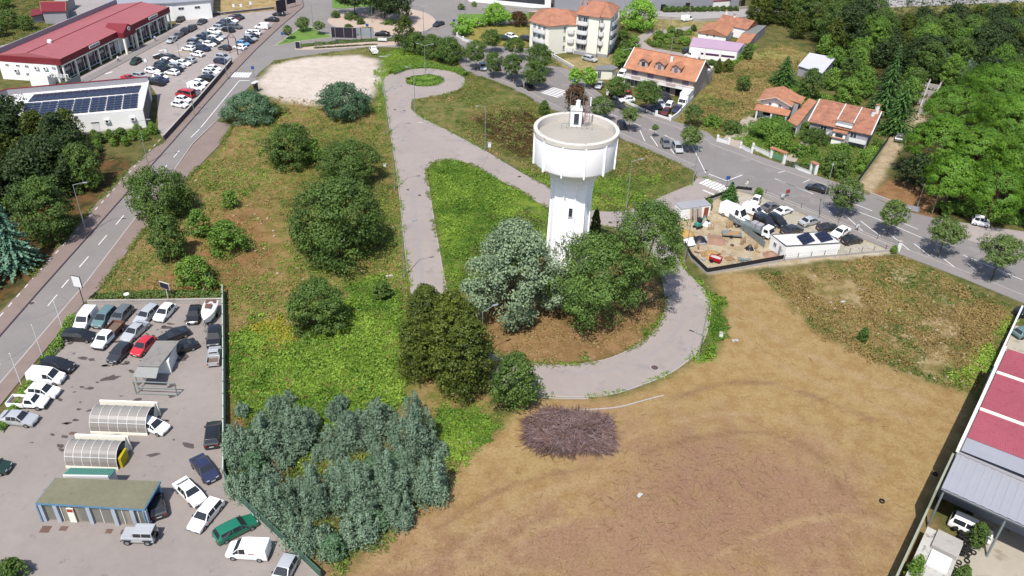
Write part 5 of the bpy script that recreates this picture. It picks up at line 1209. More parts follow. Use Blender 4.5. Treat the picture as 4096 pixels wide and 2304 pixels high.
def heading(a, b): d = b - a; return math.atan2(d.y, d.x)
CARN = {'hatchback': 'hatchback', 'city car': 'city_car', 'saloon': 'saloon_car', 'estate car': 'estate_car', 'people carrier': 'people_carrier', 'suv': 'off_roader', 'coupe': 'coupe', 'van': 'panel_van', 'minibus': 'minibus', 'long van': 'long_van'}
def car(t, col, pos, ang, label, group=None, detail=2, scale=1.0, roof=None):
    R = car_meshes(t); root = thing(CARN[t], label, 'van' if 'van' in t or t == 'minibus' else 'car', (pos[0], pos[1], .03), ang, group); root.scale = (scale,) * 3
    b = obj('body', R['body'], root); b.material_slots[0].link = 'OBJECT'; b.material_slots[0].material = paint(col)
    for nm in ('windscreen', 'rear_window', 'side_window_l', 'side_window_r'):
        if nm in R: obj(nm.replace('_l', '').replace('_r', '') if 'side' in nm else nm, R[nm], root)
    for p in R['wheels']:
        w_ = obj('wheel', R['tyre'], root, p); w_.rotation_euler = (math.pi / 2, 0, 0)
        if detail > 1: obj('rim', R['rim'], w_)
    obj('bumper', R['bumper'], root); obj('bumper', R['bumper2'], root)
    if detail > 1:
        (hx, hy, hz), (tx, ty, tz) = R['lights']
        for s in (1, -1): obj('headlight', R['headlight'], root, (hx, s * hy, hz)); obj('taillight', R['taillight'], root, (tx, s * ty, tz))
        [obj('mirror', R['mirror'], root, mp) for mp in R['mpos']]; obj('number_plate', R['plate'], root, (R['dim'][0] / 2 + .02, 0, .42)); obj('number_plate', R['plate'], root, (-R['dim'][0] / 2 - .03, 0, .55))
    return root
def car2(t, col, rear, front, label, group=None, detail=2, scale=1.0):
    a, b = G(*rear), G(*front); c = (a + b) / 2; return car(t, col, (c.x, c.y), heading(a, b), label, group, detail, scale)
# --- forecourt
FG = 'vehicles on the garage forecourt'
for t, col, r, f, lab in [
 ('van', 'white', (915, 305), (835, 405), 'white panel van at the avenue end of the top row'), ('people carrier', 'teal', (1105, 290), (1020, 378), 'grey-teal people carrier next to the white van'), ('estate car', 'grey', (1262, 275), (1190, 352), 'grey estate behind the brown tipper bed'),
 ('estate car', 'silver', (1545, 252), (1430, 355), 'silver estate with a crumpled bonnet'), ('hatchback', 'white', (1712, 232), (1622, 328), 'white hatchback with black roof next to the crumpled estate'), ('hatchback', 'black', (1975, 255), (1948, 350), 'black hatchback beside the covered boat'),
 ('estate car', 'black', (690, 508), (922, 522), 'black estate parked alone against the plant border'), ('saloon', 'silver', (1425, 420), (1310, 522), 'silver saloon in the middle of the forecourt'), ('hatchback', 'charcoal', (1285, 620), (1150, 752), 'dark grey hatchback beside the red one'), ('hatchback', 'red', (1515, 560), (1390, 682), 'bright red hatchback parked in the forecourt middle'),
 ('coupe', 'black', (1860, 470), (1650, 548), 'black coupe partly behind the flat canopy'), ('saloon', 'black', (1910, 610), (1735, 672), 'black saloon whose nose is under the flat canopy'), ('suv', 'black', (2172, 470), (2155, 592), 'black off-roader by the fence in front of the small pickup'), ('suv', 'black', (440, 800), (740, 845), 'black off-roader with open engine next to a white van'),
 ('van', 'white', (325, 925), (645, 948), 'white panel van in the row along the plant border'), ('hatchback', 'white', (290, 1058), (605, 1092), 'white hatchback between white van and white pickup'), ('saloon', 'silver', (25, 1335), (370, 1368), 'silver saloon with roof rails at the end of the row')]:
    car2(t, col, ZE(*r), ZE(*f), lab, FG)
for t, col, r, f, lab in [('estate car', 'black', (2140, 150), (2160, -40), 'black estate hugging the forecourt fence'), ('saloon', 'navy', (1985, 300), (2150, 515), 'dark blue saloon angled towards the fence'), ('saloon', 'white', (1815, 540), (2025, 745), 'old white saloon with its boot to the fence side'), ('estate car', 'white', (2195, 735), (1965, 1010), 'white estate with dark glass roof'), ('estate car', 'green', (2230, 1085), (2525, 935), 'dark green estate by the lower fence'), ('hatchback', 'charcoal', (1600, 830), (1570, 700), 'grey wrecked hatchback under the kiosk roof'), ('hatchback', 'dark green', (-150, 385), (22, 392), 'dark hatchback cut off at the forecourt edge'), ('hatchback', 'white', (1440, -60), (1660, 10), 'white hatchback behind the vaulted wash bays')]:
    car2(t, col, ZF(*r), ZF(*f), lab, FG)
wv = car2('van', 'white', (679, 1399), (576, 1392), 'white van with small red lettering on its side', FG); car2('hatchback', 'silver', (735, 1412), (700, 1478), 'silver hatchback at the bottom end of the fence', FG)
M_REDT = mat('red_lettering', C(200, 70, 60), .5, .05, 3, coords='obj')
for k in range(5): MB().box(-.95 + k * .13, -.86 + k * .13, .925, .932, 1.12, 1.24 + .04 * (k % 2)).build('lettering', M_REDT, wv)
# 4x4 with spare wheel
def jeep(rear, front, label):
    a, b = G(*rear), G(*front); c = (a + b) / 2; root = thing('off_roader', label, 'car', (c.x, c.y, .03), heading(a, b), FG)
    B = MB().box(-1.7, 1.65, -.78, .78, .38, 1.0); B.box(-1.68, .55, -.74, .74, 1.0, 1.12); B.box(-1.62, .35, -.7, .7, 1.6, 1.68)
    for x in (-1.6, -.55, .3):
        for s in (-1, 1): B.box(x - .05, x + .05, s * .7 - .04, s * .7 + .04, 1.1, 1.62)
    b_ = obj('body', B.mesh('body', paint('silver'), bevel=.04), root)
    for x0, x1 in ((-1.5, -.62), (-.48, .26)):
        for s in (-1, 1): MB().box(x0, x1, s * .71 - .012, s * .71 + .012, 1.13, 1.58).build('side_window', M_CGLASS, root)
    MB().poly([(.36, -.64, 1.6), (.36, .64, 1.6), (.62, .68, 1.1), (.62, -.68, 1.1)]).poly([(.62, -.68, 1.1), (.62, .68, 1.1), (.36, .64, 1.6), (.36, -.64, 1.6)]).build('windscreen', M_CGLASS, root); MB().box(-1.66, -1.64, -.6, .6, 1.13, 1.58).build('rear_window', M_CGLASS, root)
    rr = MB(); 
    for s in (-.4, 0, .4): rr.box(-1.5, .2, s - .03, s + .03, 1.69, 1.72)
    rr.build('roof_ribs', paint('silver'), root)
    R = car_meshes('suv')
    for x in (1.05, -1.05):
        for s in (-1, 1):
            w_ = obj('wheel', R['tyre'], root, (x, s * .76, .36)); w_.rotation_euler = (math.pi / 2, 0, 0); obj('rim', R['rim'], w_)
            MB().box(x - .48, x + .48, s * .8 - .06, s * .8 + .06, .66, .76).build('wheel_arch', M_TRIM, root)
    sp = obj('spare_wheel', R['tyre'], root, (-1.82, .1, .95)); sp.rotation_euler = (0, math.pi / 2, 0)
    for s in (-1, 1): obj('headlight', R['headlight'], root, (1.64, s * .55, .78))
    MB().box(1.6, 1.75, -.75, .75, .38, .55).build('bumper', M_TRIM, root)
jeep(ZF(1560, 1085), ZF(1275, 1078), 'small silver 4x4 with a spare wheel on its tail beside the kiosk')
def pickup(rear, front, label, col='white', bed='grey', Lb=2.2, crew=False, group=FG, tipper=False, scale=1.0):
    a, b = G(*rear), G(*front); c = (a + b) / 2; root = thing('pickup_truck', label, 'pickup', (c.x, c.y, .03), heading(a, b), group); root.scale = (scale,) * 3
    cl = 1.9 if crew else 1.35; L = Lb + cl + 1.15; x1 = L / 2; hood = 1.15
    B = MB(); pr = [(x1, .45), (x1, .85), (x1 - hood + .1, 1.05), (x1 - hood - .42, 1.62), (x1 - hood - cl + .12, 1.64), (x1 - hood - cl, 1.0), (x1 - hood - cl, .45)]
    for i in range(len(pr)):
        p, q = pr[i], pr[(i + 1) % len(pr)]; ta = .7 if p[1] > 1.3 else .86; tb = .7 if q[1] > 1.3 else .86
        B.poly([(p[0], -ta, p[1]), (q[0], -tb, q[1]), (q[0], tb, q[1]), (p[0], ta, p[1])])
    for s in (-1, 1): B.poly([(p[0], s * (.7 if p[1] > 1.3 else .86), p[1]) for p in (pr if s > 0 else list(reversed(pr)))])
    me = B.mesh('cab', paint(col)); bm = bmesh.new(); bm.from_mesh(me); bmesh.ops.remove_doubles(bm, verts=bm.verts, dist=.002); bmesh.ops.recalc_face_normals(bm, faces=bm.faces); bmesh.ops.bevel(bm, geom=[e for e in bm.edges if len(e.link_faces) == 2 and e.calc_face_angle(0) > .4], offset=.05, segments=2, affect='EDGES', clamp_overlap=True); bm.to_mesh(me); bm.free(); obj('cab', me, root)
    xs0 = x1 - hood
    MB().poly([(xs0 + .06, -.72, 1.1), (xs0 + .06, .72, 1.1), (xs0 - .36, .6, 1.58), (xs0 - .36, -.6, 1.58)]).build('windscreen', M_CGLASS, root); MB().poly([(xs0 - cl + .02, .66, 1.08), (xs0 - cl + .02, -.66, 1.08), (xs0 - cl + .10, -.58, 1.55), (xs0 - cl + .10, .58, 1.55)]).build('rear_window', M_CGLASS, root)
    for s in (-1, 1):
        q = [(xs0 - .08, s * .87, 1.08), (xs0 - .42, s * .73, 1.55), (xs0 - cl + .25, s * .73, 1.55), (xs0 - cl + .18, s * .87, 1.08)]; MB().poly(q if s < 0 else list(reversed(q))).build('side_window', M_CGLASS, root)
    xb1 = xs0 - cl - .06; xb0 = -L / 2; zf = .62 if not tipper else .85; m_b = paint(col) if not tipper else mat('rusty_tipper', C(150, 106, 86), .8, .25, 2, coords='obj')
    bd = MB().box(xb0, xb1, -.85, .85, zf - .22, zf); bd.box(xb0, xb1, -.88, -.8, zf, 1.02 if not tipper else 1.25).box(xb0, xb1, .8, .88, zf, 1.02 if not tipper else 1.25).box(xb0, xb0 + .07, -.8, .8, zf, 1.02 if not tipper else 1.25).box(xb1 - .07, xb1, -.8, .8, zf, 1.02 if not tipper else 1.25)
    bo = bd.build('bed', m_b, root); MB().box(xb0 + .08, xb1 - .08, -.79, .79, zf + .005, zf + .02).build('bed_floor', mat('pickup_bed_floor', C(140, 118, 104) if not tipper else C(156, 112, 92), .9, .2, 2, coords='obj'), bo)
    R = car_meshes('suv')
    for x in (x1 - .85, xb0 + .75):
        for s in (-1, 1): w_ = obj('wheel', R['tyre'], root, (x, s * .78, .36)); w_.rotation_euler = (math.pi / 2, 0, 0); obj('rim', R['rim'], w_)
    for s in (-1, 1): obj('headlight', R['headlight'], root, (x1 - .02, s * .6, .7)); obj('taillight', R['taillight'], root, (xb0 - .01, s * .72, .75))
    MB().box(x1 - .05, x1 + .06, -.8, .8, .4, .58).build('bumper', M_TRIM, root); return root
pickup(ZE(135, 1178), ZE(465, 1195), 'white single-cab pickup in the row along the plant border'); pickup(ZE(1200, 415), ZE(1000, 622), 'white crew-cab truck with rusty brown tipper bed', crew=True, tipper=True, Lb=2.6); pickup(ZE(2150, 795), ZE(2172, 645), 'small pale grey pickup by the forecourt fence', 'silver', Lb=1.7, scale=.92)
pickup((944, 137), (937, 128), 'white pickup with dark bed on the gravel lot edge', 'white', Lb=1.9, group='vehicles near the roundabout', scale=.95)
# covered boat on a trailer
ba, bb = G(*ZE(2140, 235)), G(*ZE(2085, 395)); bo_ = thing('covered_boat', 'white motorboat under loose covers on a trailer', 'boat', ((ba.x + bb.x) / 2, (ba.y + bb.y) / 2, 0), heading(ba, bb))
hl = MB(); secs = [(-2.6, .95, .55, 1.5), (-1.2, 1.05, .5, 1.5), (.4, 1.0, .48, 1.55), (1.7, .6, .6, 1.65), (2.7, .04, 1.1, 1.75)]
pt = lambda s_, k: [(s_[0], -s_[1], s_[3]), (s_[0], -s_[1] * .8, s_[2] + .2), (s_[0], 0, s_[2]), (s_[0], s_[1] * .8, s_[2] + .2), (s_[0], s_[1], s_[3])][k]
for s0, s1 in zip(secs[:-1], secs[1:]):
    for k in range(4): hl.poly([pt(s0, k), pt(s0, k + 1), pt(s1, k + 1), pt(s1, k)])
hl.poly([pt(secs[0], k) for k in range(5)]); hl.build('hull', paint('white'), bo_, smooth=True)
cv = MB(); top = [(-2.6, .95, 1.5, 1.62), (-1.2, 1.05, 1.5, 2.1), (.3, .95, 1.56, 2.0), (1.6, .58, 1.66, 1.75), (2.7, .04, 1.75, 1.78)]
for s0, s1 in zip(top[:-1], top[1:]):
    for sg in (-1, 1):
        q = [(s0[0], sg * s0[1], s0[2]), (s1[0], sg * s1[1], s1[2]), (s1[0], 0, s1[3]), (s0[0], 0, s0[3])]; cv.poly(q if sg > 0 else list(reversed(q)))
cv.build('cover', M_FRAME, bo_); MB().prism([(-.9, -.45), (.2, -.4), (.2, .4), (-.9, .45)], 2.08, 2.13).build('brown_patch', mat('brown_cloth', C(140, 100, 84), .9, .2, 3, coords='obj'), bo_); MB().prism([(-2.4, -.7), (-1.5, -.75), (-1.5, .75), (-2.4, .7)], 1.82, 1.86).build('brown_patch', MATS['brown_cloth'], bo_)
tm_ = MB().box(-2.4, 2.2, -.5, -.42, .45, .55).box(-2.4, 2.2, .42, .5, .45, .55).tube((2.2, 0, .5), (3.6, 0, .4), .05); tm_.build('trailer_frame', M_STEEL, bo_)
for s in (-1, 1): w_ = obj('wheel', car_meshes('hatchback')['tyre'], bo_, (-.5, s * .95, .31)); w_.rotation_euler = (math.pi / 2, 0, 0)
# --- supermarket car park
SG = 'cars in the supermarket car park'
LOT = [
 (1815,1055,'hatchback','white',1,'w'),(1850,1005,'hatchback','white',1,'w'),(1870,955,'minibus','red',-1,'w'),(1935,935,'estate car','grey',1,'w'),(1980,880,'van','white',1,'w'),(2020,835,'hatchback','white',1,'w'),(2080,790,'suv','black',-1,'w'),(2110,755,'hatchback','silver',1,'w'),(2130,722,'estate car','white',1,'w'),(2155,692,'hatchback','white',1,'w'),(2225,618,'hatchback','navy',1,'w'),(2250,580,'people carrier','silver',1,'w'),
 (2415,475,'hatchback','white',-1,'g'),(2445,440,'hatchback','sky blue',1,'g'),(2490,412,'saloon','black',1,'g'),(2520,392,'suv','silver',1,'g'),(2530,360,'saloon','black',-1,'g'),(2540,332,'hatchback','white',1,'g'),(2265,482,'hatchback','charcoal',-1,'g'),
 (1305,785,'coupe','red',1,'m'),(1420,765,'estate car','silver',1,'m'),(1620,775,'hatchback','white',1,'m'),(1585,835,'people carrier','black',1,'m'),(1615,805,'saloon','navy',1,'m'),
 (1540,715,'hatchback','white',1,'m'),(1600,690,'saloon','black',1,'m'),(1640,660,'estate car','dark green',1,'m'),(1665,636,'saloon','charcoal',1,'m'),(1690,614,'hatchback','white',1,'m'),(1730,590,'suv','charcoal',1,'m'),(1625,575,'saloon','black',-1,'m'),
 (1735,730,'hatchback','white',-1,'m'),(1770,700,'hatchback','black',-1,'m'),(1785,670,'estate car','silver',1,'m'),(1845,635,'saloon','white',1,'m'),(1905,608,'hatchback','silver',-1,'m'),(1990,545,'hatchback','white',-1,'x'),
 (1900,488,'hatchback','white',-1,'u'),(1945,460,'hatchback','silver',1,'u'),(1962,435,'suv','charcoal',1,'u'),(1980,410,'hatchback','silver',1,'u'),(2050,385,'suv','navy',1,'u'),(2090,352,'hatchback','teal',1,'u'),
 (2045,488,'suv','navy',1,'u'),(2110,445,'hatchback','white',1,'u'),(2150,420,'hatchback','charcoal',1,'u'),(2170,390,'estate car','white',1,'u'),(2205,366,'saloon','silver',1,'u'),
 (2160,315,'hatchback','white',1,'t'),(2215,278,'estate car','silver',1,'t'),(2305,300,'hatchback','black',1,'t'),(2250,243,'saloon','navy',1,'t'),(2290,225,'estate car','charcoal',1,'t'),(2330,205,'saloon','white',1,'t'),(2360,185,'hatchback','maroon',1,'t'),(2400,168,'hatchback','dark green',1,'t'),(2370,265,'estate car','grey',1,'t'),(2265,262,'saloon','black',1,'t')]
RW = {'w': 'parked nose-in along the car-park wall', 'g': 'parked near the entrance gantry', 'm': 'in the middle rows of the supermarket car park', 'x': 'crossing the supermarket car park lane', 'u': 'in the upper rows of the supermarket car park', 't': 'in the farthest row of the supermarket car park'}
for x, y, t, col, fl, row in LOT:
    y += 20; dx, dy = 70 * fl, 12 * fl; car2(t, col, ZA(x - dx, y - dy), ZA(x + dx, y + dy), f'{col} {t} {RW[row]}', SG, 1, .93)
for x, y, t, col, lab in [(1370, 640, 'hatchback', 'dark green', 'dark green hatchback alone in the lane before the shop porch'), (1730, 425, 'hatchback', 'silver', 'silver hatchback in the queue along the shop front'), (1795, 380, 'hatchback', 'grey', 'grey hatchback in the queue along the shop front'), (1860, 340, 'suv', 'black', 'black off-roader in the queue along the shop front'), (1930, 308, 'people carrier', 'charcoal', 'dark people carrier at the far end of the shop-front queue'), (2035, 238, 'saloon', 'charcoal', 'dark saloon near the warehouse fence'), (1820, 215, 'hatchback', 'black', 'black hatchback by the far corner of the supermarket')]: car2(t, col, ZA(x + 36, y - 22), ZA(x - 36, y + 22), lab, SG, 1, .93)
for x, y, t, col, lab in [(160, 215, 'saloon', 'black', 'black saloon beside the avenue pavement by the advertising hoarding'), (232, 160, 'hatchback', 'charcoal', 'dark hatchback at the foot of the advertising hoarding'), (65, 290, 'van', 'white', 'white van beside the avenue pavement'), (-10, 350, 'hatchback', 'white', 'white hatchback between white van and gantry row')]: car2(t, col, ZB(x + 50, y + 4), ZB(x - 50, y - 4), lab, SG, 1, .93)
# --- street, apartments, villa yard
VG = 'cars around the villa and street'
for t, col, r, f, lab in [('hatchback', 'charcoal', ZC(1010, 1065), ZC(1110, 1095), 'dark hatchback parked in front of the villa car yard'), ('hatchback', 'black', ZC(1090, 1255), ZC(1120, 1310), 'black hatchback parked beside the thin street tree'), ('hatchback', 'grey', ZJ(2150, 430), ZJ(2180, 490), 'grey hatchback in the angled street bays'), ('people carrier', 'silver', ZJ(2270, 480), ZJ(2300, 535), 'silver people carrier in the angled street bays'),
 ('hatchback', 'charcoal', ZC(45, 825), ZC(85, 885), 'dark hatchback in the bays by the zebra crossing'), ('hatchback', 'black', ZC(150, 860), ZC(195, 925), 'black hatchback under the zebra-crossing tree'), ('people carrier', 'silver', ZB(2275, 660), ZB(2292, 730), 'silver people carrier under the round street trees'), ('hatchback', 'black', ZB(2425, 680), ZB(2435, 712), 'black hatchback between the round street trees'),
 ('hatchback', 'navy', ZC(1155, 900), ZC(1145, 940), 'dark blue hatchback under the villa balcony'), ('hatchback', 'white', ZC(1215, 1020), ZC(1090, 1030), 'white hatchback in the villa car yard'), ('saloon', 'black', ZC(1030, 970), ZC(1090, 980), 'black saloon at the left of the villa car yard'), ('hatchback', 'red', ZC(1165, 960), ZC(1130, 990), 'red car half hidden in the villa car yard'),
 ('saloon', 'black', ZC(1330, 1090), ZC(1450, 1145), 'black saloon behind the villa yard wall'), ('hatchback', 'charcoal', ZC(1420, 1060), ZC(1480, 1110), 'dark hatchback in the villa car yard row'), ('hatchback', 'silver', ZC(1465, 1045), ZC(1510, 1090), 'silver hatchback in the villa car yard row'), ('saloon', 'black', ZC(1490, 1010), ZC(1545, 1055), 'black saloon in the villa car yard row'), ('suv', 'black', ZC(1505, 965), ZC(1570, 1025), 'black off-roader by the villa shop window'),
 ('hatchback', 'maroon', ZC(1570, 1120), ZC(1520, 1175), 'dark red hatchback at the villa yard gate'), ('people carrier', 'white', ZC(1585, 1080), ZC(1560, 1110), 'white people carrier in the villa car yard'), ('hatchback', 'navy', ZC(1680, 1100), ZC(1640, 1145), 'dark hatchback beside the white box truck'),
 ('hatchback', 'silver', ZC(905, 850), ZC(850, 915), 'silver hatchback beside the flat garage'), ('van', 'white', ZC(1120, 760), ZC(1090, 790), 'white van between flat garage and villa'), ('estate car', 'silver', ZC(730, 600), ZC(830, 625), 'silver estate on the dry apartment yard'), ('hatchback', 'charcoal', ZC(110, 400), ZC(170, 415), 'dark hatchback left of the cream apartment wing'), ('hatchback', 'white', ZB(2530, 375), ZB(2610, 395), 'white hatchback in the apartment parking'), ('hatchback', 'black', ZB(2470, 400), ZB(2530, 410), 'black hatchback in the apartment parking'), ('hatchback', 'black', ZC(1740, 540), ZC(1770, 520), 'black hatchback beside the pink-roofed workshop'), ('van', 'white', ZC(1830, 590), ZC(1790, 580), 'white van in front of the pink-roofed workshop'),
 ('saloon', 'charcoal', ZB(1860, 250), ZB(1815, 268), 'dark saloon driving round the roundabout'), ('saloon', 'black', ZB(1320, 362), ZB(1225, 360), 'black saloon passing behind the billboards'), ('van', 'white', ZC(1730, 215), ZC(1800, 205), 'white van driving on the highway'), ('saloon', 'black', ZK(570, 685), ZK(410, 640), 'black taxi-like saloon driving down the street'), ('city car', 'white', ZK(2070, 995), ZK(2190, 1020), 'small white car on the paved apron by the vine hedge'), ('suv', 'grey', ZK(1305, 180), ZK(1320, 120), 'old grey vehicle at the end of the dirt track'), ('hatchback', 'teal', (2550, 850), (2600, 838), 'teal hatchback behind the industrial building'), ('hatchback', 'black', (2555, 796), (2600, 786), 'black hatchback in the yard beyond the industrial building')]:
    car2(t, col, r, f, lab, VG, 1, .95 if t != 'city car' else 1.1)
# --- builder's yard
YG = "vehicles in the builder's yard"
for t, col, r, f, lab in [('long van', 'white', (750, 395), (940, 480), 'big white high-roof van in the builder yard'), ('van', 'white', (960, 365), (1110, 425), 'small white van beside the high-roof van'), ('city car', 'white', (1075, 270), (1045, 310), 'tiny black and white two-seater by the yard fence'), ('coupe', 'grey', (1140, 370), (1268, 318), 'grey coupe near the yard entrance'), ('coupe', 'white', (1262, 415), (1408, 360), 'white coupe next to the grey coupe'), ('saloon', 'silver', (1515, 518), (1685, 468), 'silver saloon by the street fence'), ('coupe', 'charcoal', (1705, 562), (1865, 545), 'dark coupe behind the site office'), ('saloon', 'white', (1985, 560), (1835, 645), 'white saloon behind the site office'), ('hatchback', 'black', (1935, 700), (2112, 665), 'black hatchback at the street end of the site office'), ('van', 'black', (1050, 450), (1245, 560), 'black van in the middle of the builder yard'), ('people carrier', 'black', (1205, 440), (1345, 545), 'black people carrier next to the black van'), ('saloon', 'charcoal', (1385, 590), (1460, 570), 'dark saloon hidden behind the site office')]:
    car2(t, col, ZG(*r), ZG(*f), lab, YG, 2, .97)
def truck(rear, front, label, kind, group):
    a, b = G(*rear), G(*front); c = (a + b) / 2; L = (b - a).length; root = thing('flatbed_truck' if kind == 'flat' else 'box_truck', label, 'truck', (c.x, c.y, .03), heading(a, b), group)
    x1 = L / 2; cb = MB(); pr = [(x1, .5), (x1, 1.2), (x1 - .35, 2.05), (x1 - 1.5, 2.1), (x1 - 1.5, .5)]
    for i in range(5): p, q = pr[i], pr[(i + 1) % 5]; cb.poly([(p[0], -.92, p[1]), (q[0], -.92, q[1]), (q[0], .92, q[1]), (p[0], .92, p[1])])
    for s in (-1, 1): cb.poly([(p[0], s * .92, p[1]) for p in (pr if s > 0 else list(reversed(pr)))])
    cb.build('cab', paint('white'), root, bevel=.05); MB().poly([(x1 + .012, -.8, 1.27), (x1 + .012, .8, 1.27), (x1 - .3, .78, 1.98), (x1 - .3, -.78, 1.98)]).build('windscreen', M_CGLASS, root)
    for s in (-1, 1): MB().box(x1 - 1.2, x1 - .4, s * .93 - .01, s * .93 + .01, 1.3, 1.9).build('side_window', M_CGLASS, root)
    if kind == 'flat':
        fb = MB().box(-L / 2, x1 - 1.6, -.98, .98, .75, .92); fb.box(-L / 2, x1 - 1.6, -1.0, -.94, .92, 1.3).box(-L / 2, x1 - 1.6, .94, 1.0, .92, 1.3); fb.build('flatbed', M_STEEL, root)
        for k in range(2): MB().box(x1 - 3.0 - k * 1.1, x1 - 2.05 - k * 1.1, -.6, .7, .93, 1.95).build('white_crate', M_GREYW, root, bevel=.03)
    else: MB().box(-L / 2, x1 - 1.55, -1.05, 1.05, .8, 2.9).build('box_body', M_WHITE, root, bevel=.04)
    for x in (x1 - .9, -L / 2 + 1.1):
        for s in (-1, 1): w_ = obj('wheel', car_meshes('long van')['tyre'], root, (x, s * .86, .36)); w_.rotation_euler = (math.pi / 2, 0, 0); obj('rim', car_meshes('long van')['rim'], w_)
    MB().box(-L / 2, x1 - .2, -.4, .4, .5, .72).build('chassis', M_TRIM, root)
truck(ZG(845, 490), ZG(1215, 650), 'white flatbed truck with pale crates on its bed', 'flat', YG); truck(ZC(1775, 990), ZC(1700, 1085), 'white box truck at the villa wall', 'box', VG)
p_ = at_(s_g0 + 2.6, 4.2); car('people carrier', 'white', (p_.x, p_.y), math.atan2(irt.y, irt.x), 'white people carrier under the open shed roof', None, 2)
# ------------------------------------------------------------------ vegetation
def foliage(name, a, b, trans=.25, rough=.55):
    m = bpy.data.materials.new(name); m.use_nodes = True; n = m.node_tree.nodes; l = m.node_tree.links; p = n['Principled BSDF']
    at = n.new('ShaderNodeAttribute'); at.attribute_name = 'tint'; at.attribute_type = 'GEOMETRY'
    oi = n.new('ShaderNodeObjectInfo')
    ad = n.new('ShaderNodeMath'); ad.operation = 'MULTIPLY_ADD'; l.new(oi.outputs['Random'], ad.inputs[0]); ad.inputs[1].default_value = .25; l.new(at.outputs['Fac'], ad.inputs[2])
    sb_ = n.new('ShaderNodeMath'); sb_.operation = 'SUBTRACT'; l.new(ad.outputs[0], sb_.inputs[0]); sb_.inputs[1].default_value = .12; sb_.use_clamp = True
    mx = n.new('ShaderNodeMix'); mx.data_type = 'RGBA'; l.new(sb_.outputs[0], mx.inputs['Factor']); mx.inputs['A'].default_value = a; mx.inputs['B'].default_value = b
    l.new(mx.outputs['Result'], p.inputs['Base Color']); p.inputs['Roughness'].default_value = rough; p.inputs['Specular IOR Level'].default_value = .25
    tr = n.new('ShaderNodeBsdfTranslucent'); l.new(mx.outputs['Result'], tr.inputs['Color'])
    ms = n.new('ShaderNodeMixShader'); ms.inputs[0].default_value = trans; l.new(p.outputs[0], ms.inputs[1]); l.new(tr.outputs[0], ms.inputs[2])
    l.new(ms.outputs[0], n['Material Output'].inputs['Surface']); MATS[name] = m; return m
FOL = {
 'oak': foliage('oak_leaves', C(62, 88, 40, 1.5), C(112, 138, 62, 1.5)),
 'street': foliage('street_tree_leaves', C(78, 104, 52, 1.5), C(128, 150, 76, 1.5)),
 'euc': foliage('grey_green_leaves', C(74, 98, 78, 1.6), C(144, 168, 140, 1.65)),
 'acb': foliage('acacia_leaves', C(60, 92, 62, 1.5), C(118, 150, 112, 1.6)),
 'olive': foliage('silvery_leaves', C(98, 120, 88, 1.6), C(160, 180, 142, 1.6)),
 'cyp': foliage('cypress_foliage', C(46, 64, 20, 1.5), C(110, 122, 44, 1.6), .15),
 'pine': foliage('pine_needles', C(58, 86, 36, 1.6), C(116, 144, 68, 1.65), .2),
 'stone': foliage('stone_pine_needles', C(58, 94, 20, 1.65), C(108, 148, 42, 1.65), .12),
 'dark': foliage('wood_leaves', C(46, 62, 32, 1.35), C(80, 102, 52, 1.35)),
 'lime': foliage('lime_green_leaves', C(98, 146, 44, 1.6), C(160, 204, 78, 1.6)),
 'red': foliage('copper_leaves', C(78, 54, 36, 1.4), C(120, 92, 58, 1.4)),
 'spruce': foliage('spruce_needles', C(52, 88, 40, 1.5), C(102, 140, 66, 1.5), .12),
 'blue': foliage('blue_spruce_needles', C(74, 112, 88, 1.5), C(140, 180, 150, 1.5), .12),
 'shrub': foliage('shrub_leaves', C(78, 112, 40, 1.6), C(130, 164, 66, 1.6)),
}
M_BARK = mat('bark', C(118, 98, 82), .9, .25, 3, bump=.4, bscale=12); M_BARKR = mat('pine_bark', C(132, 96, 76), .9, .25, 3, bump=.4, bscale=12); M_PALE = mat('pale_dead_wood', C(200, 186, 168), .9, .15, 3)
def leaf_mesh(name, cen, nor, size, tint, m, asp=1.0, rs=None):
    rs = rs or np.random.RandomState(1); N = len(cen)
    nor = nor / (np.linalg.norm(nor, axis=1)[:, None] + 1e-9)
    ref = rs.normal(size=(N, 3)); t = np.cross(nor, ref); t /= (np.linalg.norm(t, axis=1)[:, None] + 1e-9); b = np.cross(nor, t)
    s = size[:, None] * .5; bend = nor * (s * .35)
    V = np.stack([cen - t * s * asp - bend, cen - b * s, cen + t * s * asp - bend, cen + b * s], 1).reshape(-1, 3)
    me = bpy.data.meshes.new(name); me.vertices.add(4 * N); me.vertices.foreach_set('co', V.astype(np.float32).ravel())
    me.loops.add(4 * N); me.loops.foreach_set('vertex_index', np.arange(4 * N, dtype=np.int32)); me.polygons.add(N)
    me.polygons.foreach_set('loop_start', np.arange(0, 4 * N, 4, dtype=np.int32))
    a = me.attributes.new('tint', 'FLOAT', 'FACE'); a.data.foreach_set('value', np.clip(tint, 0, 1).astype(np.float32))
    me.materials.append(m); me.update(); return me
PROF = {
 'round': lambda t: np.clip(np.sin(np.pi * np.clip(t * .94 + .06, 0, 1)), 0, 1) ** .55,
 'bush': lambda t: np.clip(1 - t ** 2.2, 0, 1) ** .6 * np.clip(.72 + t * 1.2, 0, 1),
 'oak': lambda t: np.clip(1 - np.abs(t - .38) ** 2 / .40, 0, 1) ** .55,
 'cyp': lambda t: np.clip(1 - t ** 2.0, 0, 1) ** .62 * np.clip(.85 + t, 0, 1),
 'cone': lambda t: np.clip(1.02 - t, 0, 1) ** .95,
 'umb': lambda t: np.clip(1 - t ** 2, 0, 1) ** .5,
}
CACHE = {}
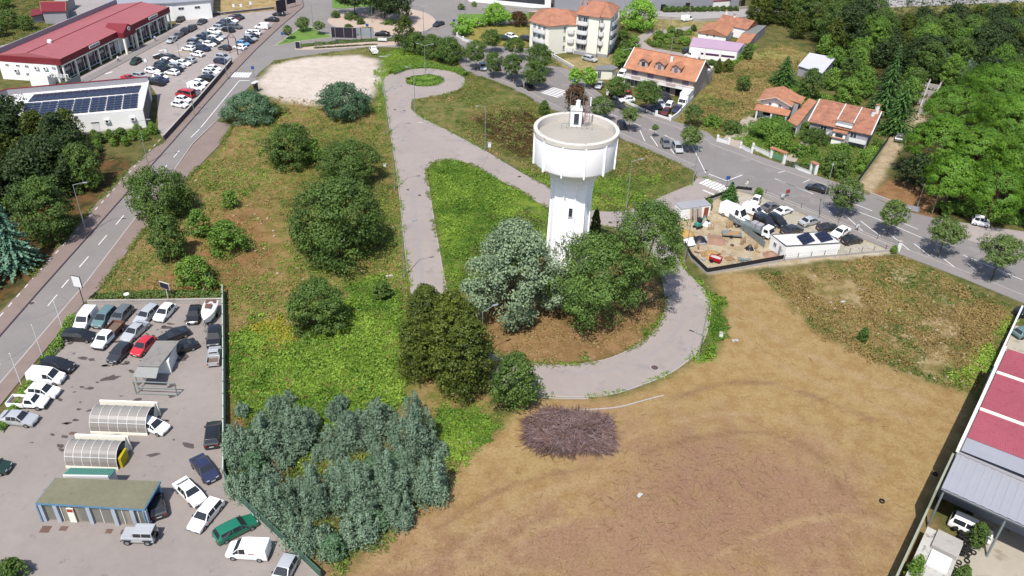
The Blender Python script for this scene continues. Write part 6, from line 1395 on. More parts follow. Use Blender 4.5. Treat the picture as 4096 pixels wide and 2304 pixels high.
def crown_mesh(kind, prof, asp, leaf, seed, clump=.3, spiky=0.0, gaps=.0, lasp=.62):
    key = (kind, prof, round(asp, 1), round(leaf, 3), seed)
    if key in CACHE: return CACHE[key]
    rs = np.random.RandomState(seed * 77 + 5)
    area = 2 * math.pi * asp * .9 + math.pi
    nc = int(max(14, area / (clump * clump) * (.5 if kind == 'pine' else .62)))
    per = int(max(14, 4 * math.pi * clump * clump / (leaf * leaf) * .78))
    cs = []; nn = []; ti = []; sz = []
    for i in range(nc):
        t = rs.rand() ** (.85 if prof != 'umb' else .55)
        if prof == 'umb': t = rs.rand() ** 1.1
        r = float(PROF[prof](np.array(t))); a = rs.rand() * 2 * math.pi
        f = (.28 + .72 * rs.rand() ** .45) if prof != 'umb' else .88 + .14 * rs.rand()
        wob = 1 + .16 * math.sin(3 * a + seed) + .1 * math.sin(5 * a + 2.1 * seed)
        c = np.array([r * f * wob * math.cos(a), r * f * wob * math.sin(a), t * asp])
        cr = clump * (.65 + .7 * rs.rand()); base = rs.rand()
        if prof in ('cone', 'cyp'): cr *= (.55 + .6 * r)
        d = rs.normal(size=(per, 3)); d /= np.linalg.norm(d, axis=1)[:, None]
        keep = (d[:, 2] > -.35) | (rs.rand(per) < .35); d = d[keep]; k = len(d)
        rad = cr * (.55 + .5 * rs.rand(k))
        p = c + d * rad[:, None] * np.array([1, 1, .8])
        if spiky: p[:, 2] += spiky * rs.rand(k) ** 3 * cr
        out = p - np.array([0, 0, asp * .4]); out /= (np.linalg.norm(out, axis=1)[:, None] + 1e-6)
        cs.append(p); nn.append(d * .75 + out * (.35 if prof != 'umb' else 1.0) + rs.normal(size=(k, 3)) * (.45 if prof != 'umb' else .3) + np.array([0, 0, .25]))
        ti.append(np.clip(base * .55 + rs.rand(k) * .45, 0, 1)); sz.append(leaf * (.7 + .6 * rs.rand(k)))
    cs = np.concatenate(cs); cs[:, 2] = np.maximum(cs[:, 2], .02)
    me = leaf_mesh('crown', cs, np.concatenate(nn), np.concatenate(sz), np.concatenate(ti), FOL[kind], lasp, rs)
    CACHE[key] = me; return me
def euc_mesh(asp, leaf, seed):
    key = ('euc', asp, leaf, seed)
    if key in CACHE: return CACHE[key]
    rs = np.random.RandomState(seed + 91); cs = []; nn = []; ti = []; sz = []
    for i in range(26):
        a = rs.rand() * 6.28; f = .98 * rs.rand() ** .55; x0, y0 = f * math.cos(a) * .8, f * math.sin(a) * .8; hh = asp * (1.0 - .62 * f * f) * (.62 + .42 * rs.rand()); rr = .30 + .2 * rs.rand(); base = rs.rand()
        n = int(hh * rr * 6.2 / (leaf * leaf)); t = rs.rand(n) ** .7; b = rs.rand(n) * 6.28; r = rr * (1.06 - t) ** .5 * (.4 + .7 * rs.rand(n)) * (1 + .35 * np.sin(t * 19 + 2 * b + i))
        cs.append(np.stack([x0 * (1 + .25 * t) + r * np.cos(b), y0 * (1 + .25 * t) + r * np.sin(b), t * hh], 1)); nn.append(np.stack([np.cos(b), np.sin(b), np.full(n, .75)], 1) + rs.normal(size=(n, 3)) * .45); ti.append(base * .3 + .25 * t + .45 * rs.rand(n)); sz.append(leaf * (.7 + .7 * rs.rand(n)))
    me = leaf_mesh('crown', np.concatenate(cs), np.concatenate(nn), np.concatenate(sz), np.concatenate(ti), FOL['euc'], .42, rs); CACHE[key] = me; return me
def spruce_mesh(kind, asp, leaf, seed):
    key = ('sp', kind, asp, leaf, seed)
    if key in CACHE: return CACHE[key]
    rs = np.random.RandomState(seed + 31); cs = []; nn = []; ti = []; sz = []
    lev = int(asp * 9)
    for i in range(lev):
        t = (i + .3) / lev; R = (1.03 - t) ** .9; nb = max(5, int(13 * R + 3))
        for j in range(nb):
            a = 2 * math.pi * (j + rs.rand() * .8) / nb + i; Lb = R * (.78 + .4 * rs.rand()); k = max(5, int(Lb / leaf * 4.2)); base = rs.rand()
            for q in range(k):
                f = (q + rs.rand()) / k; w_ = (rs.rand() - .5) * .34 * Lb * (1.1 - f)
                cs.append((Lb * f * math.cos(a) - w_ * math.sin(a), Lb * f * math.sin(a) + w_ * math.cos(a), t * asp - .16 * f * f * Lb + .04 * rs.rand()))
                nn.append((math.cos(a) * .25 + rs.normal() * .3, math.sin(a) * .25 + rs.normal() * .3, 1.0)); ti.append(base * .4 + .6 * rs.rand() * (0.4 + f * .6)); sz.append(leaf * (.8 + .6 * rs.rand()))
    me = leaf_mesh('crown', np.array(cs), np.array(nn), np.array(sz), np.array(ti), FOL[kind], .6, rs); CACHE[key] = me; return me
def trunk_mesh(seed, m, limbs=5, pale=False):
    """unit trunk: height 1 to the crown base, limbs reaching into the crown (unit radius crown above)"""
    key = ('trunk', seed, m.name, limbs)
    if key in CACHE: return CACHE[key]
    r_ = random.Random(seed); b = MB(); pts = [Vector((0, 0, 0))]
    for k in range(4): pts.append(Vector((r_.uniform(-.04, .04) * (k + 1), r_.uniform(-.04, .04) * (k + 1), (k + 1) / 4)))
    for k in range(4): b.tube(pts[k], pts[k + 1], .1 * (1.25 - .2 * k), .1 * (1.05 - .2 * k), n=7, cap=False)
    for k in range(limbs):
        a = 2 * math.pi * k / limbs + r_.random(); e = pts[4] + Vector((math.cos(a) * .55, math.sin(a) * .55, .55 + r_.random() * .5)); mid = pts[4].lerp(e, .5) + Vector((0, 0, .08))
        b.tube(pts[4] - Vector((0, 0, .05 * k / limbs)), mid, .045, .032, n=5, cap=False).tube(mid, e, .032, .012, n=5, cap=False)
    me = b.mesh('trunk', m, smooth=True); CACHE[key] = me; return me
def ppm(y):   # plan-sheet pixels per metre across the view at a ground row
    return FPX / ((G(1288, y) - Vector((0, 0, CAM_H))).dot(FW))
def proj_y(p):
    v = Vector(p) - Vector((0, 0, CAM_H)); return 724.5 - FPX * v.dot(UPV) / v.dot(FW)
def proj_x(p):
    v = Vector(p) - Vector((0, 0, CAM_H)); return 1288 + FPX * v.dot(RT) / v.dot(FW)
SPEC = {'acb': ('acb', 'bush', .24, .17),   # foliage, profile, leaf size (m), clump (relative), bark
 'oak': ('oak', 'oak', .33, .21), 'street': ('street', 'round', .29, .24), 'euc': ('euc', 'bush', .25, .2), 'olive': ('olive', 'bush', .42, .19), 'cyp': ('cyp', 'cyp', .30, .17),
 'pine': ('pine', 'round', .24, .2), 'stone': ('stone', 'umb', .26, .16), 'dark': ('dark', 'oak', .5, .26), 'lime': ('lime', 'round', .46, .26), 'red': ('red', 'oak', .38, .26), 'shrub': ('shrub', 'bush', .36, .28), 'darkbush': ('oak', 'bush', .32, .22), 'darkstreet': ('oak', 'round', .3, .24)}
def plant(kind, base, R, h, trunk_h, name, label, cat='tree', group=None, seed=None, limbs=5, bark=None):
    """one tree: trunk and crown; R crown radius, h total height"""
    seed = seed if seed is not None else rnd.randint(0, 3)
    root = thing(name, label, cat, (base[0], base[1], 0), rnd.uniform(0, 6.28), group)
    ch = max(.5, h - trunk_h)
    if kind in ('spruce', 'blue'):
        asp = 2.4; me = spruce_mesh(kind, asp, round(max(.07, min(.2, .4 / R)), 2), seed % 2)
        spc = None
    else:
        fk, pr, lf, cl = SPEC[kind]
        asp = min(3.0, max(.6, round(ch / R * 2) / 2)); lf = max(.032 if pr == 'umb' else .055 if kind != 'pine' else .04, min(.22, round(lf / R * 125) / 125))
        me = euc_mesh(asp, lf, seed) if kind == 'euc' else crown_mesh(fk, pr, asp, lf, seed, cl)
    c = obj('crown', me, root, (0, 0, trunk_h)); c.scale = (R, R, ch / asp)
    tm = trunk_mesh(seed % 3, bark or (M_BARKR if kind in ('pine', 'stone') else M_BARK), limbs)
    th = max(trunk_h, .25 * h) ; t = obj('trunk', tm, root); tw_ = max(.5, min(2.2, R * .35)); t.scale = (tw_, tw_, th)
    return root
def tbox(kind, x0, x1, yt, yb, name, label, cat='tree', group=None, trunk_y=None, seed=None, limbs=5):
    """place a tree from its surveyed outline: left, right, top and foot rows (trunk_y: row of the trunk foot if the trunk shows)"""
    xc = (x0 + x1) / 2
    if trunk_y is not None:
        base = G(xc, trunk_y) if not isinstance(trunk_y, tuple) else G(*trunk_y)
        d = FPX / ppm(trunk_y if not isinstance(trunk_y, tuple) else trunk_y[1]); R = (x1 - x0) / 2 / ppm((trunk_y if not isinstance(trunk_y, tuple) else trunk_y[1])) * .97
    else:
        R = (x1 - x0) / 2 / ppm(yb); base = G(xc, yb); v = Vector((base.x, base.y, 0)).normalized(); base = base + v * (R * .85); R = (x1 - x0) / 2 / ppm(proj_y(base))
        base.x += (G(xc, proj_y(base)).x - base.x)
    h = 1.0
    while h < 30 and proj_y(base + Vector((0, 0, h))) > yt + (R * .28 * ppm(yt) * .35): h += .1
    if trunk_y is not None:
        th = .1
        while th < h - .6 and proj_y(base + Vector((0, 0, th)) + Vector((0, -R * .55, 0))) > yb: th += .1
    else: th = .08 * h if kind not in ('oak', 'red', 'dark') else .05 * h
    base2 = base
    if trunk_y is not None and not isinstance(trunk_y, tuple):
        pass
    return plant(kind, base2, R, h, th, name, label, cat, group, seed, limbs)
def wood(poly, n, kinds, hr, name, label, group, seed, spacing):
    r_ = random.Random(seed); P_ = W(poly); xs_ = [p[0] for p in P_]; ys_ = [p[1] for p in P_]; got = []; tries = 0
    while len(got) < n and tries < 6000:
        tries += 1; x = r_.uniform(min(xs_), max(xs_)); y = r_.uniform(min(ys_), max(ys_))
        if not inpoly(np.array([x]), np.array([y]), P_)[0]: continue
        if any((x - a) ** 2 + (y - b) ** 2 < spacing ** 2 for a, b in got): continue
        got.append((x, y)); k = r_.choice(kinds); h = r_.uniform(*hr)
        R = h * (.34 if k in ('spruce', 'blue', 'cyp') else .46) * r_.uniform(.8, 1.15)
        lab = {'dark': 'dark broadleaf tree ', 'oak': 'deep green oak ', 'euc': 'grey-green acacia ', 'shrub': 'light green tree ', 'cyp': 'olive cypress-like tree ', 'spruce': 'pointed spruce ', 'pine': 'pine ', 'red': 'brownish tree ', 'blue': 'blue-green spruce ', 'acb': 'green acacia '}[k] + label
        plant(k, (x, y), R, h, h * .12, name, lab, 'tree', group, r_.randint(0, 3))
# --- the rough plot between avenue and service road
tbox('acb', 565, 697, 232, 322, 'acacia_shrub', 'grey-green acacia clump beside the pale gravel lot and avenue', 'shrub')
tbox('acb', 797, 934, 208, 312, 'acacia_shrub', 'big rounded grey-green acacia on the edge of the pale gravel lot', 'shrub', seed=1)
tbox('oak', 672, 790, 318, 436, 'oak_tree', 'dark green oak in front of the grey-green acacias', seed=0)
tbox('shrub', 760, 812, 352, 412, 'oak_sapling', 'low light green sapling leaning on the dark oak', 'shrub')
tbox('oak', 805, 952, 358, 488, 'oak_tree', 'oak standing beside the service road, partly behind a bigger oak', seed=1)
tbox('oak', 745, 972, 462, 694, 'oak_tree', 'largest dark green oak in the rough plot', seed=2)
tbox('oak', 733, 872, 708, 858, 'oak_tree', 'lone rounded dark oak just above the bright ferns', seed=3)
tbox('oak', 332, 482, 426, 572, 'oak_tree', 'oak overhanging the avenue pavement', seed=1)
tbox('darkbush', 385, 478, 545, 668, 'oak_shrub', 'dark shrub below the oak that overhangs the avenue', 'shrub', seed=0)
tbox('shrub', 478, 532, 528, 604, 'shrub', 'small mid-green shrub on reddish soil', 'shrub')
tbox('shrub', 524, 626, 562, 652, 'shrub', 'airy light green shrub on reddish soil', 'shrub', seed=2)
tbox('shrub', 446, 540, 648, 738, 'shrub', 'sparse shrub with bare limbs near the forecourt wall', 'shrub', seed=1)
tbox('darkbush', 936, 986, 706, 762, 'shrub', 'small dark bush beside the service road verge', 'shrub')
tbox('darkbush', 640, 720, 262, 300, 'shrub', 'weedy bush between the two acacias', 'shrub')
tbox('shrub', 560, 600, 480, 530, 'shrub', 'tuft-like green shrub between avenue oak and big oak', 'shrub')
for lab, x0, y0, x1, y1 in (('pale dead limb lying against the avenue oak', 400, 560, 432, 600), ('pale forked dead limb by the forecourt wall', 510, 690, 535, 735)):
    q = G(x0, y1); o = thing('dead_limb', lab, 'branch', q); e = G(x1, y1) - q
    MB().tube((0, 0, .2), (e.x * .5, .6, 1.6), .12, .09, 6).tube((e.x * .5, .6, 1.6), (e.x, .2, 3.2), .09, .04, 6).build('limb', M_PALE, o); MB().tube((e.x * .5, .6, 1.6), (e.x * .2, 1.2, 3.0), .07, .03, 5).build('side_limb', M_PALE, o)
# --- acacia thicket at the bottom
EB = [(566,640,1030,1180),(620,720,1018,1168),(690,800,1000,1150),(812,930,1004,1150),(890,1010,985,1122),(985,1096,958,1182),(1036,1142,1096,1292),(940,1060,1085,1300),(836,960,1128,1328),(744,862,1138,1318),(640,756,1180,1330),(706,836,1284,1404),(856,962,1266,1392),(596,690,1168,1282),(960,1044,1218,1344),(566,630,1180,1262),(780,870,1340,1420)]
for i, (a, b, c, d) in enumerate(EB):
    lab = {5: 'tallest grey-green acacia of the thicket, beside the dark cypresses', 6: 'broad grey-green acacia at the corner of the cleared field'}.get(i, 'grey-green acacia of the thicket ' + ('against the forecourt fence' if a < 640 else 'bordering the bright bracken' if c < 1020 else 'facing the cleared field' if c > 1210 or b > 1020 else 'surrounded by its own thicket'))
    tbox('euc', a, b, c + (d - c) * .10, d, 'acacia_tree', lab, 'tree', 'acacias in the thicket' , seed=i % 4)
wood([(575,1050),(700,1010),(1080,1000),(1125,1180),(960,1350),(840,1410),(600,1230)], 30, ['euc', 'euc', 'acb'], (1.8, 3.6), 'acacia_tree', 'sapling filling the thicket above the cleared field', 'acacia saplings in the thicket', 21, 1.9)
# --- round the water tower
for i, (bb, lab) in enumerate([((1000, 1150, 716, 962), 'tallest dark olive cypress of the clump at the end of the service road'), ((1062, 1212, 728, 990), 'middle dark olive cypress of the clump at the end of the service road'), ((1086, 1250, 792, 1018), 'broad dark olive cypress in front of the clump'), ((1004, 1130, 792, 978), 'short dark olive cypress facing the ferns')]):
    tbox('cyp', *bb, 'cypress_tree', lab, seed=i)

tbox('darkbush', 1228, 1354, 893, 1052, 'holm_oak_bush', 'deep green bush on the outer edge of the loop road', 'shrub', seed=2)
tbox('olive', 1170, 1408, 560, 852, 'olive_tree', 'huge silvery grey-green tree left of the tower shaft', seed=1)
tbox('pine', 1354, 1612, 600, 856, 'pine_tree', 'broad round pine in front of the tower shaft', trunk_y=None, seed=0)
tbox('pine', 1540, 1728, 510, 715, 'pine_tree', 'tall open pine with bare trunk beside the loop road', trunk_y=(1608, 785), seed=1, limbs=9)
tbox('cyp', 1476, 1508, 528, 640, 'cypress_tree', 'slim dark cypress behind the tower shaft')
tbox('shrub', 1230, 1300, 548, 600, 'dry_shrub', 'dry grey shrub above the silvery tree', 'shrub')
# --- yard and field bits
tbox('spruce', 1812, 1858, 455, 512, 'fir_sapling', 'little fir at the corner of the builder yard'); tbox('shrub', 1895, 1918, 472, 497, 'potted_shrub', 'clipped shrub at the yard gate by the street', 'shrub'); tbox('shrub', 1768, 1794, 500, 530, 'shrub', 'shrub behind the site container', 'shrub')
tbox('darkbush', 2155, 2182, 824, 864, 'lone_bush', 'lone small bush in the dry scrub field', 'shrub'); tbox('shrub', 2238, 2256, 618, 640, 'potted_shrub', 'bright shrub beside the yard end pillar', 'shrub')
tbox('darkbush', 2428, 2474, 1318, 1384, 'shrub', 'green shrub growing through the tyre heap', 'shrub'); tbox('shrub', 2262, 2304, 1400, 1490, 'shrub', 'yellow-green shrub against the boundary wall', 'shrub', seed=2); tbox('darkbush', 2385, 2430, 1425, 1490, 'shrub', 'leafy shrub beside the concrete platform', 'shrub', seed=3)
tbox('darkbush', 1355, 1382, 252, 292, 'bush', 'dark bush at the street edge of the upper field', 'shrub'); tbox('darkbush', 0, 70, 1412, 1470, 'bush', 'dark bush at the forecourt edge near the wash kiosk', 'shrub')
# --- street trees
ST = [('darkstreet', 1170, 1224, 102, 156, 178, 'first round street tree beside the hedge trees'), ('darkstreet', 1217, 1264, 132, 182, 196, 'round street tree shading the silver parked car'), ('darkstreet', 1262, 1314, 136, 190, 202, 'round street tree by the apartment apron'), ('darkstreet', 1212, 1263, 76, 120, 134, 'round tree on the apartment lawn'), ('darkstreet', 1270, 1320, 94, 136, 152, 'round tree beside the apartment parking'), ('darkstreet', 1318, 1390, 112, 172, 190, 'large round tree in front of the cream apartment wing'), ('darkstreet', 1312, 1376, 153, 212, 226, 'round street tree at the zebra crossing by the apartments'),
 ('red', 1416, 1474, 216, 282, 292, 'copper-brown street tree behind the tower tank'), ('darkstreet', 1521, 1580, 194, 242, 252, 'round tree at the left end of the villa car yard'), ('darkstreet', 1585, 1660, 204, 264, 286, 'round tree in front of the villa balcony'), ('street', 1478, 1538, 243, 292, 304, 'street tree between tower tank and villa'), ('street', 1556, 1606, 272, 306, 332, 'thin street tree beside the black parked car'), ('street', 1636, 1654, 314, 330, 346, 'tiny newly planted street tree'), ('street', 1714, 1764, 265, 308, 320, 'street tree at the foot of the grass slope'), ('street', 1704, 1762, 321, 370, 382, 'street tree near the junction'),
 ('street', 2074, 2156, 450, 526, 546, 'street tree opposite the dirt track'), ('street', 2196, 2264, 506, 572, 596, 'street tree shading two bay lines outside the builder yard'), ('street', 2312, 2406, 552, 616, 646, 'street tree outside the yard end pillar'), ('street', 2438, 2548, 596, 674, 706, 'broad street tree across from the paved apron')]
for i, (k, a, b, c, d, t, lab) in enumerate(ST): tbox(k, a, b, c, d, 'street_tree', lab, 'tree', 'street trees', trunk_y=t, seed=i % 4)
for i, (a, b, c, d, t, lab) in enumerate([(1428, 1462, 172, 214, 222, 'lime-green mulberry by the flat garage'), (1456, 1502, 172, 212, 222, 'wider lime-green mulberry by the flat garage')]): tbox('lime', a, b, c, d, 'mulberry_tree', lab, trunk_y=t, seed=i)
tbox('oak', 1848, 1886, 192, 224, 'young_tree', 'small olive-green tree alone on the grass slope', trunk_y=228)
tbox('shrub', 1768, 1816, 292, 326, 'shrub', 'pale shrub low on the grass slope', 'shrub'); tbox('darkbush', 1814, 1864, 304, 340, 'round_bush', 'clipped round bush beside the house drive', 'shrub')
# --- hedge trees by the roundabout
for i, (k, a, b, c, d, lab) in enumerate([('cyp', 994, 1046, 36, 124, 'tall columnar cypress at the roundabout exit'), ('darkbush', 1012, 1084, 82, 142, 'dark hedge tree next to the columnar cypress'), ('darkbush', 1050, 1126, 88, 152, 'middle dark hedge tree above the turning circle'), ('darkbush', 1088, 1172, 96, 168, 'widest dark hedge tree at the street corner')]): tbox(k, a, b, c, d, 'hedge_tree', lab, seed=i)
for i, (a, b, c, d, t, lab) in enumerate([(836, 934, -60, 18, (893, 40), 'stone pine with forked trunk on the roundabout'), (922, 1000, -40, 36, (968, 46), 'left stone pine of the dense pair on the roundabout'), (975, 1046, -44, 44, (1004, 60), 'right stone pine of the dense pair on the roundabout')]): tbox('dark', a, b, c, d, 'stone_pine', lab, trunk_y=t, seed=i, limbs=8)
for a, b, c, d, lab in [(833, 856, 27, 48, 'leafy bush at the rim of the roundabout'), (868, 902, 32, 54, 'wide dark green bush on the roundabout sand'), (898, 917, 44, 64, 'upright bush on the roundabout sand'), (866, 886, 62, 72, 'low grey-green bush on the roundabout sand'), (962, 1000, 50, 66, 'flat bush under the stone pines'), (1000, 1018, 56, 72, 'pale bush next to the columnar cypress')]: tbox('darkbush', a, b, c, d, 'roundabout_bush', lab, 'shrub')
for a, b, c, d, t, lab in [(714, 738, 64, 90, 100, 'small wind-blown tree at the tip of the splitter lawn'), (745, 782, 44, 72, 80, 'widest wind-blown tree on the splitter lawn'), (790, 818, 54, 76, 88, 'wind-blown tree on the splitter lawn by the ring road')]: tbox('street', a, b, c, d, 'wind_blown_tree', lab, trunk_y=t)
for i, (a, b, c, d, lab) in enumerate([(1138, 1188, 44, 94, 'bright lime-green tree at the roundabout exit'), (1178, 1220, 46, 72, 'low lime-green tree between two taller ones'), (1214, 1278, 10, 70, 'tall lime-green tree by the apartment lawn')]): tbox('lime', a, b, c, d, 'lime_tree', lab, seed=i)
tbox('red', 1280, 1328, 30, 70, 'copper_tree', 'rusty brown tree by the apartment lawn'); tbox('lime', 1564, 1652, 0, 86, 'broad_tree', 'big fresh green tree right of the apartment block', seed=2)
for i, (a, b, c, d) in enumerate([(1552, 1584, 72, 102), (1534, 1602, 120, 178), (1578, 1612, 90, 124), (1556, 1588, 100, 130), (1640, 1672, 78, 104), (1664, 1700, 84, 112), (1690, 1722, 74, 98), (1700, 1742, 92, 116), (1640, 1668, 100, 118), (1735, 1752, 62, 80), (1676, 1700, 66, 84), (1722, 1744, 74, 90), (1150, 1170, 10, 26), (1186, 1200, 4, 18), (1330, 1350, -10, 16)]): tbox('shrub' if i % 3 else 'darkbush', a, b, c, d, 'garden_shrub', 'garden shrub around the apartment block and orange-roofed houses', 'shrub', 'garden shrubs behind the villa', seed=i % 4)
for i, (a, b, c, d) in enumerate([(1796, 1814, 148, 186), (1814, 1842, 148, 184), (1864, 1894, 108, 152), (1778, 1800, 150, 170)]): tbox('cyp' if i < 2 else 'darkbush', a, b, c, d, 'garden_cypress', ['thin dark cypress behind the villa terrace', 'thicker cypress behind the villa terrace', 'dense bush at the corner of the orange annexe', 'low bush behind the villa roof'][i], 'tree', seed=i)
# --- hedge row across the highway
for i in range(12): tbox('darkbush', 1665 + i * 16, 1684 + i * 16, 14 + (i % 3), 32 - i * .3, 'hedge_bush', 'clipped bush of the row across the highway', 'shrub', 'hedge bushes across the highway', seed=i % 4)
# --- gardens of the two houses
GB = [('shrub', 1884, 1996, 296, 362, 'wide leafy shrub in front of the gabled house'), ('shrub', 1926, 1992, 334, 386, 'yellowish shrub behind the low lattice wall'), ('darkbush', 2008, 2086, 326, 368, 'dark hedge bush left of the ivy porch'), ('shrub', 1986, 2036, 364, 398, 'round shrub by the wide green gate'), ('oak', 2058, 2136, 382, 452, 'garden tree at the corner of the dirt track'), ('shrub', 2094, 2140, 360, 398, 'arching palm-like shrub by the tiled house'), ('shrub', 2148, 2180, 380, 430, 'long bright hedge bush beside the dirt track'), ('darkbush', 2192, 2224, 350, 374, 'bush at the right corner of the tiled house'), ('shrub', 2030, 2058, 364, 392, 'small shrub before the ivy porch'), ('darkbush', 2000, 2034, 308, 330, 'bush between annexe and tiled house')]
for i, (k, a, b, c, d, lab) in enumerate(GB): tbox(k, a, b, c, d, 'garden_shrub', lab, 'shrub', seed=i % 4)
for i, (k, a, b, c, d, lab) in enumerate([('spruce', 1926, 2012, 136, 222, 'broad spruce behind the gabled house'), ('darkbush', 2000, 2062, 172, 256, 'dense evergreen between the houses'), ('spruce', 2174, 2262, 108, 300, 'tallest spruce behind the tiled house'), ('spruce', 2204, 2296, 186, 352, 'spruce at the right gable of the tiled house'), ('shrub', 2064, 2110, 170, 230, 'leafy tree behind the white-roofed shed'), ('shrub', 2090, 2170, 200, 268, 'spreading green tree behind the tiled house'), ('shrub', 2130, 2200, 170, 250, 'light green tree next to the tallest spruce')]): tbox(k, a, b, c, d, 'garden_tree', lab, seed=i % 4)
# --- stone pines on the right
for i, (a, b, c, d, t, lab) in enumerate([(2300, 2440, 216, 300, 350, 'stone pine crown next to the roofless ruin'), (2400, 2600, 160, 260, 330, 'far stone pine of the bright green grove'), (2420, 2620, 236, 350, 420, 'stone pine in the middle of the bright green grove'), (2262, 2410, 292, 400, 450, 'stone pine shading the end of the dirt track'), (2350, 2500, 320, 430, 480, 'central stone pine of the bright green grove'), (2450, 2640, 336, 470, 530, 'broad stone pine above the vine hedge'), (2300, 2440, 392, 490, 535, 'stone pine behind the two leaning poles'), (2398, 2560, 420, 520, 556, 'front stone pine above the vine hedge'), (2540, 2700, 420, 540, 575, 'stone pine cut by the edge of the paved apron')]): tbox('stone', a, b, c, d, 'stone_pine', lab, 'tree', trunk_y=t, seed=i % 4, limbs=7)
tbox('dark', 2242, 2336, 392, 462, 'leaning_pine', 'dark dishevelled pine over the brown soil patch', trunk_y=(2300, 478), seed=1, limbs=8)
# --- woods: each tree its own thing
wood([(1880,-10),(2100,-20),(2180,60),(2150,130),(2090,170),(2010,110),(1890,60)], 26, ['dark', 'dark', 'cyp', 'oak'], (8, 13), 'wood_tree', 'in the tall wood behind the red-tiled house', 'trees of the tall wood', 3, 4.2)
wood([(2110,112),(2300,96),(2420,78),(2620,66),(2620,250),(2430,240),(2340,200),(2300,220),(2200,140)], 60, ['dark', 'oak', 'dark', 'euc', 'cyp', 'dark', 'shrub', 'oak'], (6, 10.5), 'wood_tree', 'in the mixed wood beyond the stone pines', 'trees of the mixed wood', 4, 4.6)
wood([(2060,120),(2180,120),(2320,230),(2300,270),(2200,250),(2100,250)], 16, ['shrub', 'oak', 'dark', 'shrub'], (3.5, 6.5), 'orchard_tree', 'in the overgrown gardens behind the houses', 'garden trees behind the houses', 5, 3.6)
wood([(-160,360),(60,350),(170,350),(225,392),(185,450),(140,500),(20,560),(-160,640)], 32, ['dark', 'dark', 'cyp'], (6, 9.5), 'wood_tree', 'in the dark wood below the solar-roofed store', 'trees of the dark wood by the avenue', 6, 3.6)
for i, (k, a, b, c, d, lab) in enumerate([('blue', -22, 104, 482, 700, 'blue-green spruce at the edge of the dark wood'), ('oak', 62, 192, 446, 606, 'oak with bare trunk beside the avenue pavement'), ('oak', 168, 262, 366, 490, 'oak at the top of the dark wood by the avenue'), ('dark', -60, 70, 246, 352, 'tree hiding the left end of the solar-roofed store'), ('darkbush', 92, 172, 306, 368, 'bush under the solar-roofed store wall'), ('blue', -120, -10, 560, 760, 'blue-green spruce behind the first one')]): tbox(k, a, b, c, d, 'roadside_tree', lab, trunk_y=(130, 600) if i == 1 else None, seed=i % 4)
wood([(-120,20),(30,10),(100,40),(60,100),(-60,150),(-120,140)], 9, ['oak', 'shrub'], (3, 5.5), 'scrub_tree', 'on the rough ground behind the supermarket', 'trees behind the supermarket', 8, 4.5)
wood([(230,350),(330,338),(400,330),(395,345),(300,372),(250,392)], 16, ['shrub', 'oak'], (1.4, 2.6), 'verge_bush', 'on the verge below the solar-roofed store', 'bushes below the store', 9, 2.2)
# --- hedges: leafy bands
def hedge(name, label, pts, w, h, kind, n=None, smooth=True, seed=1, leaf=.3):
    p = smoothpath(W(pts), 5) if smooth else W(pts); P_ = [Vector(q) for q in p]; L = sum((b - a).length for a, b in zip(P_[:-1], P_[1:]))
    n = n or int(L * w * h / (leaf ** 2) * 5.0 + L * 40); rs = np.random.RandomState(seed); seg = np.array([(b - a).length for a, b in zip(P_[:-1], P_[1:])]); cum = np.concatenate([[0], np.cumsum(seg)])
    s = rs.rand(n) * L; i = np.clip(np.searchsorted(cum, s) - 1, 0, len(seg) - 1); f = (s - cum[i]) / seg[i]
    A = np.array([list(q) for q in P_]); a = A[i]; b = A[i + 1]; d = (b - a) / (np.linalg.norm(b - a, axis=1)[:, None] + 1e-9); nn = np.stack([-d[:, 1], d[:, 0]], 1)
    lump = .75 + .5 * vnoise(s, s * 0, .9, seed); t = rs.rand(n) * math.pi; rr = .75 + .3 * rs.rand(n)
    off = np.cos(t) * w / 2 * rr * lump; z = (np.sin(t) ** .7) * h * rr * lump
    xy = a + (b - a) * f[:, None] + nn * off[:, None]; o0_ = A[0]
    cen = np.stack([xy[:, 0] - o0_[0], xy[:, 1] - o0_[1], np.maximum(z, .03)], 1)
    nor = np.stack([nn[:, 0] * np.cos(t), nn[:, 1] * np.cos(t), np.sin(t) + .3], 1) + rs.normal(size=(n, 3)) * .5
    me = leaf_mesh('foliage', cen, nor, leaf * (.7 + .6 * rs.rand(n)), .5 * lump - .2 + .7 * rs.rand(n), FOL[kind], .65, rs)
    root = thing(name, label, 'hedge', (o0_[0], o0_[1], 0)); obj('foliage', me, root)
    st = MB()
    for k in range(max(2, int(L / 2.5))):
        q = P_[min(len(P_) - 1, int(k / max(1, int(L / 2.5)) * len(P_)))]; st.tube((q.x - o0_[0], q.y - o0_[1], 0), (q.x - o0_[0], q.y - o0_[1], h * .7), .04, .02, 5)
    st.build('stem', M_BARK, root); return root
hedge('bramble_hedge', 'bright green bramble bank along the top of the turning circle', [(985, 187), (1020, 174), (1067, 168), (1115, 172), (1150, 180), (1172, 192)], 2.2, 1.1, 'shrub', seed=2)
hedge('forecourt_hedge', 'overgrown plant border between forecourt and avenue pavement', [(186, 800), (165, 838), (140, 880), (112, 912)], 1.5, 1.0, 'shrub', seed=3); hedge('forecourt_hedge', 'broken plant border beside the row of white vehicles', [(84, 960), (52, 1010), (20, 1060), (-5, 1090)], 1.3, .9, 'shrub', seed=4)
hedge('wall_hedge', 'weedy hedge behind the forecourt top wall', [(240, 752), (330, 748), (430, 745), (560, 748)], 1.4, 1.0, 'oak', seed=5)
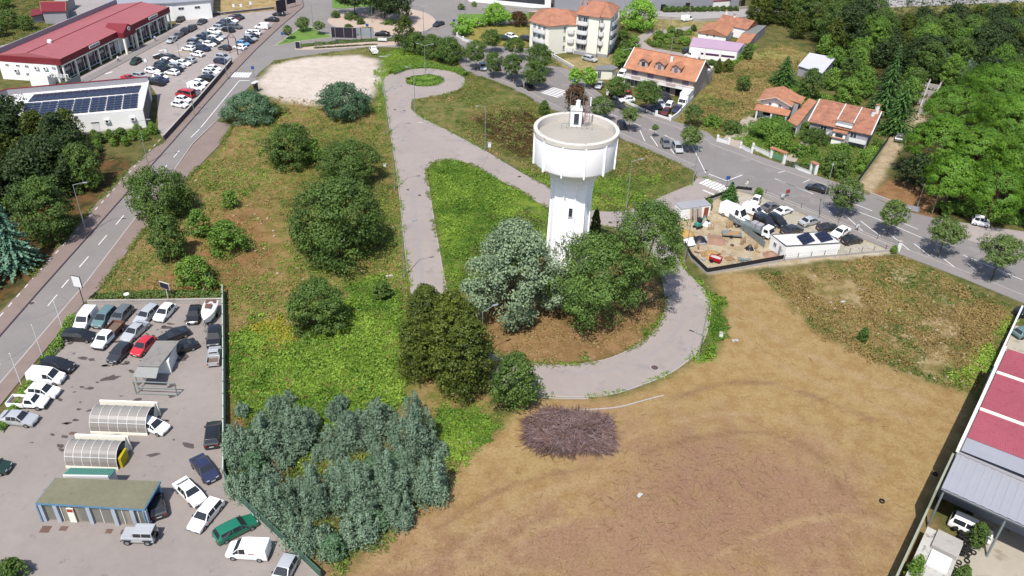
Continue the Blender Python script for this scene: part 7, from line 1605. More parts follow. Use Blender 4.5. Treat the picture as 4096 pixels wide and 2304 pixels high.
hedge('median_hedge', 'low hedge on the planted median below the billboards', [(748, 120), (790, 116), (860, 110), (960, 104), (1060, 106)], 1.3, 1.0, 'oak', seed=6); hedge('median_edging', 'thin dark edging plants along the planted median', [(790, 123), (860, 119), (950, 113)], .7, .5, 'dark', seed=7)
hedge('vine_hedge', 'leafy vine hedge along the paved apron under the stone pines', [(2354, 540), (2400, 528), (2460, 545), (2540, 556), (2640, 566)], 3.2, 2.0, 'shrub', seed=8, leaf=.42); hedge('track_hedge', 'clipped green hedge along the dirt track fence', [(2158, 440), (2180, 410), (2200, 380)], 1.6, 1.5, 'shrub', seed=9)
hedge('garden_hedge', 'dark clipped hedge behind the tiled house wall', [(1975, 416), (2010, 424), (2036, 430)], 1.2, 1.2, 'dark', seed=10); hedge('store_hedge', 'straggling hedge under the solar-roofed store front', [(250, 348), (300, 344), (360, 338), (400, 334)], 1.6, .9, 'shrub', seed=11)
hedge('island_planting', 'green ground plants filling the round traffic island', [(1032, 203), (1050, 198), (1085, 198), (1102, 204), (1085, 211), (1050, 211), (1036, 206)], 3.6, .75, 'shrub', seed=12, n=5200); hedge('garden_wall_hedge', 'curved garden hedge beside the lane behind the villa', [(1632, 104), (1640, 116), (1690, 122), (1735, 128)], 1.2, 1.0, 'oak', seed=13)
hedge('grass_slope_hedge', 'weedy hedge at the foot of the long grey shed', [(1826, 178), (1870, 142), (1900, 118)], 1.6, 1.0, 'shrub', seed=14)

# --- ground cover: nobody could count it
def cover(name, zone, n, size, h, fk, label, seed, noise=None, thr=.45, mask=None, avoid=True, blades=7):
    rs = np.random.RandomState(seed); P_ = np.array(ZP[zone] if isinstance(zone, str) else W(zone)); x = rs.uniform(P_[:, 0].min() - 1, P_[:, 0].max() + 1, n * 3); y = rs.uniform(P_[:, 1].min() - 1, P_[:, 1].max() + 1, n * 3)
    sd = sdist(x, y, [tuple(p) for p in P_]) if n < 4000 or h > .3 else np.where(inpoly(x, y, [tuple(p) for p in P_]), 9., -9.)
    k = sd + (fnoise(x, y, .35, seed + 40) - .5) * 5.0 + rs.rand(len(x)) * 1.2 > 1.0
    if noise: k &= (fnoise(x, y, noise, seed + 9) + .12 * (rs.rand(len(x)) - .5)) > thr
    x, y = x[k][:n], y[k][:n]; m = ~(inpoly(x, y, sv_o) & ~inpoly(x, y, sv_i)); m &= ~inpoly(x, y, W(LOTB)) & ~inpoly(x, y, ave) & ~inpoly(x, y, street); x, y = x[m], y[m]; c = len(x)
    if c == 0: return
    lump = fnoise(x, y, .5, seed + 3); s = size * (.45 + 1.3 * lump * rs.rand(c) + .25); X = np.repeat(x, blades); Y = np.repeat(y, blades); S = np.repeat(s, blades); N = len(X); a = rs.rand(N) * 2 * math.pi; r = S * rs.rand(N) ** .5 * .8
    cen = np.stack([X + np.cos(a) * r, Y + np.sin(a) * r, h * np.repeat(.4 + 1.5 * lump ** 1.5, blades) * S / size * (.15 + .75 * rs.rand(N)) * (1 - .5 * r / S)], 1); nor = np.stack([np.cos(a) * .6, np.sin(a) * .6, np.full(N, .9)], 1) + rs.normal(size=(N, 3)) * .35
    tint = np.repeat(np.clip((fnoise(x, y, .22, seed + 5) - .3) * 2.2, 0, 1) * .65 + rs.rand(c) * .25, blades) + (rs.rand(N) - .4) * .35
    o = obj(name, leaf_mesh(name, cen, nor, S * .62, tint, FOL[fk] if isinstance(fk, str) else fk, .55, rs)); tag(o, label, None, None, 'stuff')
F_FERN = foliage('bracken', C(68, 106, 26, 1.75), C(152, 180, 68, 1.75), .25); F_YEL = foliage('yellowing_bracken', C(140, 150, 44, 1.6), C(190, 176, 70, 1.6), .3)
F_WEED = foliage('weeds', C(86, 108, 44, 1.5), C(138, 146, 70, 1.5)); F_DRY = foliage('dry_grass', C(150, 126, 78, 1.4), C(190, 164, 106, 1.4)); F_BROWN = foliage('brown_bracken', C(130, 112, 62, 1.5), C(176, 150, 94, 1.5))
cover('bracken_cover', 'fern', 9000, .45, .55, F_FERN, 'bright green bracken covering the slope above the thicket', 1); cover('bracken_cover', 'fern2', 1800, .42, .5, F_FERN, 'bracken between dark bush and cleared field', 2)
cover('bracken_cover', 'triangle', 7500, .42, .45, F_FERN, 'bright bracken on the triangle between the service roads', 3, .18, .36)
cover('scrub_cover', 'plot', 11000, .36, .35, foliage('fresh_weeds', C(92, 118, 46, 1.6), C(158, 168, 84, 1.6)), 'mottled green weeds on the rough plot', 4, .12, .48); cover('dry_cover', 'plot', 7000, .4, .3, F_BROWN, 'brown dead bracken on the rough plot', 5, .15, .45); cover('bracken_cover', 'plot', 5000, .42, .5, F_FERN, 'bright bracken patches on the rough plot', 6, .1, .53)
cover('yellow_cover', [(640, 830), (700, 790), (760, 840), (740, 880), (660, 870)], 500, .45, .5, F_YEL, 'yellowing bracken beside the lone oak', 7); cover('scrub_cover', 'plotgreen', 3500, .42, .45, F_WEED, 'weeds under the oaks', 8, .14, .4)
cover('scrub_cover', 'field', 7000, .42, .4, F_WEED, 'weeds across the upper field', 9, .13, .45); cover('dry_cover', 'field', 4500, .38, .3, F_DRY, 'dry grass across the upper field', 10, .16, .5); cover('bracken_cover', 'fieldlow', 3500, .42, .45, F_FERN, 'bracken in the lower corner of the upper field', 11, .16, .42); cover('dry_cover', 'burnt', 2200, .4, .35, foliage('dead_scrub', C(84, 66, 38, 1.3), C(116, 92, 52, 1.3)), 'dead dark scrub in the upper field', 12)
cover('grass_cover', 'green_top', 3000, .38, .35, F_FERN, 'green grass around the turning circle', 13); cover('grass_cover', 'gravelrim', 1500, .35, .25, F_WEED, 'weeds round the gravel lot', 14, .2, .4)
cover('scrub_cover', 'scrub', 7000, .4, .32, F_BROWN, 'olive-brown scrub on the dry field', 15, .13, .44); cover('scrub_cover', 'scrub', 4500, .38, .3, F_WEED, 'green weeds on the dry field', 16, .12, .52); cover('dry_cover', 'scrub', 3500, .36, .25, F_DRY, 'dry grass on the dry field', 17, .2, .45); cover('bracken_cover', 'scrubgreen', 1600, .42, .45, F_FERN, 'green weeds against the industrial wall', 18)
cover('grass_cover', 'verge', 1500, .42, .4, F_FERN, 'green verge beside the loop road', 19); cover('bracken_cover', 'eucfloor', 3500, .42, .4, F_WEED, 'weeds under the thicket', 20, .15, .5); cover('dry_cover', 'towersoil', 2500, .35, .2, F_DRY, 'dry weeds on the tower island', 21, .2, .48)
rim_i = [p for p in sv_i]
cover('grass_cover', [(1250, 880), (1330, 902), (1420, 908), (1520, 895), (1600, 860), (1640, 820), (1662, 770), (1674, 780), (1652, 826), (1600, 872), (1520, 907), (1420, 920), (1330, 914)], 1600, .36, .3, F_FERN, 'green weeds along the inside kerb of the loop road', 22, .3, .42)
cover('grass_cover', 'grassR', 6000, .45, .4, F_DRY, 'tall dry grass on the slope between the houses', 23, .1, .38); cover('grass_cover', 'grassR', 4500, .45, .4, F_WEED, 'greener grass on the slope between the houses', 24, .1, .5); cover('grass_cover', 'gardens', 5000, .45, .5, 'shrub', 'garden plants between the houses', 25, .12, .45)
cover('wood_floor', 'forestR', 9000, .8, .8, 'dark', 'undergrowth of the mixed wood', 26, .08, .4); cover('wood_floor', 'leftwood', 3500, .6, .5, F_WEED, 'undergrowth beside the avenue', 27, .1, .52); cover('grass_cover', 'topleft', 2500, .6, .6, F_WEED, 'scrub behind the supermarket', 28, .1, .42); cover('grass_cover', 'trianglebrown', 2200, .4, .35, F_WEED, 'grey-green weeds above the silvery tree', 29, .2, .42)
cover('dry_cover', 'clear', 5200, .16, .06, F_DRY, 'chopped straw and stalks on the cleared field', 30, None, 0, blades=5); cover('dry_cover', 'clearlow', 3200, .16, .05, F_BROWN, 'brown stalks on the cleared field', 31, .2, .4, blades=5)
# --- brushwood: heap and scattered sticks
def sticks(name, n, pos, length, rad, m, label, parent=None, kind=None, seed=1, origin=(0, 0)):
    r_ = random.Random(seed); b = MB()
    for k in range(n):
        x, y, z, a, tilt = pos(r_); L = length * r_.uniform(.4, 1.25); d = Vector((math.cos(a) * math.cos(tilt), math.sin(a) * math.cos(tilt), math.sin(tilt))); c = Vector((x - origin[0], y - origin[1], z)); bend = Vector((r_.uniform(-.1, .1), r_.uniform(-.1, .1), r_.uniform(-.04, .08))) * L
        b.tube(c - d * L / 2, c + bend, rad * 1.2, rad, 3, cap=False).tube(c + bend, c + d * L / 2, rad, rad * .4, 3, cap=False)
    o = b.build(name, m, parent)
    if kind: tag(o, label, None, None, kind)
    return o
M_STICK = mat('cut_brushwood', C(150, 122, 120), .9, .35, 2.2); M_STICK2 = mat('brown_brushwood', C(128, 98, 84), .9, .3, 2.5)
hc_ = G(1434, 1090); hrx, hry = 5.6, 3.9
hp = thing('brushwood_heap', 'big heap of cut purplish brushwood on the cleared field', 'brushwood heap', (hc_.x, hc_.y, 0))
def hpos(r_):
    u, v = r_.uniform(-1, 1), r_.uniform(-1, 1); e = abs(u) ** 2.6 + abs(v) ** 2.6
    if e > 1.05 + .25 * math.sin(5 * u + 3 * v): return hpos(r_)
    lum = .55 + .45 * math.sin(4.3 * u + 1) * math.cos(3.7 * v + .5)
    return hrx * u, hry * v, max(0, 1 - e) ** .5 * (.7 + 1.2 * lum) * r_.random() ** .7 + .08, (math.atan2(v, u) + r_.uniform(-.7, .7)) if e > .6 else r_.uniform(0, 6.28), r_.uniform(-.22, .3)
sticks('brushwood', 2600, hpos, 1.9, .03, M_STICK, '', hp, None, 5); sticks('pale_twigs', 900, hpos, 1.6, .024, mat('pale_brushwood', C(196, 172, 172), .9, .3, 2.2), '', hp, None, 15); sticks('thick_branches', 420, hpos, 2.8, .05, M_STICK2, '', hp, None, 6)
for o_ in hp.children: o_['kind'] = 'stuff'
for poly, n, ln_s, sd in ((ZP['clear'], 170, 1.1, 7), (ZP['clearlow'], 260, .9, 8), (ZP['clearred'], 240, 1.2, 9)):
    xs_ = [p[0] for p in poly]; ys_ = [p[1] for p in poly]
    def fpos(r_):
        while 1:
            x, y = r_.uniform(min(xs_), max(xs_)), r_.uniform(max(52, min(ys_)), max(ys_))
            if inpoly(np.array([x]), np.array([y]), poly)[0]: return x, y, .05, r_.uniform(0, 6.28), r_.uniform(-.02, .06)
    sticks('scattered_sticks', n, fpos, ln_s, .017, mat('scattered_twigs', C(140, 108, 86), .9, .4, 1.5), 'thin sticks scattered over the cleared field', None, 'stuff', sd)
# pale stones and litter
def stones(n, poly, size, label, seed, m):
    r_ = random.Random(seed); b = MB(); xs_ = [p[0] for p in poly]; ys_ = [p[1] for p in poly]; k = 0
    while k < n:
        x, y = r_.uniform(min(xs_), max(xs_)), r_.uniform(max(50, min(ys_)), max(ys_))
        if not inpoly(np.array([x]), np.array([y]), poly)[0]: continue
        s = size * r_.uniform(.4, 1.4); k += 1; i = len(b.v); q = [(x + s * math.cos(t) * r_.uniform(.7, 1.2), y + s * math.sin(t) * r_.uniform(.7, 1.2)) for t in (0, 1.2, 2.5, 3.8, 5.0)]
        b.prism(q, 0, s * r_.uniform(.4, .9))
    tag(b.build('loose_stones', m), label, None, None, 'stuff')
M_STONE = mat('pale_stone', C(208, 188, 158), .9, .2, 3)
stones(150, ZP['clear'], .07, 'pale stones on the cleared field', 1, M_STONE); stones(220, ZP['scrub'], .16, 'pale stones on the dry field', 2, M_STONE); stones(160, ZP['towersoil'], .11, 'stones on the tower island', 3, M_STONE); stones(160, ZP['plot'], .2, 'stones on the rough plot', 4, M_STONE); stones(220, ZP['yard'], .18, 'rubble in the builder yard', 5, M_CONC)

# weeds creeping over the road edges
def edge_weeds(path, n, seed, label, side=0.0, thr=.45):
    rs = np.random.RandomState(seed); A = np.array(path); seg = np.hypot(*(A[1:] - A[:-1]).T); cum = np.concatenate([[0], np.cumsum(seg)]); s = rs.rand(n) * cum[-1]; i = np.clip(np.searchsorted(cum, s) - 1, 0, len(seg) - 1); p = A[i] + (A[i + 1] - A[i]) * ((s - cum[i]) / (seg[i] + 1e-9))[:, None]
    k = vnoise(s, s * 0, .35, seed) > thr; p = p[k] + rs.normal(size=(k.sum(), 2)) * .28; x = np.repeat(p[:, 0], 5) + rs.normal(size=len(p) * 5) * .15; y = np.repeat(p[:, 1], 5) + rs.normal(size=len(p) * 5) * .15; N = len(x)
    tag(obj('edge_weeds', leaf_mesh('edge_weeds', np.stack([x, y, .05 + .18 * rs.rand(N)], 1), rs.normal(size=(N, 3)) * .5 + np.array([0, 0, 1]), .16 + .16 * rs.rand(N), rs.rand(N), (F_WEED, F_FERN)[seed % 2], .5, rs)), label, None, None, 'stuff')
edge_weeds(sv_o + sv_o[:1], 2300, 3, 'weeds growing over the outer edge of the service road'); edge_weeds(sv_i + sv_i[:1], 2200, 4, 'weeds growing over the inner edge of the service road'); edge_weeds(W([(252, 726), (372, 566), (480, 440), (552, 366), (586, 316)]), 1800, 6, 'weeds along the roadside pavement', thr=.35); edge_weeds(W([(62, 724), (220, 537), (337, 414), (415, 354)]), 1500, 8, 'weeds along the wood side of the avenue pavement', thr=.4); edge_weeds(W(ST_LOW[1:6]), 1600, 10, 'weeds along the street pavement', thr=.4)
# ------------------------------------------------------------------ lamp posts, poles, signs
M_POLE = mat('grey_green_pole', C(176, 188, 182), .5, .08, 2, metal=.2); M_WOODP = mat('weathered_pole_wood', C(176, 164, 150), .9, .15, 3)
def lamp(p, h, arms, label, arm=1.6, grp='street lamps', rise=.35, r=.09):
    q = G(*p); o = thing('street_lamp', label, 'street lamp', (q.x, q.y, 0), 0, grp)
    MB().tube((0, 0, 0), (0, 0, h), r, r * .6, 8).build('pole', M_POLE, o); MB().tube((0, 0, 0), (0, 0, .5), r * 1.5, r * 1.4, 8).build('base', M_POLE, o)
    for a in arms:
        e = Vector((math.cos(a) * arm, math.sin(a) * arm, h + rise)); ar = MB().tube((0, 0, h - .02), e, .045, .035, 6).build('arm', M_POLE, o)
        d = Vector((math.cos(a), math.sin(a))); n = Vector((-d.y, d.x)); c = e.to_2d()
        MB().prism([c - n * .14, c + d * .7 - n * .1, c + d * .7 + n * .1, c + n * .14], e.z - .06, e.z + .07).build('lamp_head', M_ALU, ar)
E_, N_A, W_, S_A = 0.0, math.pi / 2, math.pi, -math.pi / 2
for p, h, a, lab in [((1017, 698), 9.6, [.35], 'single-arm lamp beside the end of the service road'), ((219, 590), 9.2, [.15], 'tall single-arm lamp on the avenue pavement below the wood'), ((993, 478), 9.6, [.3], 'single-arm lamp beside the largest oak'), ((975, 337), 9.6, [.3], 'single-arm lamp where the service road forks'), ((963, 237), 9.0, [.3], 'single-arm lamp at the turning circle edge'), ((1070, 192), 7.8, [2.9, .15], 'double-arm lamp on the bramble bank'), ((1044, 279), 9.5, [2.6], 'lamp standing at the neck of the turning circle'), ((1220, 379), 9.6, [3.6], 'lamp beside the upper field cabinet'), ((1575, 525), 9.5, [.2], 'lamp behind the water tower tank'), ((1755, 907), 9.9, [2.6], 'lamp on the outer verge of the loop road'), ((1212, 930), 9.6, [.6], 'lamp half hidden by the dark cypresses'), ((1721, 661), 9.0, [1.0], 'lamp at the corner of the builder yard screen'), ((1743, 459), 8.8, [.2], 'lamp at the junction corner'), ((2060, 549), 9.6, [1.2], 'curved lamp outside the builder yard'), ((2366, 524), 8.2, [.8], 'lamp next to the two leaning poles'), ((372, 412), 8.8, [.1], 'lamp on the avenue pavement above the wood'), ((789, 80), 8.0, [.2], 'lamp on the splitter lawn'), ((936, 58), 4.2, [N_A], 'short lamp on the roundabout sand'), ((1066, 86), 7.8, [2.9, .2], 'double-arm lamp at the roundabout exit'), ((1157, 46), 5.5, [N_A], 'lamp among the lime-green trees'), ((1172, 46), 5.5, [E_], 'right lamp among the lime-green trees'), ((1710, 300), 5.0, [.8], 'lamp at the villa wall end'), (ZA(1815, 610), 4.6, [2.9, 0], 'double-headed lamp in the middle rows of the car park'), (ZA(2095, 455), 5.5, [W_], 'lamp in the upper rows of the car park'), (ZA(2300, 335), 5.5, [W_], 'lamp in the farthest row of the car park'), (ZA(2290, 800), 7.5, [W_], 'lamp on the avenue pavement by the zebra crossing'), (ZA(1960, 1165), 7.5, [W_], 'lamp on the avenue pavement below the car-park wall'), (ZC(1100, 690), 5.0, [E_], 'lamp at the left end of the villa'), (ZC(2440, 1360), 4.0, [E_], 'lamp pole in front of the gabled house')]:
    lamp(p, h, a, lab)
def pole(p, top, label, m=M_WOODP, r=.11, cat='pole', lean=(0, 0), grp=None):
    q = G(*p); o = thing('utility_pole', label, cat, (q.x, q.y, 0), 0, grp); MB().tube((0, 0, 0), (lean[0], lean[1], top), r, r * .7, 8).build('shaft', m, o); MB().tube((lean[0] - .5, lean[1], top - .3), (lean[0] + .5, lean[1], top - .3), .04, n=5).build('crossbar', m, o)
for p, h, lab in [((2305, 527), 5.4, 'left of two wooden poles under the stone pines'), ((2343, 541), 6.6, 'right of two wooden poles under the stone pines'), (ZC(1600, 525), 4.2, 'wooden pole on the lane behind the villa'), (ZC(1590, 305), 4.0, 'wooden pole by the highway wall'), (ZC(1512, 320), 4.0, 'thin pole by the highway wall near the big tree'), (ZC(1395, 0), 4.0, 'pole against the grey industrial hall'), (ZC(1790, 130), 5.0, 'tall pole across the highway'), (ZC(1690, 75), 4.0, 'pole among the highway hedge bushes')]: pole(p, h, lab)
for p, h, lab in [(ZE(640, 440), 5.0, 'white flagpole nearest the white van'), (ZE(430, 690), 5.2, 'middle white flagpole on the plant border'), (ZE(225, 1000), 5.4, 'white flagpole beside the white row')]:
    q = G(*p); o = thing('flagpole', lab, 'flagpole', (q.x, q.y, 0)); MB().tube((0, 0, 0), (0, 0, h), .06, .035, 8).build('pole', M_FRAME, o); MB().lathe([(.07, h), (.07, h + .1), (.001, h + .14)], 8).build('finial', M_FRAME, o)
def panel_sign(name, p, w, h, z, ang, label, face, frame=M_POLE, posts=2, cat='sign', back=None):
    q = G(*p); o = thing(name, label, cat, (q.x, q.y, 0), ang); f = MB().box(-w / 2, w / 2, -.05, .05, z, z + h).build('board', frame, o)
    MB().box(-w / 2 + .06, w / 2 - .06, -.075, -.054, z + .06, z + h - .06).build('face', face, f)
    if back: MB().box(-w / 2 + .06, w / 2 - .06, .054, .075, z + .06, z + h - .06).build('back_face', back, f)
    for x in ([0] if posts == 1 else [-w / 2 + .15, w / 2 - .15]): MB().tube((x, .1, 0), (x, .1, z + h * .5), .06, n=6).build('post', frame, o)
    return o
M_BLUES = mat('blue_sign', C(60, 100, 190), .5, .05, 2); M_DKP = mat('dark_poster', C(60, 52, 66), .6, .3, 1.2); M_YELS = mat('yellow_sign', C(240, 200, 60), .5, .05, 2)
panel_sign('light_box_sign', (211, 768), 1.5, 1.9, 3.2, -.25, 'white light-box sign on a post at the forecourt corner', M_FRAME, M_BLACK, 1)
for p, lab in [((639, 196), 'blue pedestrian-crossing sign by the avenue zebra'), ((713, 108), 'blue sign at the tip of the splitter lawn'), (ZC(630, 905), 'blue crossing sign by the street zebra'), (ZG(765, 150), 'blue crossing sign at the junction zebra'), ((925, 86), 'blue arrow sign over the chevron board'), ((1142, 74), 'blue arrow sign at the roundabout exit')]:
    panel_sign('crossing_sign', p, .8, .8, 2.2, 0, lab, M_BLUES, M_STEEL, 1)
M_WT = M_FRAME
o = panel_sign('billboard', (867, 106), 7.0, 2.9, 1.2, .02, 'big dark billboard seen from behind with three struts', M_DKP, M_ALU, 2, 'billboard', M_DKP)
for x in (-2.4, 0, 2.4): MB().tube((x, -.12, .2), (x, -.12, 3.9), .07, n=6).build('strut', M_ALU, o)
o = thing('steel_billboard', 'empty grey steel billboard frame next to the dark billboard', 'billboard', G(920, 104)); MB().box(-2.4, 2.4, -.04, .04, 1.6, 3.8).build('mesh_panel', mat('perforated_sheet', C(176, 184, 190), .6, .1, 4), o)
for x in (-1.2, 1.6): MB().tube((x, -.08, 0), (x, -.08, 3.9), .08, n=6).build('post', M_BLACK, o)
o = thing('chevron_board', 'yellow and black chevron board on the roundabout', 'sign', G(925, 84)); MB().box(-1.7, 1.7, -.04, .04, 1.0, 1.9).build('board', M_YELS, o)
for k in range(4): x = -1.35 + k * .75; MB().prism([(x, -.07), (x + .28, -.07), (x + .28, -.045), (x, -.045)], 1.05, 1.85).build('chevron', M_BLACK, o)
panel_sign('low_sign', (962, 108), 2.6, .9, .6, 0, 'low white sign on the planted median', M_FRAME, M_STEEL); panel_sign('pylon_sign', (750, 124), 1.3, 1.8, .3, .1, 'black and white pylon sign at the tip of the median', M_DKP, M_FRAME)
for (x, lab) in ((708, 'left panel of the tall advertising hoarding'), (732, 'right panel of the tall advertising hoarding')): panel_sign('hoarding', (x + 2, 42 - (x - 708) * .9), 3.6, 3.6, 1.4, .95, lab, M_DKP, M_STEEL, 2, 'hoarding')
o = panel_sign('bus_shelter_panel', (645, 231), 1.6, 2.0, .2, 1.2, 'dark advertising pillar with white cap beside the gravel lot', M_DKP, mat('dark_green_metal', C(52, 66, 58), .5, .1, 2), 2, 'advertising pillar'); MB().box(-.9, .9, -.5, .5, 2.25, 2.4).build('cap', M_FRAME, o)
for p, lab in [(ZA(1480, 690), 'white sign on a post in the car park before the shop porch'), (ZA(1680, 590), 'pair of white notices in the car park'), (ZA(2360, 125), 'left white notice at the dry field fence'), (ZA(2435, 125), 'middle white notice at the dry field fence'), (ZA(2530, 100), 'round white notice at the dry field fence')]: panel_sign('notice', p, .9, 1.1, 1.5, 0, lab, M_FRAME, M_STEEL, 1)
for p, lab in [(ZG(1320, 265), 'white notice on the yard fence by the street'), (ZG(2070, 575), 'white notice on the yard fence behind the office'), (ZG(1375, 225), 'red and white no-entry post by the yard')]: panel_sign('notice', p, .9, .8, .9, .4, lab, M_FRAME if 'red' not in lab else M_REDT, M_STEEL, 1)
panel_sign('basket_board', ZE(1690, 120), 1.8, 1.1, 2.0, -.4, 'white-edged board on a post behind the forecourt wall', M_DKP, M_FRAME, 1); q = G(*ZE(1295, 160)); o = thing('dish_mirror', 'round white dish on a pole behind the forecourt wall', 'mirror', (q.x, q.y, 0)); MB().tube((0, 0, 0), (0, 0, 1.6), .04, n=6).build('pole', M_STEEL, o); MB().lathe([(.001, 1.6), (.3, 1.65), (.42, 1.75)], 14).build('dish', M_FRAME, o)
# entrance gantry
ga, gb2 = G(*ZA(2315, 535)), G(*ZA(2395, 555)); o = thing('entrance_gantry', 'red lattice entrance gantry of the supermarket car park', 'gantry', (ga.x, ga.y, 0)); dv = gb2 - ga
M_GR = mat('dull_red_paint', C(130, 60, 66), .6, .15, 2)
for q in (Vector((0, 0, 0)), dv): MB().tube(q, q + Vector((0, 0, 4.4)), .12, n=8).build('leg', M_GR, o)
tg = MB().tube((0, 0, 4.4), dv * .5 + Vector((0, 0, 5.6)), .07, n=6).tube(dv + Vector((0, 0, 4.4)), dv * .5 + Vector((0, 0, 5.6)), .07, n=6).tube((0, 0, 4.4), dv + Vector((0, 0, 4.4)), .07, n=6)
for k in range(5): tg.tube(dv * (k / 5) + Vector((0, 0, 4.4)), dv * ((k + .5) / 5) + Vector((0, 0, 5.0)), .04, n=5)
tg.build('lattice', M_GR, o)
# ------------------------------------------------------------------ walls and fences
M_DWALL = mat('stained_dark_wall', C(112, 98, 104), .9, .2, 1.2); M_MESH = mat('green_mesh_panel', C(206, 222, 208, 1.2), .7, .2, 2); M_SCREEN = mat('black_screen', (.016, .014, .016, 1), .8, .3, 2); M_FENCEP = mat('dark_fence_post', C(84, 80, 86), .6, .1, 3)
o = wall_run('long dark stained wall between car park and avenue pavement', [(413, 354), (500, 258), (560, 188), (583, 160)], 1.15, M_DWALL, w=.3, name='car_park_wall'); wall_run('dark low wall between car park and dry field', [(458, 44), (560, 36), (690, 22)], .6, M_DWALL, w=.3, name='car_park_wall'); wall_run('low grey wall at the top of the forecourt', [(222, 766), (400, 764), (560, 761)], .7, M_CONC, name='forecourt_wall'); wall_run('low white wall curving round the apartment lawn', [(1150, 92), (1165, 102), (1200, 112)], .7, M_FRAME, pillars=1, name='apartment_wall')
def mesh_fence(label, pts, h, base, panelm, postm=M_FENCEP, step=2.5, baseh=.4, name='mesh_fence', see=.0, posts_only=False):
    p = W(pts); P_ = [Vector(q) for q in p]; o = thing(name, label, 'fence', (p[0][0], p[0][1], 0))
    ribbon([q - P_[0] for q in P_], .22, 0, baseh).build('base_wall', base, o)
    for a, b in zip(P_[:-1], P_[1:]):
        L = (b - a).length; k = max(1, round(L / step))
        for i in range(k):
            q0 = a.lerp(b, i / k) - P_[0]; q1 = a.lerp(b, (i + 1) / k) - P_[0]
            MB().tube((q0.x, q0.y, 0), (q0.x, q0.y, h + .08), .05, n=6).build('fence_post', postm, o)
            if not posts_only:
                d = (q1 - q0).normalized() * .06; MB().bar(q0 + d, q1 - d, .12, h - baseh - .03, baseh + .02).build('fence_panel', panelm, o)
            else:
                wb = MB()
                for z in (.55, .9, 1.25): wb.tube((q0.x, q0.y, baseh + z - .3), (q1.x, q1.y, baseh + z - .3), .008, n=3, cap=False)
                wb.build('wire', postm, o)
mesh_fence('tall pale green fence along the rough-plot side of the forecourt', [(563, 738), (565, 900), (566, 1080), (566, 1205)], 1.7, M_CONC, M_MESH); mesh_fence('green fence running down from the forecourt corner to the cleared field', [(567, 1208), (600, 1262), (690, 1345), (810, 1460)], 1.5, M_CONC, mat('dark_green_mesh', C(92, 128, 108), .7, .2, 2))
mesh_fence('builder yard fence with black screening', [(1722, 622), (1738, 652), (1778, 690), (1860, 676), (1970, 656)], 1.15, M_CONC, M_SCREEN, step=2.8); mesh_fence('builder yard wire fence beside the dry field', [(1972, 656), (2105, 644), (2256, 630)], 1.2, M_CONC, M_SCREEN, posts_only=True); mesh_fence('builder yard wire fence along the street', [(2256, 628), (2060, 546), (1925, 492), (1890, 484)], 1.3, M_CONC, M_SCREEN, posts_only=True, step=3.6); mesh_fence('builder yard fence behind the site container', [(1890, 484), (1855, 480), (1780, 508), (1700, 552)], 1.0, M_CONC, M_SCREEN, step=3)
q = G(2257, 632); o = thing('gate_pillar', 'white pillar at the street corner of the builder yard', 'pillar', (q.x, q.y, 0)); MB().box(-.3, .3, -.3, .3, 0, 1.9).build('shaft', M_FRAME, o); MB().box(-.36, .36, -.36, .36, 1.9, 2.0).build('cap', M_CONC, o)
mesh_fence('dark fence along the dirt track beside the tiled house', [(2152, 470), (2190, 418), (2232, 358)], 1.5, M_CONC, mat('dark_hedge_net', C(44, 66, 40), .9, .2, 2), step=2)
wall_run('low wall with red-topped gate posts along the brown soil patch', [(2188, 492), (2240, 512), (2290, 534)], .6, M_CONC); o = panel_sign('wall_gate', (2292, 532), 2.6, 1.1, .1, -.4, 'pale metal gate with red top beside the wooden poles', M_GREYW, M_STEEL, 2, 'gate')
# ------------------------------------------------------------------ builder's yard contents
YD = 'material in the builder yard'
def at_yard(x, y): return G(*ZG(x, y))
M_WOOD = mat('raw_timber', C(206, 168, 124), .85, .18, 3, coords='obj'); M_TARP = mat('teal_tarpaulin', C(90, 176, 158), .6, .15, 2, coords='obj'); M_BAG = mat('white_sack', C(238, 236, 232, 1.1), .8, .1, 3, coords='obj')
ca, cb_ = at_yard(300, 465), at_yard(545, 430); ang = heading(ca, cb_)
o = thing('site_container', 'white site container with planks leaning on its front', 'container', (ca.x, ca.y, 0), ang)
MB().box(0, 6.0, 0, 2.4, .1, 2.4).build('body', M_WHITE, o, bevel=.03); MB().box(-.05, 6.05, -.05, 2.45, 2.4, 2.48).build('roof', M_GREYW, o); MB().box(4.7, 5.6, -.05, -.004, .15, 2.1).build('orange_door', mat('rusty_orange_door', C(176, 92, 70), .7, .15, 2, coords='obj'), o)
for k in range(7): x = 1.7 + k * .33; MB().poly([(x, -.9, .02), (x + .22, -.9, .02), (x + .22 + .1, -.05, 2.3), (x + .1, -.05, 2.3)]).poly([(x + .1, -.1, 2.3), (x + .32, -.1, 2.3), (x + .22, -.95, .02), (x, -.95, .02)]).build('leaning_plank', (M_WOOD, M_STICK2, M_GREYW)[k % 3], o)
def pallet(x, y, a, label, tilt=0, scale=1.0):
    q = at_yard(x, y); o = thing('pallet', label, 'pallet', (q.x, q.y, .03 + (.5 if tilt else 0)), a, YD); o.rotation_euler = (tilt, 0, a); o.scale = (scale,) * 3
    for k in range(6): MB().box(-.6, .6, -.5 + k * .18, -.5 + k * .18 + .1, .1, .13).build('board', M_WOOD, o)
    for x_ in (-.55, 0, .55): MB().box(x_ - .05, x_ + .05, -.5, .5, 0, .1).build('bearer', M_WOOD, o)
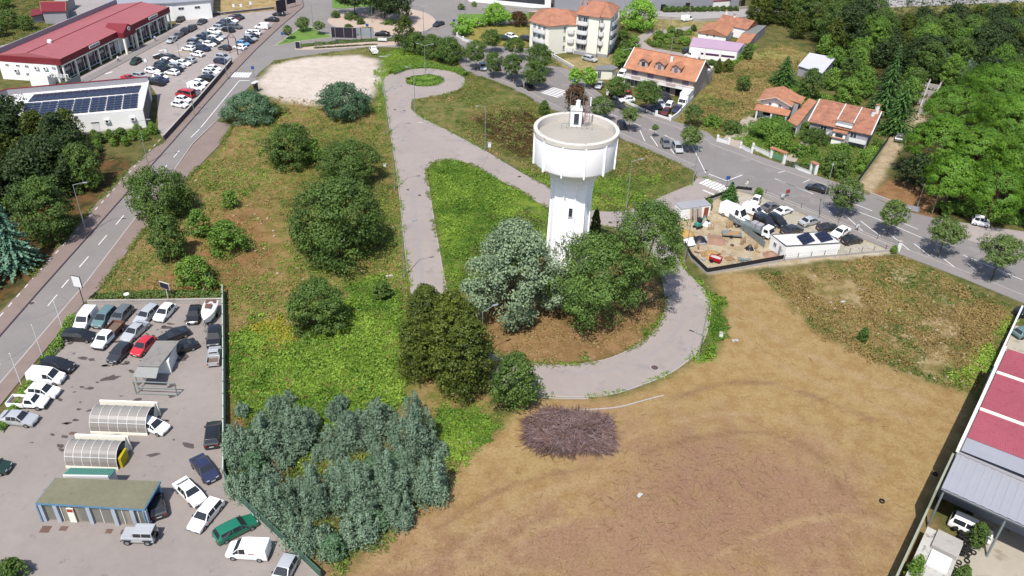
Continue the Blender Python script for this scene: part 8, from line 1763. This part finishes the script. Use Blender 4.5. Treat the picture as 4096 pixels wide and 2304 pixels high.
pallet(610, 545, .3, 'pallet standing on edge by the teal excavator', 1.2); pallet(480, 735, 1.4, 'pallet on edge beside the black tarpaulin', 1.2); pallet(795, 525, .5, 'pallet on edge in front of the flatbed', 1.2, 1.2); pallet(930, 690, .8, 'pallet standing by the steel fence panels', 1.2, 1.2); pallet(560, 800, .1, 'flat pale sheet-topped pallet near the red cart', 0, 1.4); pallet(800, 845, .5, 'flat pallet beside the scrap metal', 0, 1.2); pallet(1060, 740, .9, 'small pallet behind the black sacks', 1.1, .8)
def heap(name, x, y, r, h, m, label, cat='heap', seed=1):
    q = at_yard(x, y); o = thing(name, label, cat, (q.x, q.y, 0), 0, YD); r_ = random.Random(seed); b = MB(); rings = 5; n = 14
    for j in range(rings + 1):
        f = j / rings
        for k in range(n): t = 2 * math.pi * k / n; rr = r * (1 - f) ** .7 * r_.uniform(.85, 1.15); b.v.append((rr * math.cos(t), rr * math.sin(t), h * f * r_.uniform(.85, 1.1)))
    for j in range(rings):
        for k in range(n): b.f.append((j * n + k, j * n + (k + 1) % n, (j + 1) * n + (k + 1) % n, (j + 1) * n + k)); b.mi.append(0)
    b.build('pile', m, o, smooth=True)
    bb = MB()
    for k in range(14): t = r_.uniform(0, 6.28); d = r * r_.uniform(.5, 1.25); s = r_.uniform(.06, .16); bb.prism([(d * math.cos(t) + s * math.cos(u), d * math.sin(t) + s * math.sin(u)) for u in (0, 1.4, 2.9, 4.4)], 0, s)
    bb.build('loose_lumps', m, o)
M_SAND = mat('building_sand', C(216, 172, 104), .95, .12, 2, bump=.4); M_TARPB = mat('black_tarp', (.016, .015, .018, 1), .45, .3, 2, coords='obj'); M_RUB = mat('brick_rubble', C(186, 148, 124), .95, .25, 3, bump=.6)
heap('sand_heap', 370, 590, 1.4, .7, M_SAND, 'yellow sand heap by the container', seed=1); heap('rubble_heap', 660, 660, 2.0, .5, M_RUB, 'broken tile rubble in the middle of the yard', seed=2); heap('firewood_heap', 1215, 815, 1.3, 1.0, M_RUB, 'heap of split firewood against the site office', seed=3); heap('tarp_heap', 500, 660, 1.3, 1.0, M_TARPB, 'shiny black tarpaulin over a heap', 'tarpaulin', 4); heap('sack_heap', 1000, 745, .7, .9, M_TARPB, 'black sacks behind the pallets', 'sacks', 5); heap('soil_heap', 620, 800, 1.5, .35, M_SAND, 'low sandy mound in the builder yard', seed=6); heap('sack_heap', 570, 495, 1.0, .9, M_BAG, 'white bulk bags by the teal excavator', 'bags', 7)
q = at_yard(480, 530); o = thing('mini_excavator', 'teal mini excavator among white bags', 'excavator', (q.x, q.y, 0), .6)
MB().box(-.7, .7, -.55, -.3, 0, .4).build('track', M_TYRE, o); MB().box(-.7, .7, .3, .55, 0, .4).build('track', M_TYRE, o); MB().box(-.6, .5, -.45, .45, .42, 1.1).build('body', M_TARP, o, bevel=.08); MB().box(-.1, .45, -.4, .4, 1.1, 1.9).build('cab', M_CGLASS, o); MB().tube((.5, 0, .8), (1.5, 0, 2.0), .12, .1, 6).build('boom', M_TARP, o); MB().tube((1.5, 0, 2.0), (2.3, 0, .9), .09, .08, 6).build('stick', M_TARP, o); MB().prism([(2.15, -.25), (2.55, -.25), (2.55, .25), (2.15, .25)], .5, .9).build('bucket', M_TRIM, o)
q = at_yard(820, 615); o = thing('flat_trailer', 'small flat trailer loaded with boards', 'trailer', (q.x, q.y, 0), -.1, YD); MB().box(-1.7, 1.7, -.85, .85, .45, .6).build('deck', M_STEEL, o)
for k in range(4): MB().box(-1.4 + k * .5, 1.0 + k * .12, -.75 + k * .3, -.5 + k * .32, .6, .72 + .05 * k).build('board', M_WOOD, o)
for s in (-1, 1): w_ = obj('wheel', car_meshes('hatchback')['tyre'], o, (-.2, s * .95, .31)); w_.rotation_euler = (math.pi / 2, 0, 0)
q = at_yard(655, 870); o = thing('red_cart', 'bright red cart filled with pale sand', 'cart', (q.x, q.y, 0), -.55, YD); M_REDC = mat('red_cart_paint', C(206, 24, 44), .5, .06, 2, coords='obj')
MB().box(-.95, .95, -.6, .6, .35, .5).box(-.95, .95, -.62, -.54, .5, .95).box(-.95, .95, .54, .62, .5, .95).box(-.98, -.9, -.54, .54, .5, .95).box(.9, .98, -.54, .54, .5, .95).build('tub', M_REDC, o); MB().box(-.88, .88, -.53, .53, .5, .8).build('load', M_STW, o)
for s in (-1, 1): w_ = obj('wheel', car_meshes('hatchback')['tyre'], o, (-.4, s * .7, .31)); w_.rotation_euler = (math.pi / 2, 0, 0)
q = at_yard(950, 860); o = thing('scrap_pile', 'pile of grey scrap pipes near the yard corner', 'scrap', (q.x, q.y, 0), 0, YD)
for k in range(14): a = rnd.uniform(-.8, .5); z = .08 + .05 * (k // 3); MB().tube((-.9 * math.cos(a) + rnd.uniform(-.3, .3), -.9 * math.sin(a) + rnd.uniform(-.4, .4), z), (.9 * math.cos(a) + rnd.uniform(-.3, .3), .9 * math.sin(a), z + .05), .06, n=5).build('pipe', M_STEEL, o)
fa_, fb_ = at_yard(790, 445), at_yard(1150, 735); o = thing('steel_fence_panels', 'row of grey steel hoarding panels across the builder yard', 'fence', (fa_.x, fa_.y, 0)); dv = (fb_ - fa_)
for k in range(7):
    a = dv.to_2d() * (k / 7); b = dv.to_2d() * ((k + .94) / 7); MB().bar(a, b, .06, 1.15, .1).build('panel', M_STEEL, o); MB().tube((a.x, a.y, 0), (a.x, a.y, 1.45), .04, n=5).build('post', M_FENCEP, o)
q = G(*ZG(390, 715)); o = thing('white_skip_board', 'tilted white board at the yard corner by the lamp', 'board', (q.x, q.y, 0), .3); MB().poly([(-.9, -.6, .3), (.9, -.6, .5), (.9, .6, 1.3), (-.9, .6, 1.1)]).poly([(-.9, .6, 1.04), (.9, .6, 1.24), (.9, -.6, .44), (-.9, -.6, .24)]).build('board', M_FRAME, o); MB().tube((-.7, .5, 0), (-.7, .5, 1.05), .04, n=5).tube((.7, .5, 0), (.7, .5, 1.2), .04, n=5).build('prop', M_STEEL, o)
# small loose sheets, buckets and timber
r_ = random.Random(12)
for k in range(16):
    x, y = r_.uniform(420, 1100), r_.uniform(560, 880); q = at_yard(x, y); w_, l_ = r_.uniform(.3, .7), r_.uniform(.5, 1.5); a = r_.uniform(0, 3.1)
    tag(MB().box(-l_ / 2, l_ / 2, -w_ / 2, w_ / 2, .02, .02 + r_.uniform(.04, .25)).build('building_board', (M_WOOD, M_STW, M_GREYW, M_STICK2)[k % 4], None, (q.x, q.y, 0), rot=a), ('raw timber offcut', 'stained white slab', 'grey board', 'brown board')[k % 4] + ' lying on the builder yard ground', 'board', YD)
# ------------------------------------------------------------------ tyres, barrel
TG = 'tyres in the industrial yard'
r_ = random.Random(3); tme = car_meshes('hatchback')['tyre']; n_t = 0
zt_ = lambda x, y: (3596 * .62891 + x * .21702, 1804 * .62891 + y * .21702)
while n_t < 60:
    x, y = r_.uniform(480, 830), r_.uniform(740, 1240)
    if x < 700 - (y - 740) * .42 or x > 840: continue
    q = G(*zt_(x, y), .0); o = obj('tyre', tme, None, (q.x, q.y, .1 + .22 * r_.randint(0, 3)), 0); o.rotation_euler = (r_.uniform(-.5, .5), r_.uniform(-.5, .5), r_.uniform(0, 6)); n_t += 1
    tag(o, 'old black tyre in the heap beside the concrete platform', 'tyre', TG)
for x, y in [(785, 1282), (690, 1300), (665, 1360), (740, 1392), (660, 1420), (790, 1440), (860, 1185), (760, 1180)]: q = G(*zt_(x, y)); o = obj('tyre', tme, None, (q.x, q.y, .11)); tag(o, 'loose black tyre lying flat in front of the tyre heap', 'tyre', TG)
for p, lab in [((2218, 1262), 'single black tyre lying out on the cleared field'), ((2352, 1194), 'single tyre lying in the wall shadow')]: q = G(*p); tag(obj('tyre', tme, None, (q.x, q.y, .1)), lab, 'tyre')
q = G(*zt_(620, 1160)); o = thing('oil_drum', 'red oil drum lying beside the tyre heap', 'drum', (q.x, q.y, .0), .1); MB().tube((-.45, 0, .32), (.45, 0, .32), .3, n=16).build('drum', M_REDC, o)
for x in (-.15, .15): MB().tube((x - .02, 0, .32), (x + .02, 0, .32), .315, n=16).build('hoop', M_REDC, o)
# ------------------------------------------------------------------ cabinets, kerb blocks, debris
for p, w_, h_, lab in [(ZJ(395, 478), .8, 1.1, 'white utility cabinet in the upper field'), ((1812, 850), .5, .9, 'white utility post beside the loop road verge'), (ZB(1193, 812), .5, .9, 'white marker post by the gravel lot'), (ZI(1298, 232), .5, .7, 'small white marker by the service road')]:
    q = G(*p); o = thing('utility_cabinet', lab, 'cabinet', (q.x, q.y, 0)); MB().box(-w_ / 2, w_ / 2, -.2, .2, 0, h_).build('housing', M_FRAME, o, bevel=.02); MB().box(-w_ / 2 - .03, w_ / 2 + .03, -.23, .23, h_, h_ + .06).build('lid', M_CONC, o)
for p, a, l_, lab in [(ZI(1340, 1332), .4, 1.2, 'white concrete block beside the service road end'), ((1849, 858), .3, 1.0, 'crumpled white sheet on the cleared field verge'), (ZB(1280, 572), .1, 2.4, 'white beam near the pickup on the gravel lot edge'), (ZI(1660, -3) if False else (1059, 310), .05, 1.6, 'white board lying on the service road fork'), ((1608, 1248), .9, .9, 'pale lump of debris on the cleared field'), ((2120, 760), .5, .8, 'white scrap in the dry field')]:
    q = G(*p); tag(MB().prism([(-l_ / 2, -.2), (l_ / 2, -.25), (l_ / 2 - .1, .2), (-l_ / 2 + .08, .24)], .0, .16).build('debris_block', M_STW, None, (q.x, q.y, .03), rot=a, bevel=.03), lab, 'debris')
# old kerb line curving across the cleared field
kb = thing('old_kerb_line', 'old half-buried kerb curving across the cleared field below the loop road', 'kerb', G(1440, 1030)); k0_ = Vector(G2((1440, 1030))); ribbon([Vector(p) - k0_ for p in smoothpath(W([(1445, 1032), (1500, 1030), (1560, 1024), (1620, 1008), (1670, 995)]), 4)], .18, 0, .1).build('kerb', M_KERB, kb)
kb = thing('low_pipe_rail', 'low white pipe lying along the outer edge of the loop road', 'pipe', G(1400, 1003)); k0_ = Vector(G2((1400, 1003))); ribbon([Vector(p) - k0_ for p in smoothpath(W([(1345, 998), (1400, 1003), (1480, 1004)]), 4)], .14, 0, .13).build('pipe', M_KERB, kb)
# forecourt: oil stains, drain grates, vacuum post
M_OIL = mat('oil_stain', C(104, 92, 90), .85, .2, 3); M_GRATE = mat('rusty_grate', C(130, 104, 92), .8, .25, 5); r_ = random.Random(5); fpoly = W([(140, 860), (520, 800), (555, 1180), (420, 1180), (60, 1120), (60, 1000)]); fx = [p[0] for p in fpoly]; fy = [p[1] for p in fpoly]; k = 0
while k < 110:
    x, y = r_.uniform(min(fx), max(fx)), r_.uniform(min(fy), max(fy))
    if not inpoly(np.array([x]), np.array([y]), fpoly)[0]: continue
    if x > -44 and r_.random() < .7: continue
    k += 1; s = r_.uniform(.10, .42) * (1.6 if r_.random() < .12 else 1); el = r_.uniform(1.2, 2.6); a = r_.uniform(-.6, .6); q = []
    for t in np.linspace(0, 2 * math.pi, 11)[:-1]: rr = s * r_.uniform(.6, 1.2); u, v_ = rr * el * math.cos(t), rr * math.sin(t); q.append((x + u * math.cos(a) - v_ * math.sin(a), y + u * math.sin(a) + v_ * math.cos(a), .031))
    MB().poly(q).build('oil_stain', M_OIL, fore)
for x, y, w_, l_ in [(460, 980, 1.0, .9), (640, 972, .8, .6), (1098, 1000, .7, .6), (1250, 1008, .7, .6), (735, 15, .7, .5)]: q = G(*ZF(x, y)); MB().box(-w_ / 2, w_ / 2, -l_ / 2, l_ / 2, .027, .04).build('drain_grate', M_GRATE, fore, (q.x, q.y, 0))
# ------------------------------------------------------------------ road wear: tar seams and patches on the service road and avenue
M_TAR = mat('tar_seam', C(126, 116, 120), .9, .15, 2); M_PATCH = mat('asphalt_patch', C(184, 174, 170), .92, .08, 1.5)
def seam(pts, w_, z, parent):
    p = smoothpath(W(pts), 4); r__ = random.Random(int(pts[0][0])); p = [(x + r__.uniform(-.06, .06), y + r__.uniform(-.06, .06)) for x, y in p]; ribbon(p, w_, z, z + .001).build('tar_seam', M_TAR, parent)
for pts in ([(986, 330), (1002, 322), (1020, 318)], [(964, 225), (980, 222), (990, 217)], [(1230, 385), (1215, 420)]): seam(pts, .05, .034, serv)
for pts in ([(118, 760), (150, 745), (175, 762)], [(330, 560), (345, 548)], [(90, 800), (160, 770), (190, 742)], [(20, 905), (100, 850), (150, 800)], [(560, 240), (600, 236)], [(420, 420), (455, 420)]): seam(pts, .05, .0165, aveo)
for pts, ww in (([(1040, 480), (1050, 600), (1065, 720)], .7), ([(1030, 480), (1040, 600), (1052, 720)], .25)): ribbon(smoothpath(W(pts), 5), ww, .033, .0335).build('worn_track', M_PATCH, serv)
for pts in ([(1540, 985), (1640, 955), (1720, 900), (1755, 830)], [(1420, 940), (1540, 930), (1640, 890), (1710, 820), (1715, 740)]): ribbon(smoothpath(W(pts), 5), .5, .033, .0335).build('worn_track', M_PATCH, serv)
for pts in ([(60, 905), (200, 735), (330, 585), (440, 460)], [(85, 905), (222, 735), (350, 585), (455, 470)]): ribbon(smoothpath(W(pts), 5), .6, .0155, .016).build('worn_track', mat('avenue_worn_track', C(160, 154, 152), .92, .08, 1.5), aveo)
# ------------------------------------------------------------------ people
def person(p, face, label, shirt, legs, hair=(.02, .015, .01), stride=.35, arm=.3, hgt=1.0):
    q = G(*p); root = thing('person', label, 'person', (q.x, q.y, .03), face); root.scale = (hgt,) * 3
    V = [(0, 0, .95), (0, 0, 1.2), (0, 0, 1.42), (0, 0, 1.5), (.02, 0, 1.6), (.02, 0, 1.72)]; R = [.15, .145, .12, .055, .085, .075]; Ed = [(0, 1), (1, 2), (2, 3), (3, 4), (4, 5)]
    def chain(start, pts, rs):
        i = start
        for pt_, r in zip(pts, rs): V.append(pt_); R.append(r); Ed.append((i, len(V) - 1)); i = len(V) - 1
        return i
    for s in (1, -1):
        chain(2, [(0, s * .18, 1.40), (-.02 + s * arm * .3, s * .23, 1.14), (.1 + s * arm * .8, s * .23, .92), (.14 + s * arm * .9, s * .22, .84), (.17 + s * arm, s * .22, .77)], [.075, .05, .04, .032, .022])
        chain(0, [(0, s * .09, .90), (s * stride * .35 + .03, s * .1, .5), (s * stride * .8, s * .1, .1), (s * stride * .8 + .14, s * .1, .04)], [.11, .075, .05, .04])
    me = bpy.data.meshes.new('figure'); me.from_pydata(V, Ed, []); o = obj('figure', me, root); md = o.modifiers.new('skin', 'SKIN'); ss = o.modifiers.new('sub', 'SUBSURF'); ss.levels = 1; ss.render_levels = 1
    for i, sv in enumerate(me.skin_vertices[0].data): sv.radius = (R[i], R[i] * (.95 if i < 3 else 1)); sv.use_root = (i == 0)
    m = bpy.data.materials.new('clothed_figure'); m.use_nodes = True; n = m.node_tree.nodes; l = m.node_tree.links; tc = n.new('ShaderNodeTexCoord'); sx = n.new('ShaderNodeSeparateXYZ'); l.new(tc.outputs['Object'], sx.inputs[0]); cr = n.new('ShaderNodeValToRGB'); l.new(sx.outputs['Z'], cr.inputs[0]); cr.color_ramp.interpolation = 'CONSTANT'
    e = cr.color_ramp.elements; e[0].position = 0; e[0].color = (.05, .04, .03, 1); e[1].position = .07; e[1].color = legs + (1,)
    mr = n.new('ShaderNodeMath'); mr.operation = 'DIVIDE'; l.new(sx.outputs['Z'], mr.inputs[0]); mr.inputs[1].default_value = 1.8; l.new(mr.outputs[0], cr.inputs[0])
    for pos, c in ((.53, shirt), (.83, (.45, .28, .2))): x = e.new(pos); x.color = c + (1,)
    l.new(cr.outputs[0], n['Principled BSDF'].inputs['Base Color']); n['Principled BSDF'].inputs['Roughness'].default_value = .85; me.materials.append(m)
    hm = mat('dark_hair', hair + (1,), .7, .2, 6, coords='obj'); hb2 = MB(); hb2.lathe([(.094, 1.66), (.098, 1.71), (.085, 1.77), (.05, 1.805), (.001, 1.815)], 12, (.01, 0)); hb2.build('hair', hm, root, smooth=True)
    fm = mat('face_features', (.12, .05, .04, 1), .6, .1, 6, coords='obj'); fc_ = MB().box(.098, .108, -.04, -.02, 1.655, 1.668).box(.098, .108, .02, .04, 1.655, 1.668).box(.1, .112, -.025, .025, 1.60, 1.608); fc_.build('face', fm, root); MB().prism([(.1, -.012), (.125, 0), (.1, .012)], 1.62, 1.65).build('nose', MATS.get('skin') or mat('skin', (.45, .28, .2, 1), .6, .05, 6, coords='obj'), root)
person(ZG(970, 130), math.pi * .95, 'person in cream shirt and pale trousers striding across the street', (.72, .66, .52), (.5, .47, .42), arm=.4); person(ZA(1195, 625), -.5, 'person in white top and dark trousers before the shop porch', (.8, .8, .82), (.03, .03, .06)); person(ZA(1565, 420), 2.0, 'person in pale blue shirt on the shop-front walkway', (.3, .4, .7), (.1, .1, .12))
